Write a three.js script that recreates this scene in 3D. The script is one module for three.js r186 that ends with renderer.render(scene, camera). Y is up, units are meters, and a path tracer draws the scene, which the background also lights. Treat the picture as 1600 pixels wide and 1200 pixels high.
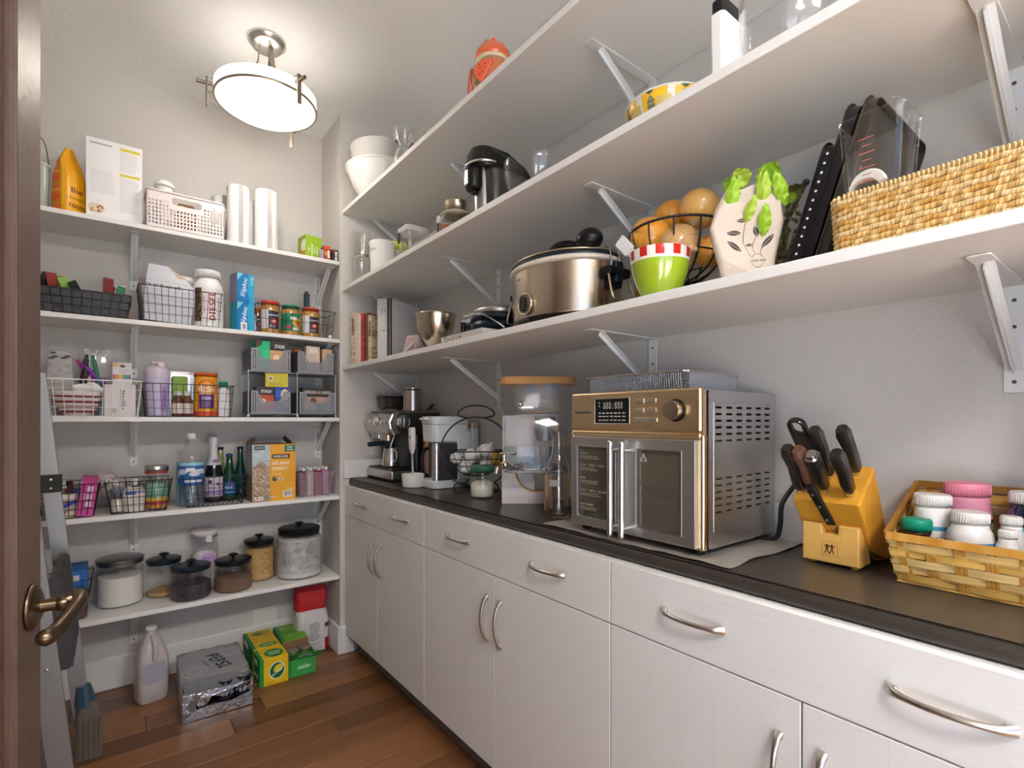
import * as THREE from 'three';
import { RoundedBoxGeometry } from 'three/addons/geometries/RoundedBoxGeometry.js';
import { mergeGeometries, mergeVertices, toCreasedNormals } from 'three/addons/utils/BufferGeometryUtils.js';
import { RectAreaLightUniformsLib } from 'three/addons/lights/RectAreaLightUniformsLib.js';
import { Sky } from 'three/addons/objects/Sky.js';

// ---------- camera, sky, lights, exposure ----------
const scene = new THREE.Scene();
const camera = new THREE.PerspectiveCamera(2 * Math.atan(600 / 804.4) * 180 / Math.PI, 4 / 3, 0.03, 60);
camera.position.set(0, 1.2, 0);
camera.rotation.set(0, -37.72 * Math.PI / 180, 0);
camera.setViewOffset(1600, 1200, 0, -56.1, 1600, 1200);
const renderer = new THREE.WebGLRenderer({ antialias: true });
renderer.shadowMap.enabled = true;
renderer.toneMapping = THREE.LinearToneMapping;
renderer.toneMappingExposure = 2.7;
RectAreaLightUniformsLib.init();
const sky = new Sky(); sky.name = 'sky'; sky.scale.setScalar(1000);
Object.assign(sky.userData, { kind: 'structure' });
sky.material.uniforms.turbidity.value = 12; sky.material.uniforms.rayleigh.value = 0.3;
sky.material.uniforms.sunPosition.value.set(-0.5, 0.75, -0.6);
scene.add(sky);
scene.backgroundIntensity = 0.75;
const sun = new THREE.DirectionalLight('#fffaf2', 17); sun.name = 'sun';
sun.position.set(0.6, 6, 5.5); sun.target.position.set(0.3, 0, 2.2); sun.castShadow = true; sun.shadow.mapSize.set(2048, 2048);
Object.assign(sun.shadow.camera, { left: -5, right: 5, top: 5, bottom: -5, near: 0.1, far: 20 });
scene.add(sun, sun.target);
const CEIL = 2.765;
const LAMP = [0.5, 2.515, -2.3], LAMP_I = 0.2, HALL_I = 19;   // candela; RectAreaLight nits of the hall fixtures

// ---------- helpers ----------
const DEG = Math.PI / 180, SHELF_RY = -Math.PI / 2;
let seed = 12345;
const rnd = (a = 0, b = 1) => { seed = (seed * 1664525 + 1013904223) >>> 0; return a + (b - a) * seed / 4294967296; };
const V = (x, y, z) => new THREE.Vector3(x, y, z);
const used = {};
const numbered = (n) => { const k = used[n] = (used[n] ?? -1) + 1; return k ? n + '_' + String(k).padStart(3, '0') : n; };
function prep(g) {
  g = g.index ? g.toNonIndexed() : g;
  for (const k of Object.keys(g.attributes)) if (!['position', 'normal', 'uv'].includes(k)) g.deleteAttribute(k);
  if (!g.attributes.uv) g.setAttribute('uv', new THREE.BufferAttribute(new Float32Array(g.attributes.position.count * 2), 2));
  g.clearGroups?.();
  return g;
}
const mg = (...gs) => { const l = gs.flat(9); return l.length === 1 ? l[0] : mergeGeometries(l.map(prep)); };
function bx(w, h, d, x = 0, y = 0, z = 0, r = 0) {
  const g = r > 0 ? new RoundedBoxGeometry(w, h, d, 2, Math.min(r, w / 2.02, h / 2.02, d / 2.02)) : new THREE.BoxGeometry(w, h, d);
  return g.translate(x, y + h / 2, z);
}
const cy = (r1, r2, h, x = 0, y = 0, z = 0, seg = 24, open = false) => new THREE.CylinderGeometry(r2, r1, h, seg, 1, open).translate(x, y + h / 2, z);
const lat = (pts, seg = 32, a0 = 0, a1 = Math.PI * 2) => new THREE.LatheGeometry(pts.map(([r, y]) => new THREE.Vector2(Math.max(r, 0.00001), y)), seg, a0, a1);
const sph = (r, x = 0, y = 0, z = 0, s = 16) => new THREE.SphereGeometry(r, s, Math.ceil(s * 0.7)).translate(x, y, z);
const v3 = (p) => p.isVector3 ? p : V(...p);
function tb(pts, r, closed = false, seg = 0, rs = 6, tension = 0.5) {
  const c = new THREE.CatmullRomCurve3(pts.map(v3), closed, 'catmullrom', tension);
  return new THREE.TubeGeometry(c, seg || pts.length * 6, r, rs, closed);
}
function rod(a, b, r, rs = 6) {
  a = v3(a); b = v3(b); const d = b.clone().sub(a), L = d.length();
  const g = new THREE.CylinderGeometry(r, r, L, rs, 1);
  g.applyQuaternion(new THREE.Quaternion().setFromUnitVectors(V(0, 1, 0), d.normalize()));
  return g.translate((a.x + b.x) / 2, (a.y + b.y) / 2, (a.z + b.z) / 2);
}
const poly = (pts, r, rs = 6) => mg(pts.slice(1).map((p, i) => rod(pts[i], p, r, rs)), pts.slice(1, -1).map((p) => sph(r, ...(p.isVector3 ? p.toArray() : p), 8)));
// a straight-sided bar of rectangular section between two points; w across, t thick
function bar(a, b, w, t, up = V(0, 0, 1)) {
  a = v3(a); b = v3(b); const d = b.clone().sub(a), L = d.length(); d.normalize();
  const x = up.clone().addScaledVector(d, -up.dot(d)).normalize(), z = x.clone().cross(d);
  const g = new THREE.BoxGeometry(w, L, t).applyMatrix4(new THREE.Matrix4().makeBasis(x, d, z));
  return g.translate((a.x + b.x) / 2, (a.y + b.y) / 2, (a.z + b.z) / 2);
}
function shp(pts, holes = []) { const s = new THREE.Shape(pts.map((p) => new THREE.Vector2(...p))); for (const h of holes) s.holes.push(new THREE.Path(h.map((p) => new THREE.Vector2(...p)))); return s; }
function ext(s, depth, bevel = 0, seg = 12) {
  s = Array.isArray(s) ? shp(s) : s;
  return new THREE.ExtrudeGeometry(s, { depth: depth - 2 * bevel, bevelEnabled: bevel > 0, bevelThickness: bevel, bevelSize: bevel, bevelOffset: -bevel, bevelSegments: 2, curveSegments: seg }).translate(0, 0, bevel);
}
function rr(w, h, r, n = 5, cx = 0, cyy = 0) {            // rounded rectangle outline, centred
  const p = [];
  for (const [sx, sy, a] of [[1, -1, -90], [1, 1, 0], [-1, 1, 90], [-1, -1, 180]])
    for (let i = 0; i <= n; i++) { const t = (a + 90 * i / n) * DEG; p.push([cx + sx * (w / 2 - r) + r * Math.cos(t), cyy + sy * (h / 2 - r) + r * Math.sin(t)]); }
  return p;
}
const loop = (w, d, r, y, rad, x = 0, z = 0) => { const p = rr(w, d, r, 4, x, z).map(([a, b]) => V(a, y, b)); return mg(p.map((q, i) => rod(q, p[(i + 1) % p.length], rad, 6))); };
// stacked sections [w, d, r, y] -> a closed skin (loft) of rounded rectangles
function loft(secs, { capBottom = true, capTop = true, n = 5, off } = {}) {
  const rings = secs.map(([w, d, r, y, ox = 0, oz = 0]) => rr(w, d, Math.min(r, w / 2.001, d / 2.001), n).reverse().map(([a, b]) => [a + ox, y, b + oz]));
  const N = rings[0].length, pos = [], uv = [], idx = [], big = rings.reduce((m, q, i) => secs[i][0] + secs[i][1] > secs[m][0] + secs[m][1] ? i : m, 0), L = [0];
  for (let i = 0; i < N; i++) { const p = rings[big][i], q = rings[big][(i + 1) % N]; L.push(L[i] + Math.hypot(p[0] - q[0], p[2] - q[2])); }   // u follows the girth: side, front (left to right), side, back
  rings.forEach((ring, k) => { for (let i = 0; i <= N; i++) { pos.push(...ring[i % N]); uv.push(L[i] / L[N], (ring[0][1] - rings[0][0][1]) / ((rings[rings.length - 1][0][1] - rings[0][0][1]) || 1)); } });
  for (let k = 0; k < rings.length - 1; k++) for (let i = 0; i < N; i++) { const a = k * (N + 1) + i, b = a + N + 1; idx.push(a, a + 1, b, a + 1, b + 1, b); }
  const cap = (ring, flip) => { const c = pos.length / 3; let sx = 0, sz = 0; for (const p of ring) { sx += p[0]; sz += p[2]; } pos.push(sx / N, ring[0][1], sz / N); uv.push(0.5, 0.5); for (const p of ring) { pos.push(...p); uv.push(p[0] * 4, p[2] * 4); } for (let i = 0; i < N; i++) { const a = c + 1 + i, b = c + 1 + (i + 1) % N; flip ? idx.push(c, b, a) : idx.push(c, a, b); } };
  if (capBottom) cap(rings[0], true); if (capTop) cap(rings[rings.length - 1], false);
  const g = new THREE.BufferGeometry();
  g.setAttribute('position', new THREE.Float32BufferAttribute(pos, 3)); g.setAttribute('uv', new THREE.Float32BufferAttribute(uv, 2)); g.setIndex(idx); g.computeVertexNormals();
  return toCreasedNormals(g, 0.7);
}
function bend(g, f) { const p = g.attributes.position; for (let i = 0; i < p.count; i++) { const q = f(p.getX(i), p.getY(i), p.getZ(i)); p.setXYZ(i, ...q); } g.computeVertexNormals(); return g; }
// a curved print wrapped on a round body: radius, height, y, arc centre angle (0 = +z) and width
const wrap = (r, h, y, a0 = 0, aw = Math.PI) => new THREE.CylinderGeometry(r, r, h, 24, 1, true, a0 - aw / 2, aw).translate(0, y + h / 2, 0);
function shadow(m) { m.castShadow = m.receiveShadow = true; return m; }
function thing(name, label, category, [x, y, z] = [0, 0, 0], ry = 0, group) {
  const o = new THREE.Group(); o.name = numbered(name); scene.add(o); o.position.set(x, y, z); o.rotation.y = ry;
  o.userData = { label, category }; if (group) o.userData.group = group; return o;
}
function part(name, g, m, parent, at, rot) { const o = shadow(new THREE.Mesh(g, m)); o.name = name; parent.add(o); if (at) o.position.set(...at); if (rot) o.rotation.set(...rot); return o; }
function solo(name, label, category, g, m, [x, y, z] = [0, 0, 0], ry = 0, group, kind) {
  const o = part(numbered(name), g, m, scene, [x, y, z]); o.rotation.y = ry; o.userData = { label, category }; if (group) o.userData.group = group; if (kind) o.userData.kind = kind; return o;
}
function struct(name, g, m) { const o = part(name, g, m, scene); o.userData = { kind: 'structure' }; return o; }
const stuff = (o) => { o.userData.kind = 'stuff'; return o; };

// ---------- materials ----------
const rgb = (r, g, b) => new THREE.Color().setRGB(r, g, b);
const mat = (c, rough = 0.6, o = {}) => new THREE.MeshPhysicalMaterial({ color: c, roughness: rough, ...o });
const metal = (c, rough = 0.3, o = {}) => mat(c, rough, { metalness: 1, ...o });
function tex(w, h, draw) {
  const c = document.createElement('canvas'); c.width = w; c.height = h; const x = c.getContext('2d'); draw(x, w, h);
  const t = new THREE.CanvasTexture(c); t.colorSpace = THREE.SRGBColorSpace; t.wrapS = t.wrapT = THREE.RepeatWrapping; t.magFilter = THREE.LinearFilter; return t;
}
const print = (w, h, draw, rough = 0.5, o = {}) => mat('#ffffff', rough, { map: tex(w, h, draw), ...o });
const fill = (x, c, a, b, w, h) => { x.fillStyle = c; x.fillRect(a, b, w, h); };
function txt(x, s, cx, cyy, size, color, { font = 'sans-serif', weight = 'bold', rot = 0, align = 'center', w } = {}) {
  x.save(); x.translate(cx, cyy); x.rotate(rot); x.fillStyle = color; x.font = `${weight} ${size}px ${font}`; x.textAlign = align; x.textBaseline = 'middle'; w ? x.fillText(s, 0, 0, w) : x.fillText(s, 0, 0); x.restore();
}
const lines = (x, a, b, w, n, gap, c, h = 2) => { for (let i = 0; i < n; i++) fill(x, c, a, b + i * gap, w * rnd(0.7, 1), h); };
const ell = (x, c, a, b, rx, ry, rot = 0) => { x.fillStyle = c; x.beginPath(); x.ellipse(a, b, rx, ry, rot, 0, 7); x.fill(); };
// value noise texture for relief and grain
function noiseTex(w, h, fx, fy, oct, contrast = 1, srgb = false) {
  const d = new Uint8Array(w * h * 4), G = [];
  for (let o = 0; o < oct; o++) { const gx = Math.max(1, Math.round(fx << o)), gy = Math.max(1, Math.round(fy << o)); G.push([gx, gy, Array.from({ length: gx * gy }, () => rnd())]); }
  const s = (t) => t * t * (3 - 2 * t);
  for (let j = 0; j < h; j++) for (let i = 0; i < w; i++) {
    let v = 0, a = 0.5, sum = 0;
    for (const [gx, gy, g] of G) {
      const x = i / w * gx, y = j / h * gy, x0 = Math.floor(x) % gx, y0 = Math.floor(y) % gy, x1 = (x0 + 1) % gx, y1 = (y0 + 1) % gy, tx = s(x % 1), ty = s(y % 1);
      v += a * ((g[y0 * gx + x0] * (1 - tx) + g[y0 * gx + x1] * tx) * (1 - ty) + (g[y1 * gx + x0] * (1 - tx) + g[y1 * gx + x1] * tx) * ty); sum += a; a *= 0.6;
    }
    const k = Math.max(0, Math.min(255, (0.5 + (v / sum - 0.5) * contrast) * 255)), q = (j * w + i) * 4; d[q] = d[q + 1] = d[q + 2] = k; d[q + 3] = 255;
  }
  const t = new THREE.DataTexture(d, w, h); t.wrapS = t.wrapT = THREE.RepeatWrapping; t.magFilter = THREE.LinearFilter; t.needsUpdate = true; if (srgb) t.colorSpace = THREE.SRGBColorSpace; return t;
}
function woodTex(w, h, base, dark, light, along = 'x', streak = 60) {
  return tex(w, h, (x) => {
    fill(x, base, 0, 0, w, h);
    for (let i = 0; i < streak * 6; i++) {
      x.globalAlpha = rnd(0.03, 0.16); x.fillStyle = rnd() < 0.5 ? dark : light;
      const a = rnd(0, w), b = rnd(0, h), L = rnd(0.15, 0.8), t = rnd(0.6, 3.2);
      along === 'x' ? x.fillRect(a - w * 0.2, b, w * L, t) : x.fillRect(a, b - h * 0.2, t, h * L);
    }
    x.globalAlpha = 1;
  });
}
const grain = noiseTex(256, 256, 24, 24, 3, 1.6);
const rep = (t, x, y) => { const c = t.clone(); c.repeat.set(x, y); c.needsUpdate = true; return c; };
const M = {
  wall: mat(rgb(0.6, 0.575, 0.545), 0.85, { bumpMap: rep(grain, 1, 1), bumpScale: 0.0006 }),
  ceil: mat(rgb(0.88, 0.88, 0.87), 0.95, { bumpMap: grain, bumpScale: 0.0009 }),
  trim: mat(rgb(0.78, 0.78, 0.77), 0.4),
  shelf: mat(rgb(0.8, 0.785, 0.765), 0.42),
  cab: mat('#ffffff', 0.45, { map: woodTex(512, 512, '#e2e1df', '#d2d1cf', '#ecebe9', 'y', 80) }),
  cabH: mat('#ffffff', 0.45, { map: woodTex(512, 512, '#e2e1df', '#d2d1cf', '#ecebe9', 'x', 80) }),
  kick: mat(rgb(0.16, 0.15, 0.14), 0.6),
  counter: mat('#ffffff', 0.34, { map: tex(512, 512, (x) => { fill(x, '#3d3731', 0, 0, 512, 512); for (let i = 0; i < 9000; i++) { x.globalAlpha = 0.35; fill(x, rnd() < 0.5 ? '#2f2a25' : '#4d463f', rnd(0, 512), rnd(0, 512), rnd(1, 3), rnd(1, 3)); } x.globalAlpha = 1; }) }),
  bracket: mat(rgb(0.78, 0.79, 0.79), 0.4), hole: mat(rgb(0.08, 0.08, 0.08), 0.7),
  nickel: metal(rgb(0.62, 0.6, 0.57), 0.28), steel: metal(rgb(0.66, 0.65, 0.64), 0.26), darksteel: metal(rgb(0.3, 0.3, 0.3), 0.35),
  warm: metal(rgb(0.66, 0.545, 0.41), 0.3), bronze: metal(rgb(0.2, 0.145, 0.095), 0.34), chrome: metal(rgb(0.8, 0.8, 0.8), 0.08), alu: mat(rgb(0.42, 0.43, 0.44), 0.42, { metalness: 0.75 }),
  black: mat(rgb(0.008, 0.008, 0.009), 0.3, { specularIntensity: 0.6 }), blackM: mat(rgb(0.018, 0.018, 0.019), 0.6), navy: mat(rgb(0.008, 0.018, 0.03), 0.35, { specularIntensity: 0.6 }), charcoal: mat(rgb(0.055, 0.056, 0.06), 0.45), grey: mat(rgb(0.3, 0.3, 0.3), 0.5), pale: mat(rgb(0.6, 0.6, 0.6), 0.5),
  wire: mat(rgb(0.02, 0.024, 0.026), 0.4, { metalness: 0.3 }), wireW: mat(rgb(0.85, 0.83, 0.8), 0.4), wireG: metal(rgb(0.5, 0.52, 0.55), 0.35),
  white: mat(rgb(0.83, 0.82, 0.8), 0.35), paper: mat(rgb(0.85, 0.85, 0.84), 0.9), cream: mat(rgb(0.72, 0.66, 0.56), 0.5), brownboard: mat(rgb(0.25, 0.14, 0.075), 0.9),
  glassS: new THREE.MeshPhysicalMaterial({ color: rgb(0.98, 0.985, 0.985), roughness: 0.02, transmission: 1, thickness: 0.003, ior: 1.5 }),
  glass: new THREE.MeshPhysicalMaterial({ color: rgb(0.975, 0.985, 0.98), roughness: 0.03, transmission: 1, thickness: 0, ior: 1.5 }),
  clear: new THREE.MeshPhysicalMaterial({ color: rgb(0.965, 0.965, 0.975), roughness: 0.06, transmission: 1, thickness: 0, ior: 1.5 }),
  film: new THREE.MeshPhysicalMaterial({ color: rgb(0.93, 0.92, 0.92), roughness: 0.22, transmission: 0.75, thickness: 0, ior: 1.5 }),
  oak: mat('#ffffff', 0.5, { map: woodTex(256, 256, '#d9ae78', '#b98650', '#e9c795', 'y', 40) }),
  oakX: mat('#ffffff', 0.5, { map: woodTex(256, 256, '#cf9f62', '#ad7a42', '#e2bb82', 'x', 40) }),
};

// ---------- the room ----------
const XW = 1.337, ZB = -2.918, XP = 0.918, ZP = -2.63, XL = -0.45, T = 0.12, ZF = 0.0;
const meters = (g, s = 1) => { // uv in metres for a box-like geometry, by facing
  g = prep(g); const p = g.attributes.position, n = g.attributes.normal, u = g.attributes.uv;
  for (let i = 0; i < p.count; i++) { const ax = Math.abs(n.getX(i)), ay = Math.abs(n.getY(i)), az = Math.abs(n.getZ(i)); ay > ax && ay > az ? u.setXY(i, p.getX(i) * s, p.getZ(i) * s) : ax > az ? u.setXY(i, p.getZ(i) * s, p.getY(i) * s) : u.setXY(i, p.getX(i) * s, p.getY(i) * s); }
  return g;
};
const span = (x0, x1, y0, y1, z0, z1, r = 0) => bx(x1 - x0, y1 - y0, z1 - z0, (x0 + x1) / 2, y0, (z0 + z1) / 2, r);
const HX0 = -1.35, HX1 = 1.95, HZ = 2.5;                      // the hall behind the doorway
struct('wall_back', meters(span(XL - T, XP + T, 0, CEIL, ZB - T, ZB), 4), M.wall);
struct('wall_return', meters(span(XP, XW + T, 0, CEIL, ZB, ZP), 4), M.wall);
struct('wall_right', meters(span(XW, XW + T, 0, CEIL, ZP, ZF + T), 4), M.wall);
struct('wall_left', meters(mg(span(XL - T, XL, 0, CEIL, ZB, ZF + T), span(XL, -0.27, 0, CEIL, -0.22, ZF + T)), 4), M.wall);
struct('wall_front', meters(mg(span(1.1, XW, 0, CEIL, ZF, ZF + T), span(-0.27, 1.1, 2.6, CEIL, ZF, ZF + T)), 4), M.wall);
struct('wall_hall', meters(mg(span(HX0 - T, HX0, 0, CEIL, ZF + T, 0.45), span(HX0 - T, HX0, 0, CEIL, 2.15, HZ), span(HX0 - T, HX0, 2.3, CEIL, 0.45, 2.15), span(HX1, HX1 + T, 0, CEIL, ZF + T, HZ), span(HX0 - T, XL - T, 0, CEIL, ZF, ZF + T), span(XW + T, HX1 + T, 0, CEIL, ZF, ZF + T),
  span(HX0 - T, HX0 + 0.35, 0, CEIL, HZ, HZ + T), span(HX1 - 0.35, HX1 + T, 0, CEIL, HZ, HZ + T), span(HX0 + 0.35, HX1 - 0.35, 2.35, CEIL, HZ, HZ + T)), 4), M.wall);
struct('ceiling', meters(mg(span(XL - T, XW + T, CEIL, CEIL + 0.1, ZB - T, ZF + T), span(HX0 - T, HX1 + T, CEIL, CEIL + 0.1, ZF + T, HZ + T)), 3), M.ceil);
{ // patio door that lets daylight into the hall
  const o = new THREE.Group(); o.name = 'door_2'; o.userData.kind = 'structure'; scene.add(o);
  const a = HX0 + 0.35, b = HX1 - 0.35, m = (a + b) / 2;
  part('door_frame', mg(span(a, a + 0.06, 0, 2.35, HZ + 0.02, HZ + 0.1), span(b - 0.06, b, 0, 2.35, HZ + 0.02, HZ + 0.1), span(m - 0.05, m + 0.05, 0.06, 2.29, HZ + 0.02, HZ + 0.1), span(a + 0.06, b - 0.06, 2.29, 2.35, HZ + 0.02, HZ + 0.1), span(a + 0.06, b - 0.06, 0, 0.06, HZ + 0.02, HZ + 0.1)), M.trim, o);
  part('pane', span(a + 0.06, m - 0.05, 0.06, 2.29, HZ + 0.055, HZ + 0.06), M.glass, o); part('pane', span(m + 0.05, b - 0.06, 0.06, 2.29, HZ + 0.055, HZ + 0.06), M.glass, o);
}
{
  const o = new THREE.Group(); o.name = 'door_3'; o.userData.kind = 'structure'; scene.add(o); const x = HX0 - 0.09;
  part('door_frame', mg(span(x, x + 0.07, 0, 2.3, 0.45, 0.51), span(x, x + 0.07, 0, 2.3, 2.09, 2.15), span(x, x + 0.07, 2.24, 2.3, 0.51, 2.09), span(x, x + 0.07, 0, 0.06, 0.51, 2.09)), M.trim, o); part('pane', span(x + 0.03, x + 0.035, 0.06, 2.24, 0.51, 2.09), M.glass, o);
}
struct('ground', mg(span(-9, 9, -0.3, -0.15, HZ + T, 14), span(-9, HX0 - T, -0.3, -0.15, -6, HZ + T)), mat(rgb(0.56, 0.53, 0.48), 0.9));
{ // floor of separate planks running across the room
  const fl = struct('floor', span(HX0 - T, HX1 + T, -0.14, -0.012, ZB - T, HZ + T), mat(rgb(0.05, 0.025, 0.015), 0.8));
  const tones = [['#7a5032', '#472a18', '#a07348'], ['#684327', '#3a2213', '#8c6038'], ['#8a5c38', '#51301a', '#a97a4c']].map(([b, d, l]) => mat('#ffffff', 0.33, { map: woodTex(512, 128, b, d, l, 'x', 90), bumpMap: rep(grain, 1, 1), bumpScale: 0.0007 }));
  const W = 0.119, shapes = [];
  let row = 0;
  for (let z = ZB; z < HZ; z += W, row++) {
    const inHall = z > ZF + T, x0 = inHall ? HX0 : XL, x1 = inHall ? HX1 : XW;
    let x = x0, cut = [0.82, 0.31, 1.14, 0.55, 0.95][row % 5];
    while (x < x1 - 0.01) {
      const e = Math.min(x1, x + cut), g = bx(e - x - 0.0016, 0.012, W - 0.0016, 0, -0.012, 0, 0.0016), u = prep(g).attributes.uv, gg = prep(g), du = rnd(), dv = rnd();
      const p = gg.attributes.position, uu = gg.attributes.uv; for (let i = 0; i < p.count; i++) uu.setXY(i, p.getX(i) * 0.8 + du, p.getZ(i) / W * 0.8 + dv);
      part('plank', gg, tones[Math.floor(rnd(0, 3))], fl, [(x + e) / 2, 0, z + W / 2]);
      x = e; cut = 1.2;
    }
  }
}
const bb = (x0, x1, z0, z1) => { const along = x1 - x0 > z1 - z0; return span(x0, x1, 0.0005, 0.142, z0, z1, 0.004); };
struct('baseboard_back', bb(XL + 0.015, XP - 0.0155, ZB + 0.0005, ZB + 0.015), M.trim);
struct('baseboard_return', mg(bb(XP - 0.015, XP - 0.0005, ZB + 0.0005, ZP + 0.015), bb(XP - 0.0004, 0.9895, ZP + 0.0005, ZP + 0.015)), M.trim);
struct('baseboard_left', bb(XL + 0.0005, XL + 0.0145, ZB, -0.23), M.trim);
{ const w = thing('cover_plate', 'blank putty-grey cover plate on wall below the lowest shelf', 'wall plate', [0.624, 0.157, ZB]); part('plate', bx(0.12, 0.135, 0.006, 0, -0.067, 0.0035, 0.002), mat(rgb(0.68, 0.68, 0.64), 0.5), w); for (const s of [-1, 1]) part('screw', new THREE.SphereGeometry(0.003, 8, 6).scale(1, 1, 0.4).translate(0, s * 0.048, 0.0068), M.pale, w); }

// ---------- shelves and brackets ----------
const TB = { S1: 2.014, S2: 1.614, S3: 1.212, S4: 0.812, S5: 0.402 }, TR = { T: 2.281, Mi: 1.882, L: 1.476 };
const ords = ['topmost', 'second', 'middle', 'fourth', 'lowest'];
Object.values(TB).forEach((y, i) => { solo('wall_shelf', ['topmost white shelf on the end wall, carrying paper towel rolls', 'white end wall shelf carrying the peanut butter jars and plastic tub', 'white end wall shelf at eye level carrying four grey bins', 'white end wall shelf carrying the yellow coffee carton and bottles', 'lowest white shelf on the end wall, carrying glass canisters'][i], 'shelf', span(XL + 0.001, XP - 0.001, 0, 0.0195, ZB + 0.0008, -2.633, 0.0022), M.shelf, [0, y - 0.0195, 0], 0, 'end wall shelves'); });
Object.values(TR).forEach((y, i) => { solo('wall_shelf', ['topmost long white shelf along the side wall, near the ceiling', 'middle long white shelf of the three above the worktop', 'lowest long white shelf above the worktop, carrying the slow cooker'][i], 'shelf', span(0.93, XW - 0.0008, 0, 0.0215, ZP + 0.001, ZF - 0.001, 0.0022), M.shelf, [0, y - 0.0215, 0], 0, 'long side wall shelves'); });
function makeBracket(L, H, w) {                                   // origin at the wall under the shelf; reaches along +z
  const o = new THREE.Group();
  part('leg', ext(rr(w, H, 0.006, 4, 0, -H / 2), 0.003, 0.0008), M.bracket, o, [0, 0, 0.0006]);
  part('arm', ext(rr(w, L, 0.006, 4, 0, L / 2), 0.003, 0.0008).rotateX(Math.PI / 2), M.bracket, o, [0, -0.0008, 0.001]);
  part('brace', mg(bar([0, -H * 0.78, 0.004], [0, -0.006, L * 0.84], 0.02, 0.003), bar([0.007, -H * 0.8, 0.0], [0.007, -0.002, L * 0.84], 0.002, 0.01), bar([-0.007, -H * 0.8, 0.0], [-0.007, -0.002, L * 0.84], 0.002, 0.01)), M.bracket, o);
  for (const y of [-0.03, -0.08, -H + 0.02]) part('screw', cy(0.0035, 0.0035, 0.0012, 0, 0, 0, 10).rotateX(Math.PI / 2), M.hole, o, [0, y, 0.0034]);
  return o;
}
const brR = makeBracket(0.292, 0.203, 0.03), brB = makeBracket(0.235, 0.203, 0.03);
function bracket(src, name, label, pos, ry, group) { const o = src.clone(); o.name = numbered(name); o.userData = { label, category: 'bracket', group }; o.position.set(...pos); o.rotation.y = ry; scene.add(o); }
const shelfOf = ['topmost', 'middle', 'lowest'], bay = ['in the far corner', 'second from the far corner', 'third from the far corner', 'nearest the doorway'];
[2.2595, 1.8605, 1.4545].forEach((y, i) => [-2.6, -1.82, -1.005, -0.187].forEach((z, k) => bracket(brR, 'shelf_bracket', `white steel bracket under the ${shelfOf[i]} long side wall shelf, ${bay[k]}`, [XW - 0.0004, y - 0.0004, z], SHELF_RY, 'side wall shelf brackets')));
Object.values(TB).forEach((y, i) => [0.072, 0.892].forEach((x, k) => bracket(brB, 'shelf_bracket', `white steel bracket under ${['the topmost', 'the second highest', 'the middle', 'the second lowest', 'the lowest'][i]} end wall shelf, ${k ? 'beside the corner' : 'away from the corner'}`, [x, y - 0.0199, ZB + 0.0004], 0, 'end wall shelf brackets')));

// ---------- base cabinets and worktop ----------
const XD = 0.9425, ZC = [-2.628, -1.77, -0.833, -0.008], GAPS = [-2.211, -1.307, -0.399];
function pull(len = 0.142) {                                    // bow handle: lies along x, bows out along +z
  const pts = []; for (let i = 0; i <= 14; i++) { const t = i / 14 * 2 - 1; pts.push(V(t * len / 2, 0, 0.004 + 0.024 * Math.pow(1 - t * t, 0.62))); }
  const bow = bend(tb(pts, 0.0048, false, 28, 10), (x, y, z) => [x, y * (1 + 0.9 * Math.pow(Math.abs(x) / (len / 2), 4)), z]);
  return mg(bow, [-1, 1].map((s) => bx(0.014, 0.014, 0.008, s * (len / 2 - 0.005), -0.007, 0.004, 0.003)));
}
const pullG = pull();
const cabNames = ['nearest the far corner, below the espresso machine', 'in the middle, below the dispenser', 'nearest the doorway, below the knife block'];
for (let k = 0; k < 3; k++) {
  const z0 = ZC[k], z1 = ZC[k + 1], w = z1 - z0, zc = (z0 + z1) / 2, t = 0.019;
  const o = thing('base_cabinet', `white base cabinet with drawer over two doors, ${cabNames[k]}`, 'cabinet', [XD, 0, zc], SHELF_RY, 'base cabinets');
  part('carcass', bx(w - 0.001, 0.758, 0.37, 0, 0.104, -0.0205 - 0.185), M.cab, o);
  part('toe_kick', bx(w - 0.001, 0.103, 0.3, 0, 0.0006, -0.065 - 0.15), M.kick, o);
  const front = (name, x0, x1, y0, y1, m) => { const g = prep(bx(x1 - x0, y1 - y0, t, (x0 + x1) / 2, y0, -t / 2, 0.0016)), p = g.attributes.position, u = g.attributes.uv, d = rnd(); for (let i = 0; i < p.count; i++) u.setXY(i, p.getX(i) * 2 + d, p.getY(i) * 2 + d); return part(name, g, m, o); };
  const gap = GAPS[k] - zc, e = 0.0016;
  const dr = front('drawer', -w / 2 + e, w / 2 - e, 0.7125, 0.861, M.cabH);
  for (const [s] of [[-1], [1]]) { const zz = [[-2.399, -1.968], [-1.519, -1.058], [-0.61, -0.2]][k][s < 0 ? 0 : 1]; part('handle', pullG, M.nickel, dr, [zz - zc, 0.79, 0.0005]); }
  const dl = front('door', -w / 2 + e, gap - e, 0.104, 0.7095, M.cab), dd = front('door', gap + e, w / 2 - e, 0.104, 0.7095, M.cab);
  part('handle', pullG.clone().rotateZ(Math.PI / 2), M.nickel, dl, [gap - 0.036, 0.572, 0.0005]); part('handle', pullG.clone().rotateZ(Math.PI / 2), M.nickel, dd, [gap + 0.036, 0.572, 0.0005]);
}
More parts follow.
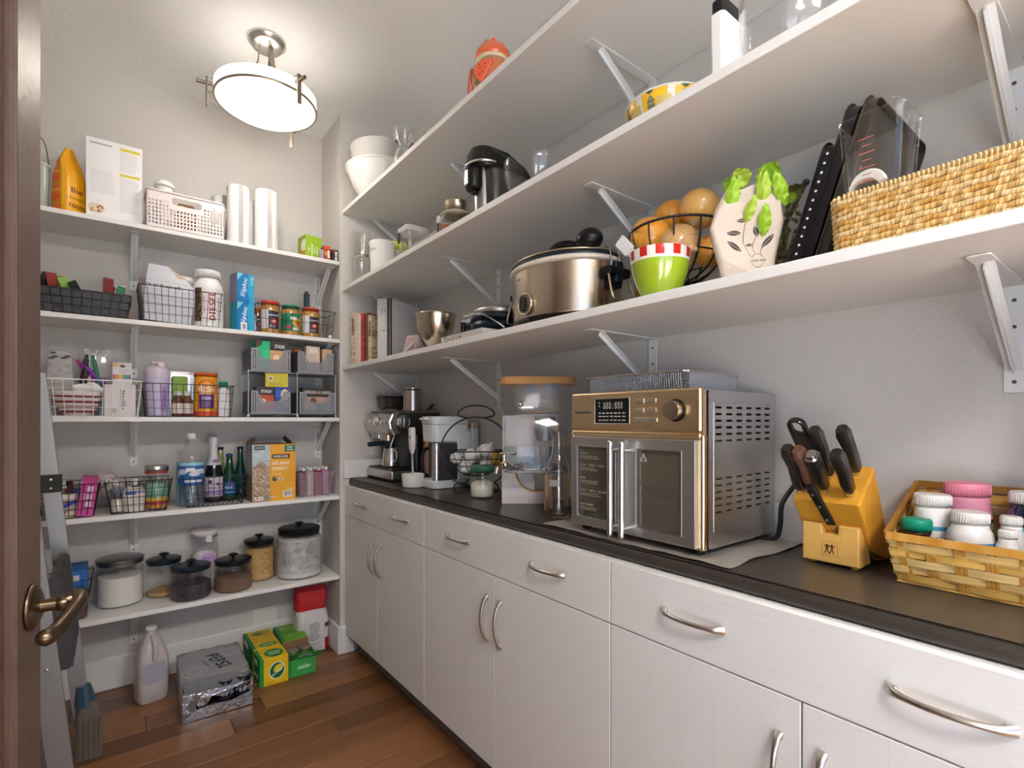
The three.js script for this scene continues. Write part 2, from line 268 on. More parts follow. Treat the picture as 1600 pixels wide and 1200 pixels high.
{ // rolled-edge laminate worktop
  const nose = [[0, 0], [0.37, 0], [0.37, -0.035], [0.008, -0.035], [0.002, -0.033], [-0.001, -0.027], [-0.0015, -0.016], [0.001, -0.007], [0.006, -0.0015]];
  const g = ext(nose.map(([a, b]) => [a, b]), 2.62, 0);         // profile in x,y, length along z
  const o = solo('worktop', 'dark brown laminate worktop with rolled edge along side wall', 'worktop', meters(g, 2), M.counter, [0.966, 0.899, -2.6285]);
  o.material = M.counter;
}
struct('trim_1', mg(span(0.935, XW - 0.0005, 0.8995, 0.99, ZP + 0.0005, ZP + 0.0145, 0.003), span(XW - 0.0155, XW - 0.0005, 0.8995, 0.99, ZP + 0.015, -0.002, 0.003)), M.trim);

// ---------- ceiling lamp ----------
{
  const [lx, ly, lz] = LAMP;
  const o = thing('ceiling_lamp', 'semi-flush ceiling lamp with frosted glass bowl and brushed nickel posts', 'lamp', [lx, CEIL, lz]);
  part('canopy', lat([[0.072, 0], [0.072, -0.012], [0.06, -0.02], [0.056, -0.03], [0.03, -0.036], [0, -0.036]], 36).translate(0, -0.0005, 0), M.nickel, o);
  const postM = metal(rgb(0.36, 0.31, 0.25), 0.35), glow = mat('#ffffff', 0.5, { emissive: '#fff6ea', emissiveIntensity: 0.55 });
  part('glass_bowl', lat([[0, -0.318], [0.06, -0.315], [0.12, -0.303], [0.165, -0.284], [0.187, -0.27], [0.191, -0.262], [0.192, -0.222], [0.186, -0.222], [0.184, -0.262], [0.16, -0.278], [0.12, -0.296], [0.06, -0.308], [0, -0.311]], 48), glow, o);
  part('trim_ring', new THREE.TorusGeometry(0.1905, 0.0045, 8, 56).rotateX(Math.PI / 2).translate(0, -0.268, 0), postM, o);
  for (const deg of [190, 70, 310]) {
    const a = deg * DEG, c = Math.cos(a), s = Math.sin(a), at = (r, y) => V(c * r, y, s * r);
    part('arm', mg(bar(at(0.028, -0.034), at(0.03, -0.07), 0.016, 0.004, V(-s, 0, c)), [0, 1, 2, 3, 4, 5].map((i) => { const f = (t) => at(0.03 + 0.085 * t * t, -0.066 - 0.15 * t); return bar(f(i / 6), f((i + 1.1) / 6), 0.022, 0.005, V(-s, 0, c)); }), rod(at(0.11, -0.212), at(0.2, -0.214), 0.003)), postM, o);
    const p = part('post', bx(0.016, 0.115, 0.007, 0, -0.0575, 0, 0.002), postM, o, [c * 0.214, -0.272, s * 0.214]); p.rotation.y = -a + Math.PI / 2;
    part('stub', rod(at(0.19, -0.238), at(0.25, -0.238), 0.0075, 10), postM, o); part('stub', rod(at(0.19, -0.272), at(0.214, -0.272), 0.0035, 8), postM, o);
  }
  const bulb = new THREE.PointLight('#fff3e4', LAMP_I, 0, 2); bulb.position.set(lx, ly - 0.115, lz); bulb.castShadow = true; bulb.shadow.radius = 2.2; bulb.name = 'lamp_light'; scene.add(bulb);
}
// the hall's own ceiling panels, behind the camera
for (const [x, z] of [[-0.35, 1.3], [1.0, 1.3]]) {
  const o = thing('ceiling_panel', `flush rectangular ceiling light in the hall, ${x < 0 ? 'on the side of the open door' : 'on the worktop side'}`, 'lamp', [x, CEIL, z]);
  part('frame', mg(bx(0.64, 0.03, 0.02, 0, -0.031, 0.31), bx(0.64, 0.03, 0.02, 0, -0.031, -0.31), bx(0.02, 0.03, 0.6, 0.31, -0.031, 0), bx(0.02, 0.03, 0.6, -0.31, -0.031, 0)), M.white, o);
  part('diffuser', bx(0.6, 0.012, 0.6, 0, -0.02, 0), mat('#ffffff', 0.6, { emissive: '#ffffff', emissiveIntensity: 2 }), o);
  const r = new THREE.RectAreaLight('#fffaf3', HALL_I, 0.58, 0.58); r.position.set(x, CEIL - 0.036, z); r.rotation.x = -Math.PI / 2; r.name = 'panel_light'; scene.add(r);
}

// ---------- open door ----------
{
  const wood = mat('#ffffff', 0.42, { map: woodTex(512, 512, '#5f4a40', '#3d2c26', '#7a645a', 'y', 130), bumpMap: grain, bumpScale: 0.0004 });
  const o = new THREE.Group(); o.name = 'door_1'; o.userData = { kind: 'structure' }; scene.add(o);
  o.position.set(-0.096, 0.012, -1.156); o.rotation.y = 81.2 * DEG;
  const up = (x0, x1, y0, y1, z0, z1, r = 0.002) => meters(span(x0, x1, y0, y1, z0, z1, r), 2);
  part('stile', up(-0.109, 0, 0, 2.03, -0.035, 0), wood, o); part('stile', up(-0.9, -0.791, 0, 2.03, -0.035, 0), wood, o);
  for (const [a, b] of [[0, 0.2], [1.92, 2.03]]) part('rail', up(-0.7909, -0.1091, a, b, -0.0348, -0.0002), wood, o);
  part('panel', meters(mg(span(-0.745, -0.155, 0.245, 1.875, -0.026, -0.009), bar([-0.132, 0.2, -0.0145], [-0.132, 1.92, -0.0145], 0.048, 0.006, V(1, 0, -0.14)), bar([-0.768, 0.2, -0.0145], [-0.768, 1.92, -0.0145], 0.048, 0.006, V(1, 0, 0.14))), 2), wood, o);
  const h = part('door_handle', lat([[0, 0.014], [0.02, 0.013], [0.028, 0.0095], [0.0335, 0.007], [0.036, 0.0035], [0.036, 0.0005], [0, 0.0005]], 36).rotateX(Math.PI / 2), M.bronze, o, [-0.052, 0.893, 0]);
  part('lever', mg(cy(0.0105, 0.009, 0.03, 0, 0.012, 0, 20).rotateX(Math.PI / 2), sph(0.0125, 0, 0, 0.04, 14), bend(tb([[0, 0, 0.04], [0.004, 0.006, 0.058], [-0.02, 0.004, 0.064], [-0.055, -0.006, 0.058], [-0.09, -0.014, 0.05], [-0.118, -0.012, 0.046]], 0.0105, false, 40, 12), (x, y, z) => [x, y * 1.15, z]), sph(0.0115, -0.118, -0.013, 0.046, 12)), M.bronze, h);
}

// ---------- folded step ladder ----------
{
  const o = thing('step_ladder', 'folded aluminium step ladder leaning behind the open brown door', 'ladder', [-0.1, 0, -2.17]);
  const A = (y) => [-0.075 - 0.099 * (y - 0), y], B = (y) => [0.0 - 0.068 * y, y];
  const rail = (f, z, y0, y1, w, d) => { const p = f(y0), q = f(y1); return mg(bar([p[0], p[1], z], [q[0], q[1], z], w, 0.004, V(0.995, 0.09, 0)), bar([p[0] + w / 2, p[1], z - d / 2], [q[0] + w / 2, q[1], z - d / 2], 0.004, d, V(1, 0, 0)), bar([p[0] - w / 2, p[1], z - d / 2], [q[0] - w / 2, q[1], z - d / 2], 0.004, d, V(1, 0, 0))); };
  const RA = (x) => (y) => [x - 0.099 * y, y];
  part('rail', rail(RA(0.024), -0.22, 0.11, 1.36, 0.043, 0.03), M.alu, o); part('rail', rail(RA(0.0), 0.23, 0.06, 1.0, 0.05, 0.03), M.alu, o);
  part('rail', rail(RA(-0.055), 0.18, 0.06, 0.86, 0.028, 0.03), M.alu, o);
  part('foot', loft([[0.075, 0.06, 0.008, 0.001], [0.07, 0.055, 0.01, 0.15], [0.05, 0.045, 0.012, 0.2]], { n: 3 }), mat(rgb(0.15, 0.125, 0.1), 0.8), o, [0.03, 0, -0.21]); part('rail_cap', bend(cy(0.032, 0.02, 0.07, 0, 0, 0, 18), (x, y, z) => [x - 0.1 * y, y, z]), mat(rgb(0.03, 0.075, 0.12), 0.3), o, [0.022, 0.185, -0.215]); part('foot_rib', mg([-0.028, -0.014, 0, 0.014, 0.028].map((x) => bx(0.005, 0.14, 0.006, 0.03 + x, 0.004, -0.1805))), mat(rgb(0.1, 0.085, 0.07), 0.8), o);
  part('foot', loft([[0.07, 0.06, 0.008, 0.001], [0.06, 0.05, 0.01, 0.08]], { n: 3 }), mat(rgb(0.05, 0.05, 0.05), 0.8), o, [0.0, 0, 0.22]);
  const tread = mat(rgb(0.055, 0.056, 0.06), 0.7);
  for (const y of [0.47]) { const t = part('step', mg(bar([0.035 - 0.099 * y, y, 0.0], [0.035 - 0.099 * (y + 0.27), y + 0.27, 0.0], 0.02, 0.36, V(1, 0, 0)), [...Array(9)].map((_, i) => bar([0.048 - 0.099 * y, y, -0.16 + i * 0.04], [0.048 - 0.099 * (y + 0.27), y + 0.27, -0.16 + i * 0.04], 0.008, 0.012, V(1, 0, 0)))), tread, o); }
  const k = part('hinge_plate', bx(0.058, 0.06, 0.05, 0.024 - 0.099 * 0.98, 0.95, -0.222, 0.004), M.blackM, o);
  for (const y of [0.964, 0.994]) part('rivet', sph(0.006, 0.026 - 0.099 * 0.98, y, -0.197, 10), M.chrome, k);
  part('rivet', sph(0.006, 0.002 - 0.05, 0.5, 0.235, 10), M.chrome, o);
}

// ---------- shared builders for packed shelves ----------
function wireBasket(name, label, at, ry, { w, d, h, flare = 0.012, n = 9, k = 5, rows = 3, r = 0.0011, m = M.wire, rim = 0.002, dip = 0 }) {
  const o = thing(name, label, 'basket', at, ry), W = w - 2 * flare, D = d - 2 * flare, gs = [], e = rim;
  part('rim', mg(loop(w, d, 0.012, h - e, rim), loop(W, D, 0.01, e, rim * 0.8)), m, o);
  for (let i = 0; i <= n; i++) { const t = (i / n - 0.5) * 0.97; for (const s of [-1, 1]) gs.push(rod([t * W, e, s * D / 2], [t * w, h - e, s * d / 2], r, 5)); gs.push(rod([t * W, e, -D / 2], [t * W, e, D / 2], r, 4)); }
  for (let i = 1; i < k; i++) { const t = (i / k - 0.5) * 0.97; for (const s of [-1, 1]) gs.push(rod([s * W / 2, e, t * D], [s * w / 2, h - e, t * d], r, 5)); }
  for (let j = 1; j <= rows; j++) { const t = j / (rows + 1); gs.push(loop(W + (w - W) * t, D + (d - D) * t, 0.01, e + (h - 2 * e) * t, r)); }
  stuff(part('wire_mesh', mg(gs), m, o)); return o;
}
function jar(name, label, at, { r, h, neck, lid, fillH = 0, fillM, fillLabel, lidH = 0.03, knob = true, round = 0.25, lidR }) {
  const o = thing(name, label, 'jar', at), b = h - lidH, nr = neck ?? r * 0.86, lr = lidR ?? nr + 0.006, c = Math.min(r, h) * round;
  const curve = (q) => { const p = [[0, 0.0006], [q - 0.012, 0.0006], [q - 0.003, 0.004], [q, 0.012]]; for (let i = 0; i <= 6; i++) { const t = i / 6 * Math.PI / 2; p.push([nr + (q - nr) * Math.cos(t), b - c + c * 0.75 * Math.sin(t)]); } p.push([nr, b + 0.006]); return p; };
  part('glass', lat(curve(r), 40), M.glass, o);
  const l = part('lid', lat([[0, b], [nr - 0.003, b], [lr, b + 0.002], [lr + 0.001, b + lidH * 0.55], [lr + 0.004, b + lidH * 0.62], [lr + 0.004, b + lidH * 0.72], [lr - 0.006, b + lidH * 0.86], [lr * 0.6, b + lidH * 0.92], [0, b + lidH * 0.95]], 40), lid, o);
  if (knob) part('knob', lat([[0.006, b + lidH * 0.9], [0.008, b + lidH + 0.006], [0.02, b + lidH + 0.01], [0.021, b + lidH + 0.014], [0.012, b + lidH + 0.019], [0, b + lidH + 0.02]], 20), lid, l);
  if (fillM) { const q = r - 0.003; const s = solo('jar_filling', fillLabel, 'food', lat([[0, 0.003], [q - 0.012, 0.003], [q - 0.002, 0.006], [q, 0.014], ...(fillH > b - c ? [[q, b - c], [nr + (q - nr) * 0.8, fillH - 0.004]] : [[q, fillH - 0.003], [q - 0.004, fillH]]), [q * 0.5, fillH + 0.004], [0, fillH + 0.003]], 36), fillM, at, 0, undefined, 'stuff'); }
  return o;
}
// printed carton: faces {f, b, l, r, t} are materials, the rest plain
const carton = (name, label, cat, at, ry, w, h, d, faces, base, group) => solo(name, label, cat, bx(w, h, d, 0, 0.0006, 0), [faces.r ?? base, faces.l ?? base, faces.t ?? base, base, faces.f ?? base, faces.b ?? base], at, ry, group);
const flatM = (c, r = 0.55) => mat(c, r);
function bottleLathe(secs, m, seg = 28) { return lat(secs, seg); }
const lidG = (r, h, y, n = 36) => { const g = lat([[0, y], [r, y], [r, y + h * 0.85], [r - 0.002, y + h], [0, y + h]], n); return g; };

// ---------- topmost end shelf ----------
{
  const y = TB.S1;
  { // clear container with a wire bail, mostly behind the door edge
    const o = thing('storage_container', 'greenish clear container with wire bail handle at the door edge', 'container', [-0.245, y, -2.71]);
    part('body', loft([[0.08, 0.09, 0.02, 0.001], [0.09, 0.1, 0.022, 0.12], [0.088, 0.098, 0.022, 0.17]], { capTop: false }), new THREE.MeshPhysicalMaterial({ color: rgb(0.75, 0.82, 0.76), roughness: 0.25, transmission: 0.6, thickness: 0 }), o);
    part('rim', loop(0.092, 0.102, 0.022, 0.17, 0.003), M.white, o);
    part('handle', tb([[-0.045, 0.165, 0], [-0.04, 0.26, 0], [0, 0.29, 0], [0.03, 0.27, 0], [0.046, 0.165, 0]], 0.0018), M.wire, o);
  }
  { // pouch
    const m = print(512, 512, (x) => { const g = x.createLinearGradient(0, 0, 0, 512); fill(x, '#e8a40c', 0, 0, 512, 512); fill(x, '#e26a17', 0, 0, 108, 512); for (let i = 0; i < 7; i++) fill(x, ['#c9930f', '#efb02a', '#e0531a'][i % 3], 0, 150 + i * 48, 108, 18); fill(x, '#f4c231', 120, 60, 10, 400); txt(x, 'Bio', 205, 330, 54, '#3b1d10'); txt(x, '100%', 205, 450, 44, '#3b1d10'); fill(x, '#8a5a10', 150, 388, 110, 8); }, 0.3);
    solo('snack_pouch', 'shiny orange and yellow stand-up food pouch pinched at top', 'pouch', loft([[0.096, 0.07, 0.016, 0.001], [0.1, 0.074, 0.02, 0.06], [0.094, 0.066, 0.02, 0.15], [0.084, 0.03, 0.012, 0.205], [0.06, 0.012, 0.005, 0.235], [0.028, 0.006, 0.002, 0.268]]), m, [-0.14, y, -2.71], 42 * DEG);
  }
  { // tall white carton seen from its back
    const f = print(512, 768, (x) => { fill(x, '#ecebed', 0, 0, 512, 768); fill(x, '#d5c92e', 300, 40, 190, 26); fill(x, '#d5c92e', 300, 290, 190, 24); lines(x, 300, 80, 190, 15, 13, '#b4b2b8', 3); lines(x, 300, 330, 190, 26, 13, '#b4b2b8', 3); lines(x, 30, 300, 240, 16, 14, '#c2c0c6', 3); fill(x, '#a8a4ae', 30, 40, 200, 14); ell(x, '#d9cdb8', 90, 668, 74, 48); for (let i = 0; i < 16; i++) ell(x, ['#b98448', '#e3c08a', '#8d4a2a'][i % 3], 90 + rnd(-55, 55), 668 + rnd(-32, 32), 14, 9, rnd(0, 3)); });
    carton('cereal_carton', 'tall white carton with yellow headings and a small food photo', 'box', [0.0035, y, -2.7], 0, 0.183, 0.325, 0.055, { f }, flatM('#e9e7ea'));
  }
  { // perforated plastic basket
    const o = thing('plastic_basket', 'pinkish white perforated plastic basket with handle slot', 'basket', [0.25, y, -2.715], 0);
    const m = mat(rgb(0.78, 0.7, 0.7), 0.4), w = 0.285, d = 0.17, h = 0.155, f = 0.012;
    const skin = (W, nx, slot) => { const hs = []; for (let i = 0; i < nx; i++) for (let j = 0; j < 7; j++) { const cx = -W / 2 + (i + 0.5) * W / nx, cyy = 0.018 + j * 0.0155; if (slot && Math.abs(cx) < 0.062 && cyy > 0.088) continue; const a = W / nx * 0.27, b = 0.0048; hs.push([[cx - a, cyy - b], [cx + a, cyy - b], [cx + a, cyy + b], [cx - a, cyy + b]]); } if (slot) hs.push(rr(0.112, 0.03, 0.012, 4, 0, 0.122)); return ext(shp([[-W / 2, 0], [W / 2, 0], [W / 2, h], [-W / 2, h]], hs), 0.003); };
    part('side', mg(skin(w - 0.008, 22, true).translate(0, 0, d / 2 - 0.004), skin(w - 0.008, 22, true).translate(0, 0, -d / 2 + 0.001)), m, o); part('end', mg([-1, 1].map((s) => skin(d - 0.008, 12, false).rotateY(Math.PI / 2).translate(s * (w / 2 - 0.0025) - 0.0015, 0, 0))), m, o);
    part('base', bx(w - 0.006, 0.006, d - 0.006, 0, 0.0006, 0), m, o); part('rim', loop(w, d, 0.012, h, 0.0045), m, o);
    solo('white_jar', 'white jar with domed white lid poking out of the pink basket', 'jar', mg(cy(0.03, 0.032, 0.18, 0, 0, 0), lat([[0, 0.19], [0.037, 0.19], [0.038, 0.203], [0.028, 0.219], [0, 0.226]], 24), cy(0.033, 0.033, 0.012, 0, 0.179, 0)), M.white, [0.175, y + 0.008, -2.715]);
    solo('dried_snack_bag', 'brown and green food packet inside the pink basket', 'packet', loft([[0.08, 0.05, 0.02, 0], [0.085, 0.06, 0.02, 0.09], [0.06, 0.02, 0.01, 0.135]]), print(64, 64, (x) => { fill(x, '#7a4a2c', 0, 0, 64, 64); for (let i = 0; i < 40; i++) ell(x, ['#4f6b2d', '#a26a3c', '#c9b189'][i % 3], rnd(0, 64), rnd(0, 64), 6, 4); }), [0.255, y + 0.008, -2.71]);
    solo('cellophane_bag', 'crumpled clear plastic bag hanging over the pink basket edge', 'bag', bend(loft([[0.06, 0.08, 0.03, 0], [0.085, 0.12, 0.03, 0.06], [0.09, 0.13, 0.03, 0.12], [0.06, 0.05, 0.02, 0.165]], { n: 7 }), (a, b, c) => [a + 0.006 * Math.sin(b * 120 + c * 90), b, c + 0.006 * Math.sin(a * 140 + b * 70)]), M.film, [0.365, y + 0.008, -2.69]);
  }
  { // paper towels
    const pt = new THREE.MeshPhysicalMaterial({ color: rgb(0.86, 0.85, 0.84), roughness: 0.95, bumpMap: rep(noiseTex(128, 128, 40, 40, 1, 2), 6, 8), bumpScale: 0.0012 });
    const roll = (r, h, label, at) => { const o = thing('paper_towel_roll', label, 'paper towel', at, 0, 'paper towel rolls'); part('paper', mg(lat([[0.021, 0], [r - 0.002, 0.001], [r, 0.004], [r, h - 0.004], [r - 0.003, h], [0.021, h]], 40), bar([0.004, 0.002, r + 0.0006], [0.004, h - 0.002, r + 0.0006], 0.02, 0.0012, V(1, 0, 0))), pt, o); part('core', cy(0.02, 0.02, h - 0.004, 0, 0.001, 0, 20, true), M.brownboard, o); return o; };
    roll(0.0475, 0.278, 'white paper towel roll standing beside the pink basket', [0.462, y, -2.7]); roll(0.0515, 0.286, 'fattest white paper towel roll, nearest the green carton', [0.582, y, -2.695]);
    roll(0.046, 0.255, 'white paper towel roll behind the basket end', [0.415, y, -2.82]); roll(0.046, 0.262, 'white paper towel roll mostly hidden between the two front rolls', [0.548, y, -2.82]);
    solo('wipes_box', 'small green carton behind the basket and paper towels', 'box', bx(0.05, 0.06, 0.03, 0, 0.0006, 0), flatM('#7fae93'), [0.388, y, -2.765]);
  }
  { // green carton by the corner
    const f = print(256, 320, (x) => { fill(x, '#93b92b', 0, 0, 256, 320); for (const [a, s, z] of [[50, 'riz', 44], [100, 'cracker', 52], [145, 'thins', 34], [185, 'original', 30]]) txt(x, s, a, 190, z, '#eef3dd', { rot: -Math.PI / 2 }); ell(x, '#e0724a', 222, 215, 24, 24); }), l = print(128, 320, (x) => { fill(x, '#8fa63a', 0, 0, 128, 320); ell(x, '#e9e4d8', 100, 130, 46, 80); ell(x, '#c0813a', 90, 255, 56, 52); ell(x, '#e1b25b', 70, 265, 20, 18); });
    carton('cracker_carton', 'lime green snack carton with white lettering near the corner', 'box', [0.8, y, -2.74], 8 * DEG, 0.085, 0.122, 0.09, { f, l }, flatM('#8cb22a'));
    const sp = (base, accent) => print(96, 128, (x) => { fill(x, base, 0, 0, 96, 128); fill(x, accent, 0, 0, 96, 30); fill(x, '#e8e4e0', 54, 40, 30, 70); ell(x, '#e6902c', 30, 70, 20, 24); });
    const g = 'small seasoning cartons at the shelf end';
    carton('seasoning_carton', 'red and orange seasoning carton, middle of the three tiny ones', 'box', [0.858, y, -2.672], 0, 0.034, 0.07, 0.05, { f: sp('#a83020', '#d2502c') }, flatM('#7d2418'), g);
    carton('seasoning_carton', 'black seasoning carton with white label against the corner wall', 'box', [0.897, y, -2.672], 0, 0.032, 0.058, 0.05, { f: print(96, 128, (x) => { fill(x, '#262324', 0, 0, 96, 128); fill(x, '#e8e4e0', 52, 20, 34, 96); txt(x, '6', 70, 70, 44, '#262324'); fill(x, '#b33', 14, 8, 30, 18); }) }, flatM('#242122'), g);
    carton('seasoning_carton', 'pale grey seasoning carton tucked beside the lime green carton', 'box', [0.831, y, -2.655], 0, 0.016, 0.045, 0.03, {}, flatM('#9fa3a3'), g);
  }
}

// ---------- second end shelf ----------
{
  const y = TB.S2;
  { // woven black tray
    const o = thing('woven_tray', 'black woven strap basket full of seed packets', 'basket', [-0.1, y, -2.72]), m = mat(rgb(0.022, 0.022, 0.026), 0.5), w = 0.31, d = 0.17, h = 0.095;
    part('liner', loft([[w - 0.03, d - 0.03, 0.01, 0.001], [w - 0.004, d - 0.004, 0.012, h - 0.004]], { capTop: false }), m, o);
    for (let j = 0; j < 3; j++) for (let i = 0; i < 10; i++) { const t = j / 2, W = w - 0.026 * (1 - t); part('strap', bx(W / 10 - 0.0025, 0.027, 0.004, 0, 0, 0, 0.0015), m, o, [-W / 2 + (i + 0.5) * W / 10, 0.006 + j * 0.03, (d - 0.026 * (1 - t)) / 2 + ((i + j) % 2 ? 0.0012 : -0.0012)]); }
    for (let j = 0; j < 3; j++) for (let i = 0; i < 5; i++) part('strap', bx(0.004, 0.027, d / 5 - 0.004, 0, 0, 0, 0.0015), m, o, [(w - 0.026 * (1 - j / 2)) / 2 + ((i + j) % 2 ? 0.001 : -0.001), 0.006 + j * 0.03, -d / 2 + (i + 0.5) * d / 5]);
    part('rim', loop(w, d, 0.012, h, 0.004), m, o);
    const cols = [['#151515', 'black'], ['#2b1c17', 'dark brown'], ['#8c2f2a', 'rust red'], ['#b9a07c', 'tan'], ['#6e9440', 'leaf green'], ['#8db552', 'light green'], ['#2f5b3a', 'deep green'], ['#16251c', 'blackish green'], ['#7e2228', 'maroon'], ['#94323a', 'crimson'], ['#32221e', 'near-black'], ['#3f8a63', 'sea green'], ['#d9d0c3', 'ivory'], ['#d4502a', 'orange red']];
    const spots = [[-0.205, 0.135, 4], [-0.19, 0.142, 7], [-0.172, 0.136, 10], [-0.158, 0.128, 12], [-0.138, 0.134, 16], [-0.112, 0.13, 22], [-0.125, 0.124, 18], [-0.072, 0.132, 34], [-0.022, 0.145, -2], [-0.008, 0.15, 4], [-0.03, 0.125, -10], [0.016, 0.12, -6], [0.028, 0.13, 2], [0.036, 0.112, 8]];
    spots.forEach(([x, hh, a], i) => { const p = solo('seed_packet', `${cols[i][1]} seed packet standing in the black woven basket`, 'packet', mg(bx(0.036, hh + 0.012, 0.004, 0, 0, 0, 0.0015)), flatM(cols[i][0], 0.4), [x, y + 0.012, -2.735 + (i % 3) * 0.022], (18 + i * 7 % 26) * DEG, 'seed packets in the woven basket'); p.rotation.z = a * DEG; });
    solo('paper_sheet', 'cream paper sheet sticking out under the black woven basket', 'paper', bx(0.07, 0.0012, 0.1, 0, 0, 0), M.cream, [-0.225, y + 0.0004, -2.685]);
  }
  wireBasket('wire_basket', 'black grid wire basket holding the tall white supplement tub', [0.235, y, -2.73], 0, { w: 0.31, d: 0.18, h: 0.155, n: 12, rows: 3 });
  { const f = print(256, 320, (x) => { fill(x, '#c9cbd3', 0, 0, 256, 320); lines(x, 20, 90, 160, 6, 26, '#aeb2bd', 4); txt(x, 'Rosted', 60, 118, 28, '#77737a'); ell(x, '#d2741f', 205, 210, 56, 60); ell(x, '#8c3b1c', 165, 230, 30, 26); ell(x, '#eea23c', 220, 190, 30, 26); fill(x, '#b39a8a', 110, 14, 60, 46); });
    const b = solo('paper_bag', 'white printed paper bag with taped folded top in the wire basket', 'bag', loft([[0.17, 0.05, 0.008, 0.004], [0.185, 0.06, 0.01, 0.1], [0.175, 0.035, 0.006, 0.17], [0.13, 0.01, 0.003, 0.215, -0.02], [0.07, 0.004, 0.001, 0.248, -0.045]]), f, [0.185, y + 0.004, -2.69]); b.rotation.z = -0.05; }
  solo('white_tub_lid', 'white lidded tub behind the printed paper bag', 'jar', mg(cy(0.05, 0.05, 0.19, 0, 0, 0), lidG(0.053, 0.035, 0.19)), M.white, [0.248, y + 0.004, -2.77]);
  solo('gift_box', 'taupe and white small box at the corner of the wire basket', 'box', mg(bx(0.07, 0.2, 0.04)), [flatM('#8a7470'), flatM('#8a7470'), flatM('#7a6660'), flatM('#8a7470'), print(64, 128, (x) => { fill(x, '#8a7470', 0, 0, 64, 128); fill(x, '#d8dbe2', 10, 20, 44, 34); }), flatM('#8a7470')], [0.12, y + 0.004, -2.775]);
  { const o = thing('supplement_tub', 'large white supplement tub with vertical dark red lettering', 'tub', [0.34, y + 0.004, -2.715]);
    part('tub', lat([[0, 0], [0.056, 0], [0.062, 0.006], [0.063, 0.17], [0.058, 0.195], [0.048, 0.212], [0.046, 0.225], [0, 0.225]], 40), M.white, o);
    part('lid', mg(lidG(0.05, 0.034, 0.226, 48), [...Array(40)].map((_, i) => { const a = i / 40 * 6.283; return rod([Math.cos(a) * 0.05, 0.228, Math.sin(a) * 0.05], [Math.cos(a) * 0.05, 0.254, Math.sin(a) * 0.05], 0.0008, 4); })), M.white, o);
    part('label', wrap(0.0636, 0.15, 0.022, 0, 2.6), print(512, 320, (x) => { fill(x, '#e8e2df', 0, 0, 512, 320); fill(x, '#4a372b', 60, 0, 100, 320); for (let i = 0; i < 26; i++) ell(x, ['#6d5340', '#2b1d15', '#8a7058'][i % 3], 110 + rnd(-46, 46), rnd(0, 320), 14, 18); fill(x, '#cdb27c', 152, 0, 8, 320); txt(x, 'CHOCOLATE', 188, 160, 28, '#c2317a', { rot: -Math.PI / 2 }); txt(x, 'DIESEL', 290, 170, 110, '#a01028', { rot: -Math.PI / 2, w: 280 }); txt(x, 'WHEY PROTEIN', 372, 170, 26, '#a8485a', { rot: -Math.PI / 2 }); lines(x, 400, 20, 90, 18, 16, '#b9b3b0', 3); }), o); }
  { const zip = (top) => print(192, 256, (x) => { fill(x, '#1f7ec4', 0, 0, 192, 256); x.fillStyle = '#37a9cf'; x.beginPath(); x.moveTo(126, 0); x.quadraticCurveTo(100, 130, 140, 256); x.lineTo(192, 256); x.lineTo(192, 0); x.fill(); x.fillStyle = '#7fd0e4'; x.beginPath(); x.moveTo(0, 0); x.lineTo(70, 0); x.lineTo(0, 70); x.fill(); txt(x, 'Ziploc', 76, 120, 58, '#f3f7fa', { rot: -1.35, font: 'serif' }); if (!top) { fill(x, '#eef0f0', 40, 176, 70, 72); fill(x, '#9aa3a8', 60, 194, 36, 44); } else lines(x, 150, 20, 36, 5, 16, '#d7eef5', 6); }, 0.4);
    carton('bag_carton', 'blue zip bag carton on top of another blue carton', 'box', [0.479, y + 0.1342, -2.7], 14 * DEG, 0.078, 0.133, 0.075, { f: zip(true), l: flatM('#8f86a6') }, flatM('#1f7ec4'), 'zip bag cartons'); carton('bag_carton', 'blue zip bag carton with white price sticker, lower of two', 'box', [0.479, y, -2.7], 14 * DEG, 0.078, 0.133, 0.075, { f: zip(false), l: flatM('#2e9fb5') }, flatM('#1f7ec4'), 'zip bag cartons'); }
  wireBasket('wire_basket', 'black wire basket filled with peanut butter jars', [0.72, y, -2.735], 0, { w: 0.375, d: 0.17, h: 0.14, n: 12, rows: 1, flare: 0.016 });
  const pb = (label, at, r, h, lidC, body, wrapM) => { const o = thing('peanut_butter_jar', label, 'jar', at, 0, 'peanut butter jars'); part('jar', lat([[0, 0], [r - 0.004, 0], [r, 0.005], [r, h * 0.78], [r * 0.9, h * 0.86], [r * 0.88, h * 0.88], [0, h * 0.88]], 32), mat(body, 0.2, { clearcoat: 1 }), o); part('lid', lidG(r * 0.93, h * 0.13, h * 0.875, 40), mat(lidC, 0.4), o); part('label', wrap(r + 0.0006, h * 0.58, h * 0.14, 0.1, 3.4), wrapM, o); };
  const kr = print(256, 160, (x) => { fill(x, '#c69a52', 0, 0, 256, 160); fill(x, '#d8d5da', 30, 0, 60, 160); fill(x, '#2d2745', 90, 10, 86, 150); txt(x, 'smooth', 132, 44, 24, '#e8e4e8'); ell(x, '#cf3a22', 132, 96, 24, 24); fill(x, '#e8e4e8', 120, 88, 24, 14); lines(x, 100, 130, 60, 2, 12, '#c9c4d6', 4); });
  pb('red-lidded peanut butter jar half hidden beside the blue cartons', [0.562, y + 0.004, -2.775], 0.034, 0.13, '#c2503e', '#8a4a2e', kr); pb('red-lidded peanut butter jar with purple label in the basket', [0.605, y + 0.004, -2.715], 0.045, 0.158, '#d6452f', '#b98542', kr);
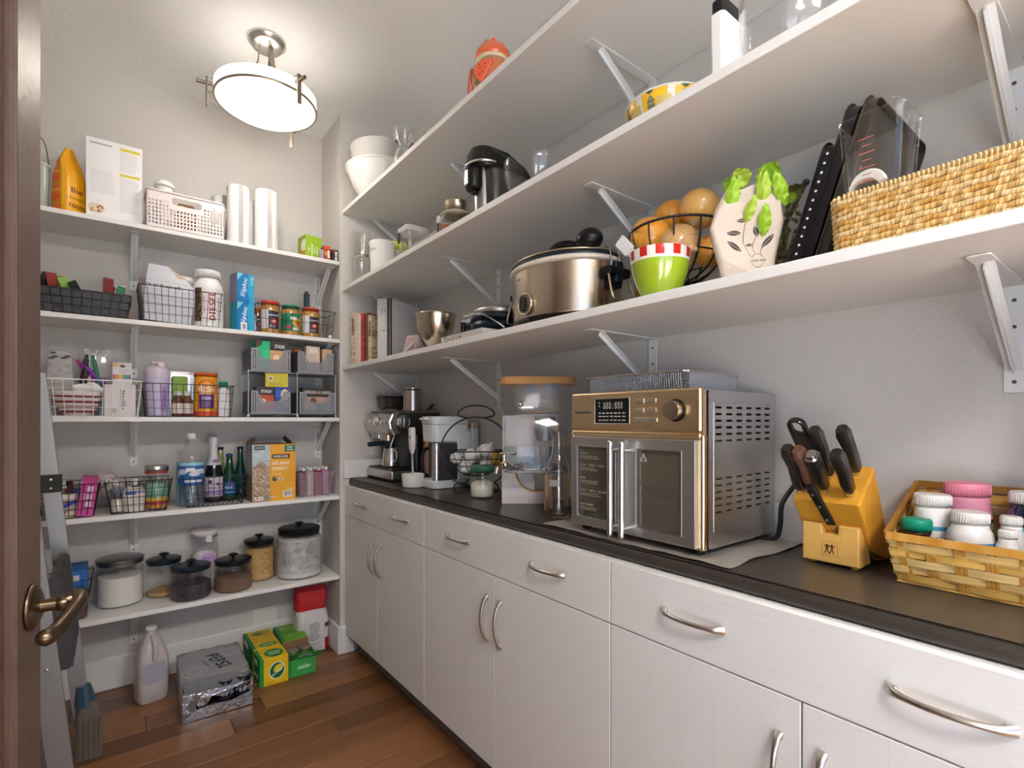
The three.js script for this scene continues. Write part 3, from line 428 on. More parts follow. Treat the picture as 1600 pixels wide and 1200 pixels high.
  pb('green-lidded peanut butter jar with green label', [0.7, y + 0.004, -2.715], 0.044, 0.15, '#1f8a63', '#c08a45', print(256, 160, (x) => { fill(x, '#17805f', 0, 0, 256, 160); ell(x, '#e9b23a', 165, 80, 50, 44); ell(x, '#b66a22', 170, 84, 30, 22, 0.6); fill(x, '#e6e2dc', 100, 30, 50, 26); ell(x, '#c5315c', 84, 126, 18, 18); fill(x, '#e6e2dc', 120, 126, 60, 24); })); pb('red-lidded peanut butter jar at the corner end of the basket', [0.797, y + 0.004, -2.715], 0.045, 0.15, '#d6452f', '#c49046', kr);
  { const o = thing('sauce_bottle', 'slim bottle with dark teal wrapped neck behind the jars', 'bottle', [0.8, y + 0.004, -2.795]); part('body', lat([[0, 0], [0.022, 0], [0.023, 0.1], [0.011, 0.14], [0.01, 0.19], [0, 0.19]], 24), M.glass, o); part('cap', mg(cy(0.0145, 0.0145, 0.07, 0, 0.172, 0), cy(0.009, 0.009, 0.012, 0, 0.242, 0)), mat(rgb(0.01, 0.05, 0.07), 0.4), o); }
  solo('shelf_peg', 'small round white ball resting at the shelf front corner', 'ball', sph(0.009, 0, 0.009, 0, 14), M.white, [0.872, y + 0.0003, -2.643]);
}

// ---------- middle end shelf ----------
{
  const y = TB.S3;
  wireBasket('wire_basket', 'white wire basket holding the striped bowl and sundries', [-0.065, y, -2.735], 0, { w: 0.32, d: 0.18, h: 0.15, n: 10, rows: 3, m: M.wireW, r: 0.0013, rim: 0.0026, flare: 0.014 });
  { const o = thing('striped_bowl', 'white bowl with dark red painted bands in the wire basket', 'bowl', [-0.115, y + 0.004, -2.735]);
    part('bowl', lat([[0, 0.003], [0.034, 0.003], [0.036, 0], [0.042, 0], [0.055, 0.015], [0.072, 0.05], [0.079, 0.085], [0.0795, 0.1], [0.077, 0.1], [0.07, 0.05], [0.045, 0.012], [0, 0.01]], 44), mat('#e6dfda', 0.3), o);
    for (const [r, b] of [[0.0545, 0.0125], [0.0645, 0.031], [0.073, 0.051], [0.0782, 0.072]]) part('stripe', lat([[r, b], [r + 0.0042, b + 0.009]], 44).translate(0, 0, 0), mat(rgb(0.3, 0.045, 0.055), 0.3), o); }
  solo('napkin', 'folded white napkin resting on the striped bowl', 'napkin', bend(loft([[0.1, 0.07, 0.02, 0], [0.105, 0.075, 0.02, 0.012], [0.06, 0.05, 0.02, 0.03]]), (a, b, c) => [a, b + 0.004 * Math.sin(a * 90), c]), M.paper, [-0.085, y + 0.106, -2.72]);
  { const p = solo('paper_packet', 'grey marbled paper packet standing at the back of the white basket', 'packet', loft([[0.082, 0.03, 0.006, 0], [0.084, 0.034, 0.006, 0.15], [0.074, 0.02, 0.004, 0.24], [0.066, 0.006, 0.002, 0.262]]), print(128, 256, (x) => { fill(x, '#b9b6b6', 0, 0, 128, 256); for (let i = 0; i < 160; i++) { x.globalAlpha = 0.5; ell(x, ['#a6a3a5', '#cbc9c9', '#989599'][i % 3], rnd(0, 128), rnd(0, 256), rnd(4, 14), rnd(2, 5), rnd(0, 3)); } x.globalAlpha = 1; for (let i = 0; i < 14; i++) ell(x, '#55504e', rnd(20, 110), rnd(0, 30), 6, 4); }), [-0.172, y + 0.006, -2.785]); }
  { const o = thing('marker_pouch', 'clear plastic pouch holding coloured pens', 'pouch', [-0.06, y + 0.006, -2.79]); part('pouch', loft([[0.1, 0.04, 0.01, 0], [0.11, 0.045, 0.01, 0.18], [0.115, 0.02, 0.004, 0.262]], { capTop: false }), M.clear, o); part('bow', mg([-1, 0, 1].map((s) => tb([[s * 0.03, 0.25, 0], [s * 0.04 + 0.006, 0.275, 0.01], [s * 0.02, 0.27, 0]], 0.003))), M.white, o); }
  [['#b3208e', 'magenta', -0.075, 32], ['#8a2bb0', 'purple', -0.044, 40], ['#2a2427', 'black', -0.11, -8], ['#3a2a26', 'dark brown', -0.098, -4], ['#dfdcdc', 'white', -0.09, -12], ['#2f7d63', 'green', -0.045, 10]].forEach(([c, n, x, a], i) => { const p = solo('marker_pen', `${n} pen inside the clear pouch`, 'pen', mg(cy(0.0085, 0.0085, 0.125, 0, 0, 0, 12), cy(0.007, 0.005, 0.02, 0, 0.125, 0, 12)), mat(c, 0.4), [x + (a > 20 ? 0.03 : 0), y + 0.115, -2.79 + (i % 2) * 0.018], 0, 'pens in the clear pouch'); p.rotation.z = a * DEG; });
  { carton('candle_box', 'small white box with a rainbow row of squares', 'box', [0.028, y + 0.136, -2.745], 0, 0.064, 0.092, 0.05, { f: print(128, 192, (x) => { fill(x, '#dcd6d4', 0, 0, 128, 192); ['#c8574b', '#d98a3c', '#d6bb3f', '#5f9a54', '#4a7f8c', '#67668f'].forEach((c, i) => fill(x, c, 4 + i * 20, 104, 18, 38)); ell(x, '#e0b04a', 18, 24, 20, 14); ell(x, '#4c4743', 66, 30, 18, 12); lines(x, 40, 60, 60, 3, 12, '#b8b2b0', 3); }) }, flatM('#d2ccc9')); }
  { carton('appliance_box', 'white appliance carton with vertical black lettering', 'box', [0.021, y + 0.004, -2.73], 0, 0.104, 0.13, 0.09, { f: print(256, 320, (x) => { fill(x, '#dcd6d6', 0, 0, 256, 320); txt(x, 'Breville', 148, 150, 52, '#3b3638', { rot: Math.PI / 2, font: 'serif' }); for (let i = 0; i < 36; i++) fill(x, '#8e898a', 52 + (i % 6) * 8, 246 + Math.floor(i / 6) * 8, 6, 6); }) }, flatM('#d9d3d3')); }
  solo('wooden_block', 'pale wooden block at the end of the white basket', 'block', bx(0.04, 0.12, 0.06, 0, 0.0006, 0, 0.004), M.oak, [-0.245, y + 0.004, -2.72]);
  wireBasket('wire_basket', 'black wire basket with lilac shaker and orange canister', [0.268, y, -2.735], 0, { w: 0.345, d: 0.18, h: 0.145, n: 12, rows: 3 });
  { const o = thing('shaker_bottle', 'lilac plastic shaker bottle with flip lid', 'bottle', [0.15, y + 0.004, -2.71]), lil = mat(rgb(0.53, 0.46, 0.66), 0.35);
    part('cup', lat([[0, 0], [0.036, 0], [0.038, 0.004], [0.046, 0.165], [0, 0.165]], 36), lil, o); const l = part('lid', lat([[0.047, 0.165], [0.048, 0.19], [0.042, 0.206], [0.024, 0.216], [0, 0.218]], 36), mat(rgb(0.6, 0.52, 0.62), 0.35), o); part('spout_cap', mg(cy(0.017, 0.016, 0.022, 0.012, 0.212, 0.01), bx(0.044, 0.008, 0.02, 0.0, 0.228, 0.01, 0.003)), mat(rgb(0.62, 0.54, 0.63), 0.35), l); part('print', wrap(0.0463, 0.11, 0.02, 0.55, 0.5), print(64, 192, (x) => { fill(x, '#a58ec4', 0, 0, 64, 192); txt(x, 'BUILT', 32, 96, 46, '#6d3fb0', { rot: -Math.PI / 2 }); }), o); }
  { const o = thing('foil_tray', 'silvery aluminium foil tray stored on edge behind the bottles', 'tray', [0.285, y + 0.004, -2.8]); part('tray', bend(loft([[0.2, 0.02, 0.008, 0], [0.2, 0.03, 0.01, 0.19], [0.212, 0.036, 0.014, 0.203]], { n: 4 }), (a, b, c) => [a, b + 0.002 * Math.sin(a * 200), c]), metal(rgb(0.8, 0.8, 0.8), 0.35), o); }
  solo('snack_sleeve', 'green and white striped sleeve standing in front of foil tray', 'packet', bx(0.06, 0.18, 0.04, 0, 0, 0, 0.008), [0, 0, 0, 0, flatM('#84ab3c'), 0].map((m) => m || flatM('#b8b2ae')), [0.235, y + 0.004, -2.76]);
  [[0.222, 'brown pill bottle with white label beside the shaker'], [0.258, 'brown pill bottle with white label beside the orange canister']].forEach(([x, l]) => { const o = thing('pill_bottle', l, 'bottle', [x, y + 0.004, -2.69], 0, 'brown pill bottles'); part('bottle', lat([[0, 0], [0.021, 0], [0.022, 0.07], [0.014, 0.082], [0.014, 0.09], [0, 0.09]], 24), mat(rgb(0.16, 0.05, 0.03), 0.2), o); part('cap', lidG(0.016, 0.02, 0.0895), M.white, o); part('label', wrap(0.0224, 0.045, 0.012, 0, 4), mat(rgb(0.66, 0.55, 0.52), 0.6), o); });
  solo('serving_tongs', 'slim silvery metal tongs upright in the black basket', 'tongs', mg(bar([-0.004, 0, 0], [-0.002, 0.19, 0], 0.008, 0.002), bar([0.006, 0, 0], [0.003, 0.19, 0], 0.008, 0.002)), M.chrome, [0.282, y + 0.004, -2.705]);
  { const o = thing('fibre_canister', 'orange and yellow canister with purple label panel', 'canister', [0.33, y + 0.004, -2.705]); part('canister', lat([[0, 0], [0.043, 0], [0.045, 0.004], [0.045, 0.178], [0, 0.178]], 36), mat('#e89a12', 0.3), o); part('lid', lidG(0.0465, 0.018, 0.178, 40), mat('#d9622e', 0.4), o);
    part('label', wrap(0.0455, 0.172, 0.003, 0, 3.6), print(320, 256, (x) => { fill(x, '#eaa61a', 0, 0, 320, 256); fill(x, '#d2452a', 0, 226, 320, 30); ell(x, '#e0701c', 160, 86, 84, 76); ell(x, '#efa032', 160, 86, 66, 58); fill(x, '#5d2a76', 98, 116, 124, 90); txt(x, 'Meta', 150, 72, 58, '#fbf3ea', { font: 'serif' }); txt(x, 'MUCIL', 156, 102, 26, '#fbe6d0'); txt(x, 'FIBRE', 160, 140, 30, '#e6d4ee'); lines(x, 120, 164, 80, 3, 13, '#a98abf', 5); }), o); }
  { const o = thing('white_bottle', 'white bottle with green cap beside the orange canister', 'bottle', [0.402, y + 0.004, -2.71]); part('bottle', loft([[0.046, 0.034, 0.01, 0], [0.048, 0.036, 0.012, 0.12], [0.03, 0.026, 0.012, 0.135]]), mat(rgb(0.7, 0.65, 0.72), 0.4), o); part('cap', lidG(0.018, 0.026, 0.1345, 28), mat('#14825c', 0.4), o); }
  { // two-tier wire organiser for bins
    const o = thing('bin_rack', 'two-tier silver wire rack holding grey perforated bins', 'rack', [0.7, y, -2.74]), r = 0.0028, gs = [];
    const X = [-0.205, 0.012, 0.2], Z = [-0.115, 0.095];
    for (const x of X) for (const z of Z) part('post', rod([x, 0.0005, z], [x, 0.222, z], r, 8), M.wireG, o);
    for (const z of Z) gs.push(rod([X[0], 0.216, z], [X[2], 0.216, z], r, 8), rod([X[0], 0.016, z], [X[2], 0.016, z], r * 0.8, 8));
    for (const x of X) gs.push(rod([x, 0.216, Z[0]], [x, 0.216, Z[1]], r, 8));
    part('rail', mg(gs), M.wireG, o); part('shelf_mesh', mg([...Array(22)].map((_, i) => rod([X[0] + i * (X[2] - X[0]) / 21, 0.2145, Z[0]], [X[0] + i * (X[2] - X[0]) / 21, 0.2145, Z[1]], 0.0012, 5))), M.wireG, o);
    for (const x of X) part('rubber_foot', sph(0.006, x, 0.007, Z[1], 10), M.cream, o);
  }
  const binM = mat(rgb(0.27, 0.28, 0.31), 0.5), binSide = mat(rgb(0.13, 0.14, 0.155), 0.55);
  const frontHoles = []; for (let i = 0; i < 17; i++) for (let j = 0; j < 8; j++) { const cx = -0.078 + i * 0.00975, cyy = 0.012 + j * 0.0115; if (Math.abs(cx) < 0.052 && cyy > 0.05 || cyy > 0.094) continue; frontHoles.push([[cx - 0.002, cyy - 0.0036], [cx + 0.002, cyy - 0.0036], [cx + 0.002, cyy + 0.0036], [cx - 0.002, cyy + 0.0036]]); }
  const H = 0.106, outline = [[-0.087, 0], [0.087, 0], [0.087, H], [0.058, H], [0.046, H - 0.034], [0.03, H - 0.05], [-0.03, H - 0.05], [-0.046, H - 0.034], [-0.058, H], [-0.087, H]];
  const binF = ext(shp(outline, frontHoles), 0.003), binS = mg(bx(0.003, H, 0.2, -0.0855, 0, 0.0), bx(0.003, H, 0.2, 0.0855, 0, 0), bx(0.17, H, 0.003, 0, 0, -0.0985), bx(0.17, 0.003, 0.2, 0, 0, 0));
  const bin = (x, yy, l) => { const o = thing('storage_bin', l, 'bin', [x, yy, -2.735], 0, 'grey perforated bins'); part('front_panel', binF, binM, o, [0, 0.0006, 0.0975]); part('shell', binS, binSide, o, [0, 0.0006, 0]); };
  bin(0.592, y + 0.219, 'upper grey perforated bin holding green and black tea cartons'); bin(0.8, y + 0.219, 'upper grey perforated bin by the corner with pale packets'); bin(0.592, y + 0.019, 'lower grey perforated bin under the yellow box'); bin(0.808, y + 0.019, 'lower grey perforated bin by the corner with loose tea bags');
  const tea = (c2, s = 'STASH') => print(160, 192, (x) => { fill(x, c2, 0, 0, 160, 192); fill(x, '#2b2726', 0, 0, 160, 62); txt(x, '◆ ' + s, 80, 34, 32, '#e9e6e2', { w: 140 }); ell(x, '#e8cfa2', 60, 110, 30, 20); });
  carton('tea_carton', 'emerald green tea carton in the upper bin', 'box', [0.557, y + 0.226, -2.672], 4 * DEG, 0.062, 0.135, 0.06, { f: print(96, 192, (x) => { fill(x, '#21b57c', 0, 0, 96, 192); ell(x, '#5a4130', 8, 8, 30, 40, 0.6); fill(x, '#35c890', 40, 60, 50, 120); }) }, flatM('#1f9e6e')); carton('tea_carton', 'black-topped tea carton with peach label in the upper bin', 'box', [0.626, y + 0.226, -2.672], 0, 0.076, 0.138, 0.06, { f: tea('#cfa06e') }, flatM('#2b2726'));
  carton('tea_carton', 'black-topped tea carton with red label in the lower bin', 'box', [0.566, y + 0.026, -2.672], 0, 0.08, 0.118, 0.06, { f: tea('#c2402c') }, flatM('#2b2726')); carton('tea_carton', 'royal blue tea carton with cream oval in the lower bin', 'box', [0.644, y + 0.026, -2.672], 0, 0.07, 0.12, 0.06, { f: print(128, 192, (x) => { fill(x, '#1c3f94', 0, 0, 128, 192); fill(x, '#2f5cc0', 10, 20, 44, 60); ell(x, '#e6d9ae', 84, 60, 34, 44); lines(x, 60, 120, 60, 4, 12, '#c9d2e6', 3); }) }, flatM('#1b3a86'));
  carton('tea_carton', 'yellow tea carton lying on top of the lower bin cartons', 'box', [0.625, y + 0.1465, -2.69], -6 * DEG, 0.1, 0.066, 0.07, { f: print(192, 128, (x) => { fill(x, '#d9c81e', 0, 0, 192, 128); fill(x, '#efe9c9', 24, 30, 40, 44); fill(x, '#8a8360', 32, 38, 24, 28); lines(x, 30, 92, 130, 3, 10, '#a59a1c', 4); }), l: flatM('#b7a77a') }, flatM('#d3c31f'));
  carton('tea_carton', 'dark tea carton with cream lettering in the corner lower bin', 'box', [0.812, y + 0.026, -2.67], 0, 0.15, 0.122, 0.05, { f: print(256, 160, (x) => { fill(x, '#35312f', 0, 0, 256, 160); txt(x, 'TWININGS of LONDON', 128, 30, 26, '#d9d2c8', { w: 220 }); fill(x, '#b79a88', 20, 60, 216, 90); ell(x, '#7a4a30', 90, 84, 26, 20); ell(x, '#2e8f74', 150, 120, 34, 24); ell(x, '#d9b7a9', 60, 120, 40, 26); }) }, flatM('#2f2b2a'));
  solo('tea_bag', 'green and white tea sachet lying over the corner lower bin', 'sachet', bx(0.05, 0.055, 0.008, 0, 0, 0, 0.003), [0, 0, 0, 0, flatM('#2a8b72'), 0].map((m) => m || flatM('#cfd6d0')), [0.822, y + 0.085, -2.67], 0);
  carton('food_packet', 'pale pink and cream packet poking from the corner upper bin', 'packet', [0.79, y + 0.226, -2.672], 0, 0.066, 0.13, 0.04, { f: print(96, 192, (x) => { fill(x, '#d6c2b4', 0, 0, 96, 192); fill(x, '#e6dcd2', 20, 10, 60, 40); lines(x, 14, 64, 66, 7, 14, '#b89a90', 3); }) }, flatM('#d2beb2')); carton('food_packet', 'tan packet beside the pink one in the corner upper bin', 'packet', [0.86, y + 0.226, -2.672], 0, 0.05, 0.12, 0.04, {}, flatM('#c3a484')); solo('orange_pot', 'small orange pot at the back of the corner upper bin', 'pot', cy(0.022, 0.024, 0.12, 0, 0, 0), mat('#c06a2a', 0.5), [0.742, y + 0.226, -2.745]);
}

// ---------- fourth end shelf ----------
{
  const y = TB.S4;
  const wb = (l, x, w, d = 0.2, h = 0.135) => wireBasket('wire_basket', l, [x, y, -2.745], 0, { w, d, h, flare: 0.022, n: Math.round(w / 0.023), rows: 3, k: 6, r: 0.0014 });
  wb('black wire basket with leaning pink carton beside the ladder', -0.15, 0.215); wb('black wire basket with clip-top jar of layered colours', 0.085, 0.232); wb('black wire basket holding the water jug and dark bottles', 0.367, 0.262);
  { const p = carton('drink_mix_carton', 'bright pink slim carton leaning in the wire basket', 'box', [-0.092, y + 0.004, -2.715], 0, 0.05, 0.155, 0.1, { f: print(96, 256, (x) => { fill(x, '#cf3f97', 0, 0, 96, 256); fill(x, '#b4307f', 0, 0, 96, 30); for (const b of [60, 112, 160]) { fill(x, '#e9d9e6', 40, b, 34, 34); } txt(x, 'MIX', 22, 130, 26, '#f2d6e8', { rot: -Math.PI / 2 }); }) }, flatM('#c23a8b')); p.rotation.z = -7 * DEG; }
  { const o = thing('spread_jar', 'small jar with metal lid and pale label behind the ladder', 'jar', [-0.165, y + 0.004, -2.765]); part('glass', lat([[0, 0], [0.036, 0], [0.038, 0.01], [0.038, 0.11], [0.032, 0.122], [0, 0.122]], 32), mat(rgb(0.12, 0.05, 0.03), 0.15), o); part('lid', lidG(0.035, 0.018, 0.122), M.steel, o); part('label', bx(0.045, 0.03, 0.001, 0, 0.11, 0.039), flatM('#a9bfae'), o, [0, 0, 0], [0, 0.1, 0.1]); }
  { const o = thing('biscuit_packet', 'cream and brown packet with blue ribbon band in wire basket', 'packet', [-0.15, y + 0.004, -2.69]); part('packet', loft([[0.072, 0.05, 0.02, 0], [0.076, 0.055, 0.02, 0.06], [0.072, 0.04, 0.015, 0.092]]), print(128, 128, (x) => { fill(x, '#b9a394', 0, 0, 128, 128); for (let i = 0; i < 40; i++) ell(x, ['#8c6d5c', '#d8c9bd'][i % 2], rnd(0, 128), rnd(0, 128), 8, 5); fill(x, '#e3d9d4', 0, 6, 128, 20); }), o); part('band', bar([-0.036, 0.03, 0.028], [0.036, 0.065, 0.028], 0.014, 0.002, V(-0.4, 0.9, 0)), mat('#2a32b4', 0.3), o); }
  solo('blue_pouch', 'deep blue foil sachet between packet and pink carton', 'sachet', loft([[0.03, 0.03, 0.01, 0], [0.032, 0.034, 0.01, 0.07], [0.03, 0.006, 0.002, 0.105]]), mat('#1e2f8a', 0.3), [-0.12, y + 0.004, -2.73]);
  { const p = solo('cellophane_bag', 'clear printed cellophane bag sticking up from wire basket', 'bag', bend(loft([[0.05, 0.03, 0.01, 0], [0.085, 0.04, 0.012, 0.07], [0.075, 0.02, 0.006, 0.12], [0.05, 0.006, 0.002, 0.155]], { n: 6 }), (a, b, c) => [a + 0.004 * Math.sin(b * 140), b, c + 0.005 * Math.sin(a * 160 + b * 60)]), print(128, 128, (x) => { fill(x, '#b3a7a4', 0, 0, 128, 128); for (let i = 0; i < 60; i++) { x.globalAlpha = 0.5; ell(x, ['#d8cfcd', '#8f7f7e', '#c4b3b0'][i % 3], rnd(0, 128), rnd(0, 128), 7, 3, rnd(0, 3)); } x.globalAlpha = 1; txt(x, 'snacks', 45, 40, 20, '#5b3f48', { rot: -0.3 }); }, 0.3), [0.03, y + 0.03, -2.77]); p.rotation.z = 0.45; }
  { const o = thing('spice_jar', 'small clear jar with pale grey lid in wire basket', 'jar', [0.012, y + 0.004, -2.705]); part('glass', lat([[0, 0], [0.024, 0], [0.026, 0.008], [0.026, 0.07], [0.022, 0.08]], 28), M.glass, o); part('lid', lidG(0.025, 0.02, 0.078), flatM('#7d93a0'), o); solo('jar_filling', 'pale powder in the small clear jar', 'food', cy(0.023, 0.023, 0.05, 0, 0.004, 0), M.cream, [0.012, y + 0.004, -2.705], 0, undefined, 'stuff'); }
  solo('flour_packet', 'white creased packet with blue stripe in wire basket', 'packet', loft([[0.07, 0.05, 0.02, 0], [0.08, 0.055, 0.02, 0.05], [0.076, 0.04, 0.015, 0.088], [0.05, 0.01, 0.004, 0.1]]), print(128, 96, (x) => { fill(x, '#d5cdc8', 0, 0, 128, 96); fill(x, '#2f5aa0', 36, 14, 20, 14); fill(x, '#8d86b0', 56, 12, 40, 12); lines(x, 30, 40, 60, 4, 11, '#b3a6a0', 3); }), [0.068, y + 0.004, -2.7]);
  { const o = thing('flavouring_bottle', 'small brown bottle with white cap in wire basket', 'bottle', [0.072, y + 0.004, -2.775]); part('bottle', lat([[0, 0], [0.018, 0], [0.018, 0.08], [0.009, 0.095], [0.009, 0.1], [0, 0.1]], 20), mat(rgb(0.07, 0.035, 0.02), 0.15), o); part('cap', cy(0.012, 0.012, 0.028, 0, 0.1, 0), M.white, o); }
  { const at = [0.148, y + 0.004, -2.73], o = thing('clip_jar', 'glass clip-top jar with layered coloured contents and steel lid', 'jar', at); part('glass', lat([[0, 0.001], [0.042, 0.001], [0.046, 0.008], [0.046, 0.125], [0.04, 0.14], [0.04, 0.152]], 36), M.glass, o); part('seal', cy(0.043, 0.043, 0.012, 0, 0.1515, 0), mat(rgb(0.28, 0.06, 0.03), 0.5), o); part('lid', lat([[0, 0.164], [0.044, 0.164], [0.046, 0.17], [0.046, 0.184], [0.036, 0.189], [0, 0.19]], 36), M.steel, o); part('clip', tb([[0.026, 0.14, 0.042], [0.034, 0.115, 0.045], [0.044, 0.1, 0.032], [0.048, 0.12, 0.016], [0.044, 0.15, 0.01]], 0.0014), M.chrome, o);
    [['#c98a2e', 'orange'], ['#b9343e', 'red'], ['#d9b436', 'yellow'], ['#6fa08c', 'sage green'], ['#86b29d', 'mint green']].forEach(([c, n], i) => solo('coloured_layer', `${n} layer of small sweets inside the clip-top jar`, 'food', cy(0.0435, 0.0435, [0.014, 0.016, 0.014, 0.03, 0.03][i], 0, 0, 0, 32), mat(c, 0.8), [at[0], at[1] + [0.004, 0.0185, 0.035, 0.0495, 0.08][i], at[2]], 0, undefined, 'stuff')); }
  { const o = thing('water_jug', 'large clear plastic water bottle with blue label and white cap', 'bottle', [0.276, y + 0.004, -2.715]);
    part('bottle', lat([[0, 0.004], [0.03, 0.001], [0.046, 0.004], [0.05, 0.014], [0.05, 0.05], [0.047, 0.055], [0.05, 0.06], [0.05, 0.19], [0.046, 0.22], [0.032, 0.262], [0.018, 0.288], [0.0145, 0.296], [0.0145, 0.306]], 40), M.clear, o); part('cap', mg(cy(0.0165, 0.0165, 0.02, 0, 0.304, 0), cy(0.019, 0.019, 0.004, 0, 0.298, 0)), M.white, o);
    part('label', wrap(0.0508, 0.1, 0.095, 0, 5.6), print(320, 128, (x) => { fill(x, '#2b66a8', 0, 0, 320, 128); fill(x, '#9cc6da', 0, 0, 320, 18); for (let i = 0; i < 14; i++) ell(x, '#c8cfd6', rnd(0, 320), 70 + rnd(-20, 10), 26, 14); fill(x, '#1c56a6', 0, 92, 320, 36); fill(x, '#dfe6ea', 120, 98, 90, 14); fill(x, '#dfe6ea', 130, 30, 40, 20); }), o);
    solo('water', 'water filling the lower half of the big clear bottle', 'water', lat([[0, 0.006], [0.044, 0.006], [0.048, 0.016], [0.0485, 0.1], [0, 0.1]], 32), new THREE.MeshPhysicalMaterial({ color: rgb(0.72, 0.82, 0.9), roughness: 0.05, transmission: 0.9, thickness: 0 }), [0.276, y + 0.004, -2.715], 0, undefined, 'stuff'); }
  solo('blue_carton', 'pale blue carton edge standing behind the water bottle', 'box', bx(0.05, 0.19, 0.03, 0, 0, 0), [0, 0, 0, 0, flatM('#7fb3c0'), 0].map((m) => m || flatM('#6aa3b2')), [0.252, y + 0.004, -2.8]);
  { const o = thing('sparkling_wine_bottle', 'dark sparkling bottle with white foil neck and lilac label', 'bottle', [0.374, y + 0.004, -2.79]), g = mat(rgb(0.012, 0.012, 0.015), 0.12);
    part('bottle', lat([[0, 0.01], [0.028, 0.001], [0.037, 0.006], [0.038, 0.13], [0.033, 0.165], [0.02, 0.2], [0.0155, 0.225], [0.015, 0.29], [0, 0.29]], 36), g, o); part('foil', lat([[0.0315, 0.172], [0.021, 0.2005], [0.0165, 0.226], [0.016, 0.272], [0.019, 0.276], [0.0188, 0.294], [0.012, 0.304], [0, 0.305]], 36), mat(rgb(0.66, 0.62, 0.66), 0.35), o); part('emblem', wrap(0.0275, 0.018, 0.181, 0.25, 1), flatM('#9a7f96'), o); part('label', wrap(0.0386, 0.09, 0.025, 0, 2.8), print(192, 160, (x) => { fill(x, '#cfc3cf', 0, 0, 192, 160); ell(x, '#3a3540', 60, 36, 16, 14); ell(x, '#5d4258', 120, 56, 18, 12); txt(x, 'SPARKLING', 96, 88, 22, '#7b4a8a'); const gr = '#9a86c4'; fill(x, gr, 0, 112, 192, 34); fill(x, '#c9a46a', 0, 148, 192, 6); }), o); }
  { const o = thing('soda_bottle', 'green glass soda bottle with round blue label', 'bottle', [0.44, y + 0.004, -2.79]); part('bottle', lat([[0, 0.006], [0.022, 0.001], [0.029, 0.006], [0.029, 0.09], [0.026, 0.12], [0.016, 0.165], [0.0125, 0.21], [0, 0.21]], 32), mat(rgb(0.01, 0.06, 0.03), 0.12), o); part('cap', lat([[0, 0.208], [0.0155, 0.208], [0.0145, 0.222], [0, 0.2235]], 24), mat('#1b5a8c', 0.3, { metalness: 0.5 }), o); part('label', wrap(0.0296, 0.06, 0.03, 0, 2.8), print(128, 128, (x) => { fill(x, '#174a86', 0, 0, 128, 128); ell(x, '#2466b0', 64, 50, 44, 40); ell(x, '#b83a34', 72, 34, 12, 14); txt(x, 'San', 50, 58, 30, '#dfe8f2', { font: 'serif' }); fill(x, '#7fb3d8', 20, 100, 90, 12); }), o); }
  for (const [x, z, l] of [[0.412, -2.86, 'pale green bottle neck showing between the dark bottles'], [0.497, -2.85, 'dark green bottle half hidden behind the coffee carton']]) { const o = thing('green_bottle', l, 'bottle', [x, y + 0.004, z]); part('bottle', lat([[0, 0.004], [0.024, 0.001], [0.028, 0.006], [0.028, 0.11], [0.014, 0.18], [0.012, 0.24], [0, 0.24]], 28), mat(x < 0.45 ? rgb(0.25, 0.32, 0.12) : rgb(0.008, 0.07, 0.05), 0.15), o); part('cap', cy(0.0135, 0.0135, 0.014, 0, 0.238, 0), M.navy, o); }
  { // coffee pod carton with open top flaps
    const o = thing('coffee_carton', 'opened yellow coffee pod carton with mountain photo and 120 count', 'box', [0.609, y, -2.725]);
    const f = print(768, 1024, (x) => {
      fill(x, '#e9a50f', 0, 0, 768, 1024); const g = 308;
      fill(x, '#aebfc4', 0, 0, g, 1024);
      for (let i = 0; i < 60; i++) { x.globalAlpha = 0.5; ell(x, ['#d9dedd', '#8ea4ad', '#c6c3ba'][i % 3], rnd(0, g), rnd(60, 300), rnd(30, 90), rnd(6, 16), -0.15); } x.globalAlpha = 1;
      x.fillStyle = '#a88b72'; x.beginPath(); x.moveTo(0, 430); x.lineTo(90, 330); x.lineTo(170, 300); x.lineTo(g, 420); x.lineTo(g, 1024); x.lineTo(0, 1024); x.fill();
      for (let i = 0; i < 150; i++) { x.globalAlpha = 0.6; ell(x, ['#d8cbb8', '#7b6350', '#c0a68a', '#e6ddcc', '#5f4c40'][i % 5], rnd(0, g), rnd(360, 960), rnd(8, 40), rnd(4, 14), 0.7); } x.globalAlpha = 1;
      fill(x, '#e9a50f', g, 0, 460, 1024);
      fill(x, '#3c3a3a', 36, 20, 180, 76); txt(x, 'KEURIG', 126, 58, 36, '#d9d5cf', { font: 'serif' });
      fill(x, '#16735c', 566, 16, 190, 120); txt(x, 'FAIR', 660, 52, 46, '#e3efe9'); txt(x, 'TRADE', 660, 100, 40, '#e3efe9');
      fill(x, '#33271b', 344, 180, 316, 78); txt(x, 'KIRKLAND', 502, 220, 54, '#f4efe6', { w: 286 });
      txt(x, 'MÉLANGE', 344, 344, 86, '#f6ead0', { align: 'left', w: 310 }); txt(x, 'SOMMET', 344, 440, 86, '#f6ead0', { align: 'left', w: 280 }); fill(x, '#f0d38a', 344, 500, 340, 3); txt(x, 'MI-NOIRE', 344, 540, 34, '#f6dfae', { align: 'left' });
      ell(x, '#114d3c', 388, 626, 42, 42); ell(x, '#e9a50f', 400, 616, 12, 20, 0.6); ell(x, '#d8cfb8', 506, 626, 44, 38); ell(x, '#6c5e46', 506, 626, 14, 14);
      fill(x, '#f0ece4', 540, 850, 160, 118); for (let i = 0; i < 18; i++) fill(x, '#4a4642', 560 + i * 7, 866, rnd(2, 5), 80); txt(x, '1.26 kg', 660, 820, 36, '#f6ead0');
      txt(x, '120', 112, 968, 96, '#fbf7ef'); fill(x, '#7f8a72', 200, 930, 130, 50); txt(x, 'K-CUP', 360, 950, 44, '#efe6d0');
    }, 0.4);
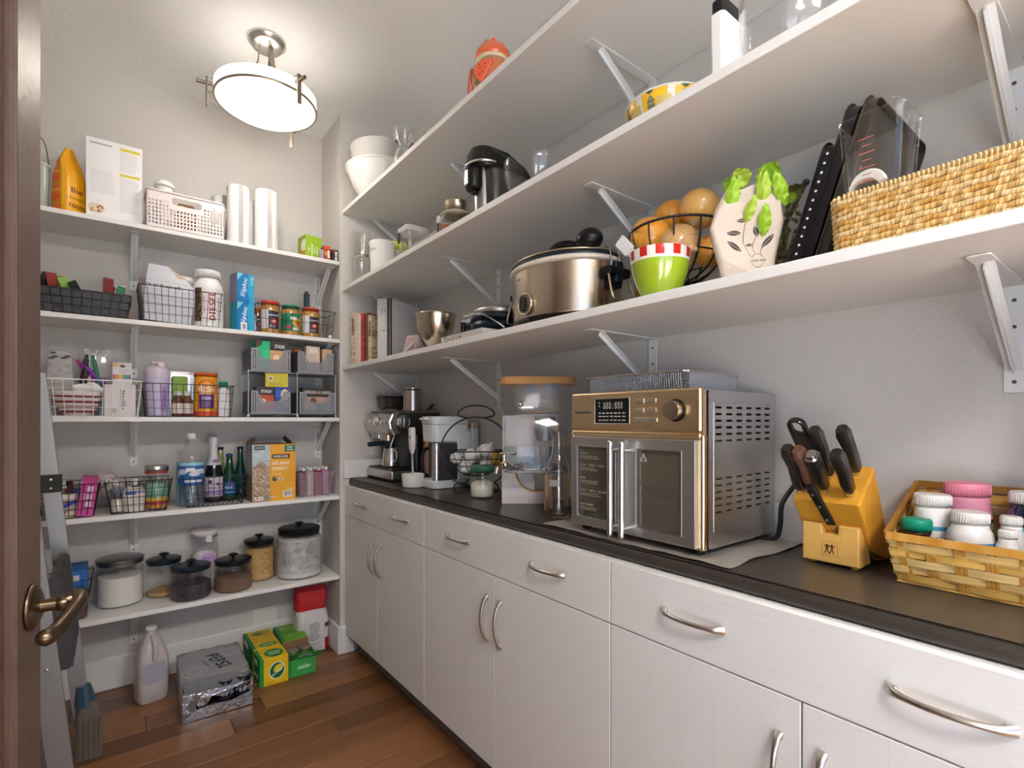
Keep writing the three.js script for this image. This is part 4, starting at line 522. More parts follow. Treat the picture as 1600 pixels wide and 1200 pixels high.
    const w = 0.194, h = 0.27, d = 0.15, t = 0.002;
    part('body', mg(bx(t, h, d, w / 2 - t / 2, 0, 0), bx(w - 2 * t, h, t, 0, 0, -d / 2 + t / 2), bx(w, t, d, 0, 0.0004, 0)), M.brownboard, o); part('side_panel', bx(t, h, d, -w / 2 + t / 2, 0.0004, 0), print(64, 128, (x) => { fill(x, '#a9b0b2', 0, 0, 64, 128); fill(x, '#8b7a6c', 0, 70, 64, 58); lines(x, 10, 20, 40, 5, 9, '#d4d2cc', 3); }), o);
    part('front_panel', bx(w, h, t, 0, 0.0004, d / 2), f, o);
    part('flap', mg(bar([-0.095, h, -0.07], [-0.06, h + 0.02, -0.06], 0.14, t, V(0, 0, 1)), bar([-w / 2 + 0.003, h, 0], [0.05, h + 0.004, 0], 0.144, t, V(0, 0, 1))), M.brownboard, o); part('flap', bar([w / 2 - 0.004, h, 0.0], [0.062, h + 0.032, -0.01], 0.13, t, V(0, 0, 1)), M.brownboard, o); part('flap', bar([0, h, d / 2 - 0.002], [0, h + 0.004, d / 2 - 0.03], w - 0.01, t, V(1, 0, 0)), M.brownboard, o);
  }
  { // clear bin of squeeze pouches
    const m = new THREE.MeshPhysicalMaterial({ color: rgb(0.93, 0.89, 0.93), roughness: 0.2, transmission: 0.86, thickness: 0 }), o = thing('clear_bin', 'clear plastic bin of squeeze pouches near the corner', 'bin', [0.815, y, -2.755]);
    part('bin', loft([[0.165, 0.13, 0.02, 0.001], [0.176, 0.14, 0.02, 0.06], [0.19, 0.152, 0.02, 0.118]], { capTop: false }), m, o); part('rim', loop(0.194, 0.156, 0.02, 0.119, 0.0025), m, o); part('rib', mg([...Array(7)].map((_, i) => rod([-0.07 + i * 0.0235, 0.004, 0.066], [-0.078 + i * 0.026, 0.116, 0.0755], 0.0016, 5))), m, o);
    for (let i = 0; i < 8; i++) { const x = 0.758 + (i % 4) * 0.038, z = -2.775 + Math.floor(i / 4) * 0.052, c = ['#6a1420', '#b06a9a', '#8a1f30', '#b7a2b0'][(i * 3) % 4]; const p = thing('squeeze_pouch', `squeeze pouch with white cap, ${['first', 'second', 'third', 'last'][i % 4]} from the coffee carton in the ${i < 4 ? 'rear' : 'front'} row`, 'pouch', [x, y + 0.004, z], 0, 'squeeze pouches'); part('pouch', loft([[0.034, 0.022, 0.008, 0], [0.035, 0.024, 0.009, 0.05], [0.034, 0.008, 0.002, 0.122]]), mat(c, 0.35), p); part('cap', cy(0.0085, 0.0095, 0.016, 0.004, 0.124, 0), M.white, p); }
  }
}

// ---------- lowest end shelf: canisters ----------
{
  const y = TB.S5;
  wireBasket('wire_basket', 'black wire basket behind the ladder on the lowest shelf', [-0.168, y, -2.77], 0, { w: 0.2, d: 0.2, h: 0.16, flare: 0.024, n: 7 });
  carton('blue_carton', 'blue and white carton inside the basket behind the ladder', 'box', [-0.12, y + 0.005, -2.775], 0, 0.07, 0.2, 0.06, { f: print(64, 192, (x) => { fill(x, '#2274c4', 0, 0, 64, 192); fill(x, '#d9dde0', 0, 40, 40, 26); fill(x, '#1f4f86', 0, 0, 64, 22); }) }, flatM('#1f66ad'));
  solo('brown_tin', 'brown round tin inside the basket behind the ladder', 'tin', lidG(0.03, 0.115, 0, 28), mat(rgb(0.14, 0.08, 0.06), 0.3), [-0.115, y + 0.005, -2.705]);
  const flour = mat(rgb(0.78, 0.735, 0.7), 0.95), choc = mat('#ffffff', 0.55, { map: tex(128, 128, (x) => { fill(x, '#2b2029', 0, 0, 128, 128); for (let i = 0; i < 260; i++) ell(x, ['#3c2f3c', '#52445a', '#1d151b', '#6d6079'][i % 4], rnd(0, 128), rnd(0, 128), 4, 3); }) }), oats = mat('#ffffff', 0.9, { map: tex(128, 128, (x) => { fill(x, '#b98f55', 0, 0, 128, 128); for (let i = 0; i < 400; i++) ell(x, ['#d9b67a', '#9c7340', '#e6c992', '#c69d61'][i % 4], rnd(0, 128), rnd(0, 128), 4, 2, rnd(0, 3)); }) }), sugar = mat(rgb(0.2, 0.115, 0.075), 0.9, { bumpMap: grain, bumpScale: 0.001 }), dusted = mat('#ffffff', 0.9, { map: tex(256, 256, (x) => { fill(x, '#b7b4b2', 0, 0, 256, 256); for (let i = 0; i < 240; i++) { x.globalAlpha = 0.35; ell(x, ['#8f9094', '#d6d3cf', '#a6a6a8', '#c9c6c3'][i % 4], rnd(0, 256), rnd(20, 190), rnd(4, 30), rnd(3, 16), rnd(0, 3)); } x.globalAlpha = 1; fill(x, '#cfcbc8', 0, 200, 256, 56); }) });
  for (const [m, k, v] of [[choc, 4, 9], [oats, 5, 13], [dusted, 2, 5]]) m.map.repeat.set(k, v);
  jar('canister', 'wide glass canister with steel lid, two-thirds full of flour', [0.022, y, -2.82], { r: 0.083, h: 0.207, neck: 0.074, lidR: 0.083, lid: M.darksteel, knob: false, lidH: 0.034, fillH: 0.125, fillM: flour, fillLabel: 'white flour in the steel-lidded glass canister', round: 0.3 });
  jar('canister', 'glass canister with black lid, nearly empty, behind chocolate chips', [0.182, y, -2.843], { r: 0.069, h: 0.172, lid: M.navy, fillH: 0.022, fillM: oats, fillLabel: 'a little tan grain in the nearly empty canister' });
  jar('canister', 'short glass canister with black lid holding chocolate chips', [0.275, y, -2.724], { r: 0.081, h: 0.152, lid: M.navy, fillH: 0.07, fillM: choc, fillLabel: 'dark chocolate chips in the short glass canister' });
  jar('canister', 'short glass canister with black lid half full of brown sugar', [0.447, y, -2.733], { r: 0.081, h: 0.15, lid: M.black, fillH: 0.062, fillM: sugar, fillLabel: 'brown sugar in the short glass canister' });
  jar('canister', 'glass canister with black lid full of rolled oats', [0.58, y, -2.835], { r: 0.071, h: 0.205, lid: M.black, fillH: 0.155, fillM: oats, fillLabel: 'golden oats filling the black-lidded canister' });
  jar('canister', 'largest glass canister with black lid, dusty with flour inside', [0.757, y, -2.775], { r: 0.109, h: 0.255, neck: 0.088, lidR: 0.098, lid: M.black, lidH: 0.04, fillH: 0.205, fillM: dusted, fillLabel: 'flour clinging inside the largest glass canister' });
  { const at = [0.343, y, -2.852], o = thing('storage_jar', 'tall clear jar with white lid and lilac note', 'jar', at); part('body', loft([[0.108, 0.108, 0.03, 0.001], [0.112, 0.112, 0.03, 0.01], [0.112, 0.112, 0.03, 0.2], [0.1, 0.1, 0.045, 0.222], [0.1, 0.1, 0.049, 0.24]], { capTop: false }), M.clear, o); part('lid', mg(lidG(0.056, 0.034, 0.24, 36), bx(0.024, 0.03, 0.006, 0.012, 0.222, 0.055)), mat(rgb(0.72, 0.68, 0.66), 0.4), o); part('note', bx(0.058, 0.05, 0.0008, 0.014, 0.118, 0.0568), print(64, 64, (x) => { fill(x, '#c79fd2', 0, 0, 64, 64); txt(x, 'icing sugar', 32, 24, 12, '#8a5aa0'); lines(x, 10, 38, 40, 2, 10, '#a67bb8', 2); }), o);
    solo('jar_filling', 'pale flakes inside the tall white-lidded jar', 'food', loft([[0.102, 0.102, 0.028, 0.004], [0.104, 0.104, 0.028, 0.16], [0.07, 0.07, 0.02, 0.178]]), mat(rgb(0.62, 0.57, 0.54), 0.95), at, 0, undefined, 'stuff'); }
}

// ---------- things on the floor ----------
{ // vinegar jug
  const m = new THREE.MeshPhysicalMaterial({ color: rgb(0.74, 0.68, 0.66), roughness: 0.35, transmission: 0.35, thickness: 0 }), o = thing('plastic_jug', 'translucent plastic jug with handle standing on the wood floor', 'jug', [0.128, 0, -2.71], 12 * DEG);
  part('body', loft([[0.1, 0.1, 0.03, 0.0008], [0.112, 0.112, 0.032, 0.01], [0.114, 0.114, 0.032, 0.09], [0.111, 0.111, 0.03, 0.095], [0.114, 0.114, 0.032, 0.1], [0.114, 0.114, 0.034, 0.18], [0.09, 0.09, 0.034, 0.235], [0.042, 0.042, 0.02, 0.282], [0.036, 0.036, 0.0175, 0.29]], { n: 6 }), m, o); part('handle', tb([[0, 0.275, 0.02], [0, 0.255, 0.052], [0, 0.22, 0.062], [0, 0.185, 0.058]], 0.011, false, 24, 10), m, o); part('cap', lidG(0.0205, 0.02, 0.2902, 28), M.white, o); part('label', bx(0.072, 0.085, 0.001, 0, 0.085, 0.0572), flatM('#a3a2b4'), o);
}
{ // shrink-wrapped case of cans, torn open
  const o = thing('can_case', 'torn silver shrink-wrapped case of soda cans on the floor', 'case', [0.345, 0, -2.595], -2 * DEG), W = 0.25, H = 0.126, D = 0.4;
  const sil = metal(rgb(0.52, 0.54, 0.57), 0.34, { bumpMap: rep(grain, 3, 3), bumpScale: 0.003 }), top = mat('#ffffff', 0.35, { metalness: 0.45, bumpMap: rep(grain, 1, 1), bumpScale: 0.001, map: tex(512, 768, (x) => { fill(x, '#b4b8be', 0, 0, 512, 768); x.strokeStyle = '#ccd0d5'; x.lineWidth = 16; for (const [a, b] of [[110, 560], [400, 260]]) { x.beginPath(); x.ellipse(a, b, 90, 110, 0, 0, 7); x.stroke(); x.beginPath(); x.ellipse(a, b, 50, 64, 0, 0, 7); x.stroke(); } txt(x, 'PEPSI', 300, 420, 150, '#18222e', { rot: 1.36, w: 430 }); txt(x, 'zero sugar', 206, 420, 26, '#25303c', { rot: 1.36 }); fill(x, '#d8c6cb', 110, 200, 120, 18); txt(x, '24', 390, 90, 34, '#25303c'); lines(x, 90, 234, 70, 3, 12, '#d0c0c6', 5); }) });
  part('tray', mg(bx(W - 0.004, 0.003, D - 0.004, 0, 0.0006, 0), bx(W - 0.002, 0.04, 0.003, 0, 0.0006, D / 2 - 0.003), bx(W - 0.002, 0.04, 0.003, 0, 0.0006, -D / 2 + 0.003), bx(0.003, 0.04, D - 0.004, W / 2 - 0.003, 0.0006, 0), bx(0.003, 0.04, D - 0.004, -W / 2 + 0.003, 0.0006, 0)), M.brownboard, o);
  const wav = (g, a = 0.0022) => bend(g, (x, y, z) => [x + a * Math.sin(y * 130 + z * 60), y + a * Math.sin(x * 90 + z * 45), z + a * Math.sin(x * 70 + y * 110)]);
  const grid = (w, h, n, m) => new THREE.PlaneGeometry(w, h, n, m);
  part('top_wrap', bend(new THREE.BoxGeometry(W, 0.002, D - 0.07, 12, 1, 16).translate(0, H + 0.004, -0.035), (x, y, z) => [x, y - 0.012 * Math.pow(Math.abs(x) / (W / 2), 6) - 0.01 * Math.pow(Math.abs(z + 0.035) / 0.165, 8) + 0.0015 * Math.sin(x * 60 + z * 40), z]), top, o);
  part('side_wrap', mg([-1, 1].map((s) => wav(new THREE.BoxGeometry(0.0016, H - 0.004, D, 1, 8, 18).translate(s * W / 2, H / 2 + 0.0006, 0))), wav(new THREE.BoxGeometry(W, H - 0.004, 0.0016, 10, 8, 1).translate(0, H / 2 + 0.0006, -D / 2))), sil, o);
  part('front_wrap', wav(ext(shp([[-W / 2, 0.003], [W / 2, 0.003], [W / 2, H * 0.93], [W / 2 - 0.012, H * 0.9], [W / 2 - 0.012, 0.06], [0.05, 0.042], [-0.03, 0.048], [-0.075, 0.04], [-0.082, 0.066], [-0.07, 0.088], [-0.09, 0.1], [-W / 2, H * 0.95]]), 0.0016).translate(0, 0, D / 2), 0.0025), sil, o);
  part('torn_flap', mg(wav(bar([-0.012, H + 0.002, D / 2 - 0.07], [-0.012, H - 0.024, D / 2 + 0.002], W - 0.04, 0.0016, V(1, 0, 0)), 0.004), wav(ext(shp([[-W / 2, 0.125], [0.115, 0.118], [0.1, 0.1], [0.06, 0.106], [0.02, 0.085], [-0.02, 0.094], [-0.045, 0.07], [-0.07, 0.064], [-0.085, 0.09]]), 0.0014).translate(0, -0.012, D / 2 + 0.003), 0.004), bar([-0.1, 0.05, D / 2 + 0.006], [-0.075, 0.1, D / 2 + 0.012], 0.03, 0.0014, V(0.7, 0.3, 0.5))), sil, o);
  for (const [x, z] of [[0.09, 0.16], [0.024, 0.16], [0.09, 0.094], [0.024, 0.094], [-0.042, 0.094]]) { const c = thing('soda_can', x > 0.05 && z > 0.1 ? 'soda can showing through the torn front of the silver case' : `soda can inside the torn silver case, ${z > 0.1 ? 'front row beside the showing can' : x > 0.05 ? 'directly behind the showing can' : x > 0 ? 'second row middle' : 'second row nearest the plastic jug'}`, 'can', [0.345 + x * 1, 0.0045, -2.595 + z], 0, 'cans in the case'); part('can', lat([[0, 0.002], [0.024, 0], [0.03, 0.008], [0.031, 0.015], [0.031, 0.098], [0.0265, 0.112], [0, 0.112]], 32), mat('#1b2230', 0.25, { metalness: 0.4 }), c); part('lid', lat([[0, 0.1115], [0.021, 0.111], [0.0255, 0.117], [0.027, 0.1165], [0.027, 0.1125], [0, 0.1125]], 28), M.alu, c); part('label', wrap(0.0314, 0.05, 0.042, 0, 3.4), print(128, 64, (q) => { fill(q, '#18202e', 0, 0, 128, 64); txt(q, 'PEPSI', 64, 34, 36, '#c9d0d8'); }), c); }
}
{ // two cartons of sparkling water cans
  const logo = (x, a, b, s, c1, c2) => { ell(x, '#e8e6c8', a, b, 58 * s, 64 * s); ell(x, c1, a, b, 50 * s, 56 * s); ell(x, c2, a + 10 * s, b - 14 * s, 36 * s, 26 * s, -0.6); txt(x, 'perrier', a - 4 * s, b + 14 * s, 26 * s, '#f2f2d8', { font: 'serif', rot: -0.5 }); };
  const yel = (w, h) => print(w, h, (x) => { fill(x, '#e3bd0d', 0, 0, w, h); fill(x, '#1e8a3c', 0, 0, w * 0.14, h); logo(x, w * 0.6, h * 0.5, h / 200, '#13683a', '#e9d03a'); lines(x, w * 0.2, h * 0.86, w * 0.3, 3, h * 0.04, '#8d7a10', 3); });
  const topY = print(256, 640, (x) => { fill(x, '#e0b90c', 0, 0, 256, 640); fill(x, '#1e8a3c', 0, 0, 30, 640); ell(x, '#b9a215', 150, 120, 90, 80); ell(x, '#13683a', 110, 130, 56, 50); txt(x, 'perrier', 120, 110, 34, '#e9e6b0', { font: 'serif' }); fill(x, '#7a4a12', 40, 262, 200, 8); lines(x, 60, 300, 26, 6, 22, '#4a3a12', 4); ell(x, '#1a7f3c', 150, 560, 84, 70); txt(x, 'citron', 150, 540, 40, '#eef0d0'); fill(x, '#eef0d0', 100, 570, 100, 12); });
  const a = thing('sparkling_water_carton', 'yellow carton of drink cans, perforated across, by the silver case', 'carton', [0.575, 0, -2.685], 0, 'drink can cartons');
  const w = 0.122, h = 0.124; part('rear_half', bx(w, h, 0.235, 0, 0.0008, -0.072, 0.003), [flatM('#d8b20c'), flatM('#1a7a38'), topY, M.brownboard, flatM('#d8b20c'), flatM('#d8b20c')], a); part('front_half', bx(w, h, 0.125, 0, 0.0008, 0.118, 0.003), [flatM('#d8b20c'), flatM('#1f8a3e'), (() => { const m = topY.clone(); m.map = topY.map.clone(); m.map.repeat.set(1, 0.3); m.map.needsUpdate = true; return m; })(), M.brownboard, yel(256, 256), M.brownboard], a);
  for (const [h2, L2, y2, z2] of [[0.02, 0.09, 0.09, -0.11], [0.012, 0.06, 0.03, 0.11], [0.02, 0.05, 0.085, 0.11]]) part('side_print', bx(0.0008, h2, L2, -w / 2 - 0.0006, y2, z2), M.white, a); part('dark_gap', bx(w - 0.006, h - 0.02, 0.012, 0, 0.008, 0.0505), M.blackM, a);
  const g = mat('#3f9c2e', 0.5), b = thing('sparkling_water_carton', 'green carton of drink cans with torn open front flap', 'carton', [0.706, 0, -2.675], -2 * DEG, 'drink can cartons'), gm = print(256, 512, (x) => { fill(x, '#6cae2c', 0, 0, 256, 512); fill(x, '#2d8f3a', 0, 0, 34, 512); ell(x, '#93c65a', 140, 110, 96, 66); ell(x, '#4f9a34', 140, 110, 82, 52); txt(x, 'perrier', 140, 110, 44, '#d8ecc0', { font: 'serif' }); fill(x, '#1e3a16', 50, 250, 190, 12); lines(x, 90, 300, 26, 6, 18, '#d4e8b4', 5); });
  part('rear_half', bx(w, h, 0.22, 0, 0.0008, -0.08, 0.003), [g, flatM('#2d8f3a'), gm, M.brownboard, M.brownboard, g], b);
  part('front_tray', mg(bx(0.002, h * 0.9, 0.125, -w / 2 + 0.001, 0.0008, 0.093), bx(0.002, h * 0.75, 0.125, w / 2 - 0.001, 0.0008, 0.093), bx(w, 0.002, 0.125, 0, 0.0008, 0.093)), g, b); part('front_panel', bx(w, h * 0.62, 0.002, 0, 0.0008, 0.155), print(256, 160, (x) => { fill(x, '#37a24a', 0, 0, 256, 160); fill(x, '#2a8b3e', 0, 0, 30, 160); ell(x, '#6fc07a', 150, 80, 50, 26); txt(x, 'perrier', 150, 80, 34, '#e2f2dd', { font: 'serif' }); }), b);
  part('flap', bar([0.015, h * 0.62, 0.157], [0.03, h * 0.98, 0.205], 0.115, 0.002, V(1, 0, 0)), [0, 0, 0, 0, print(128, 96, (x) => { fill(x, '#38a44c', 0, 0, 128, 96); ell(x, '#b9d8a0', 50, 50, 34, 26); ell(x, '#2f6fb0', 50, 56, 20, 14); }), 0].map((m) => m || g), b);
  for (const [x, z, l] of [[-0.026, 0.08, 'green drink can visible inside the open green carton'], [0.032, 0.075, 'green drink can at the far side inside the open carton']]) { const c = thing('drink_can', l, 'can', [0.706 + x, 0.0035, -2.675 + z]); part('can', lat([[0, 0.001], [0.022, 0], [0.027, 0.008], [0.028, 0.014], [0.028, 0.078], [0.024, 0.09], [0, 0.09]], 28), mat(rgb(0.08, 0.17, 0.05), 0.3, { metalness: 0.3 }), c); part('lid', lidG(0.024, 0.003, 0.0902, 24), M.alu, c); }
}
{ // flour sack
  solo('flour_sack', 'large red and white paper flour sack slumped in the corner', 'sack', bend(loft([[0.15, 0.1, 0.025, 0.001], [0.165, 0.118, 0.03, 0.03], [0.16, 0.115, 0.03, 0.16], [0.15, 0.1, 0.028, 0.23], [0.156, 0.08, 0.02, 0.27], [0.15, 0.045, 0.012, 0.335]], { n: 6 }), (x, y, z) => [x + 0.004 * Math.sin(y * 46 + z * 30), y, z + 0.005 * Math.sin(y * 60 + x * 40)]), print(512, 512, (x) => { fill(x, '#d9d5d6', 0, 0, 512, 512); fill(x, '#b81420', 0, 0, 512, 200); x.fillStyle = '#d9d5d6'; x.beginPath(); x.ellipse(190, 205, 160, 26, 0, 0, 7); x.fill(); fill(x, '#b81420', 100, 330, 44, 40); fill(x, '#b81420', 262, 420, 40, 92); fill(x, '#7d2830', 262, 300, 46, 34); for (let i = 0; i < 9; i++) lines(x, 182, 286 + i * 16, 60, 1, 1, '#77737a', 6); lines(x, 182, 440, 70, 4, 16, '#8f8b92', 4); x.strokeStyle = '#2a2226'; x.lineWidth = 5; x.beginPath(); x.ellipse(80, 130, 20, 90, 0, 0, 7); x.stroke(); for (let i = 0; i < 26; i++) { x.globalAlpha = 0.12; ell(x, i % 2 ? '#ffffff' : '#554', rnd(0, 512), rnd(200, 512), rnd(20, 60), 6, rnd(-0.4, 0.4)); } x.globalAlpha = 1; }, 0.6), [0.815, 0, -2.785]);
}

// ---------- topmost long shelf ----------
const R = SHELF_RY;
{
  const y = TR.T;
  { const o = thing('mixing_bowl', 'large white mixing bowl with rolled rim on the topmost shelf', 'bowl', [1.06, y, -2.44]); part('bowl', lat([[0, 0.004], [0.07, 0.004], [0.074, 0.0005], [0.082, 0.0005], [0.1, 0.03], [0.135, 0.1], [0.155, 0.165], [0.16, 0.19], [0.168, 0.192], [0.17, 0.2], [0.166, 0.204], [0.156, 0.2], [0.15, 0.17], [0.128, 0.1], [0.09, 0.03], [0.06, 0.012], [0, 0.012]], 52).scale(1.02, 0.8, 1.02), M.white, o); }
  { const o = thing('cake_pan', 'pale round cake pan with slotted side resting in the mixing bowl', 'pan', [1.06, y + 0.156, -2.44]), m = mat(rgb(0.6, 0.59, 0.57), 0.35); part('pan', lat([[0, 0.0], [0.136, 0.0], [0.141, 0.008], [0.145, 0.098], [0.15, 0.102], [0.15, 0.106], [0.142, 0.105], [0.137, 0.012], [0, 0.01]], 52), m, o); const a = -2.35; part('slot', ext(rr(0.016, 0.05, 0.0078), 0.003), M.grey, o, [Math.sin(a) * 0.1425, 0.055, Math.cos(a) * 0.1425], [0, a, 0]); }
  { const o = thing('glass_decanter', 'cut glass decanter with flared mouth and side ears', 'decanter', [1.0, y, -2.06]); part('body', lat([[0, 0.003], [0.034, 0.002], [0.04, 0.012], [0.047, 0.04], [0.045, 0.06], [0.036, 0.085], [0.025, 0.105], [0.024, 0.115], [0.036, 0.13], [0.042, 0.15], [0.047, 0.192], [0.045, 0.192], [0.039, 0.15], [0.022, 0.118], [0.022, 0.104], [0.033, 0.083], [0.042, 0.06], [0.043, 0.04], [0.032, 0.01], [0, 0.008]], 28), M.glassS, o); part('facet', mg([...Array(14)].map((_, i) => { const a = i / 14 * 6.283; return bar([Math.cos(a) * 0.046, 0.02, Math.sin(a) * 0.046], [Math.cos(a + 0.5) * 0.032, 0.092, Math.sin(a + 0.5) * 0.032], 0.005, 0.002, V(Math.sin(a), 0, Math.cos(a))); })), M.glass, o); for (const s of [-1, 1]) part('ear', tb([[0, 0.13, s * 0.036], [0, 0.15, s * 0.056], [0, 0.125, s * 0.06], [0, 0.108, s * 0.026]], 0.0035), M.glassS, o); o.scale.y = 0.95; }
  { // fruit-painted cookie jar
    const red = mat(rgb(0.82, 0.13, 0.04), 0.2, { clearcoat: 1 }), o = thing('cookie_jar', 'red ceramic cookie jar with watermelon slices and white flower', 'jar', [1.02, y, -1.425]);
    part('body', lat([[0, 0.001], [0.055, 0.001], [0.066, 0.015], [0.076, 0.06], [0.074, 0.09], [0.062, 0.118], [0.055, 0.13], [0, 0.13]], 40), mat(rgb(0.62, 0.17, 0.06), 0.2, { clearcoat: 1 }), o);
    o.scale.y = 0.94; part('band', lat([[0.0555, 0.128], [0.06, 0.131], [0.06, 0.14], [0.0555, 0.142]], 40), mat(rgb(0.75, 0.62, 0.4), 0.3), o);
    const l = part('lid', lat([[0.056, 0.141], [0.062, 0.148], [0.06, 0.165], [0.05, 0.185], [0.035, 0.198], [0, 0.203]], 40), red, o); part('knob', mg([...Array(6)].map((_, i) => { const a = i / 6 * 6.283; return sph(0.012, Math.cos(a) * 0.022, 0.202, Math.sin(a) * 0.022, 10); }), sph(0.016, 0, 0.205, 0, 10), [...Array(5)].map((_, i) => sph(0.008, 0.05 * Math.sin(i), 0.176, 0.05 * Math.cos(i), 8))), red, l);
    for (const [a, b] of [[-2.0, 0.055], [-0.9, 0.06]]) { const w = part('watermelon_slice', mg(ext(new THREE.Shape().absarc(0, 0, 0.042, -0.1, Math.PI + 0.1), 0.012, 0.003)), mat(rgb(0.78, 0.12, 0.05), 0.25), o, [Math.sin(a) * 0.069, b, Math.cos(a) * 0.069], [0, a, 1.1]); part('rind', mg(bend(new THREE.TorusGeometry(0.043, 0.004, 8, 24, Math.PI + 0.2), (x, yy, z) => [x, yy, z + 0.006])), mat(rgb(0.1, 0.26, 0.09), 0.3), w); part('seed', mg([[-0.02, 0.015], [0, 0.024], [0.02, 0.014], [-0.008, 0.01], [0.01, 0.03]].map(([p, q]) => sph(0.002, p, q, 0.012, 6))), M.black, w); }
    const fl = part('flower', mg([...Array(5)].map((_, i) => { const a = i / 5 * 6.283; return new THREE.SphereGeometry(0.008, 10, 6).scale(1, 1, 0.4).translate(Math.cos(a) * 0.009, Math.sin(a) * 0.009, 0); })), M.white, o, [Math.sin(-1.35) * 0.069, 0.098, Math.cos(-1.35) * 0.069], [0, -1.35, 0]); part('flower_centre', sph(0.005, 0, 0, 0.002, 8), mat(rgb(0.1, 0.2, 0.3), 0.4), fl);
  }
}

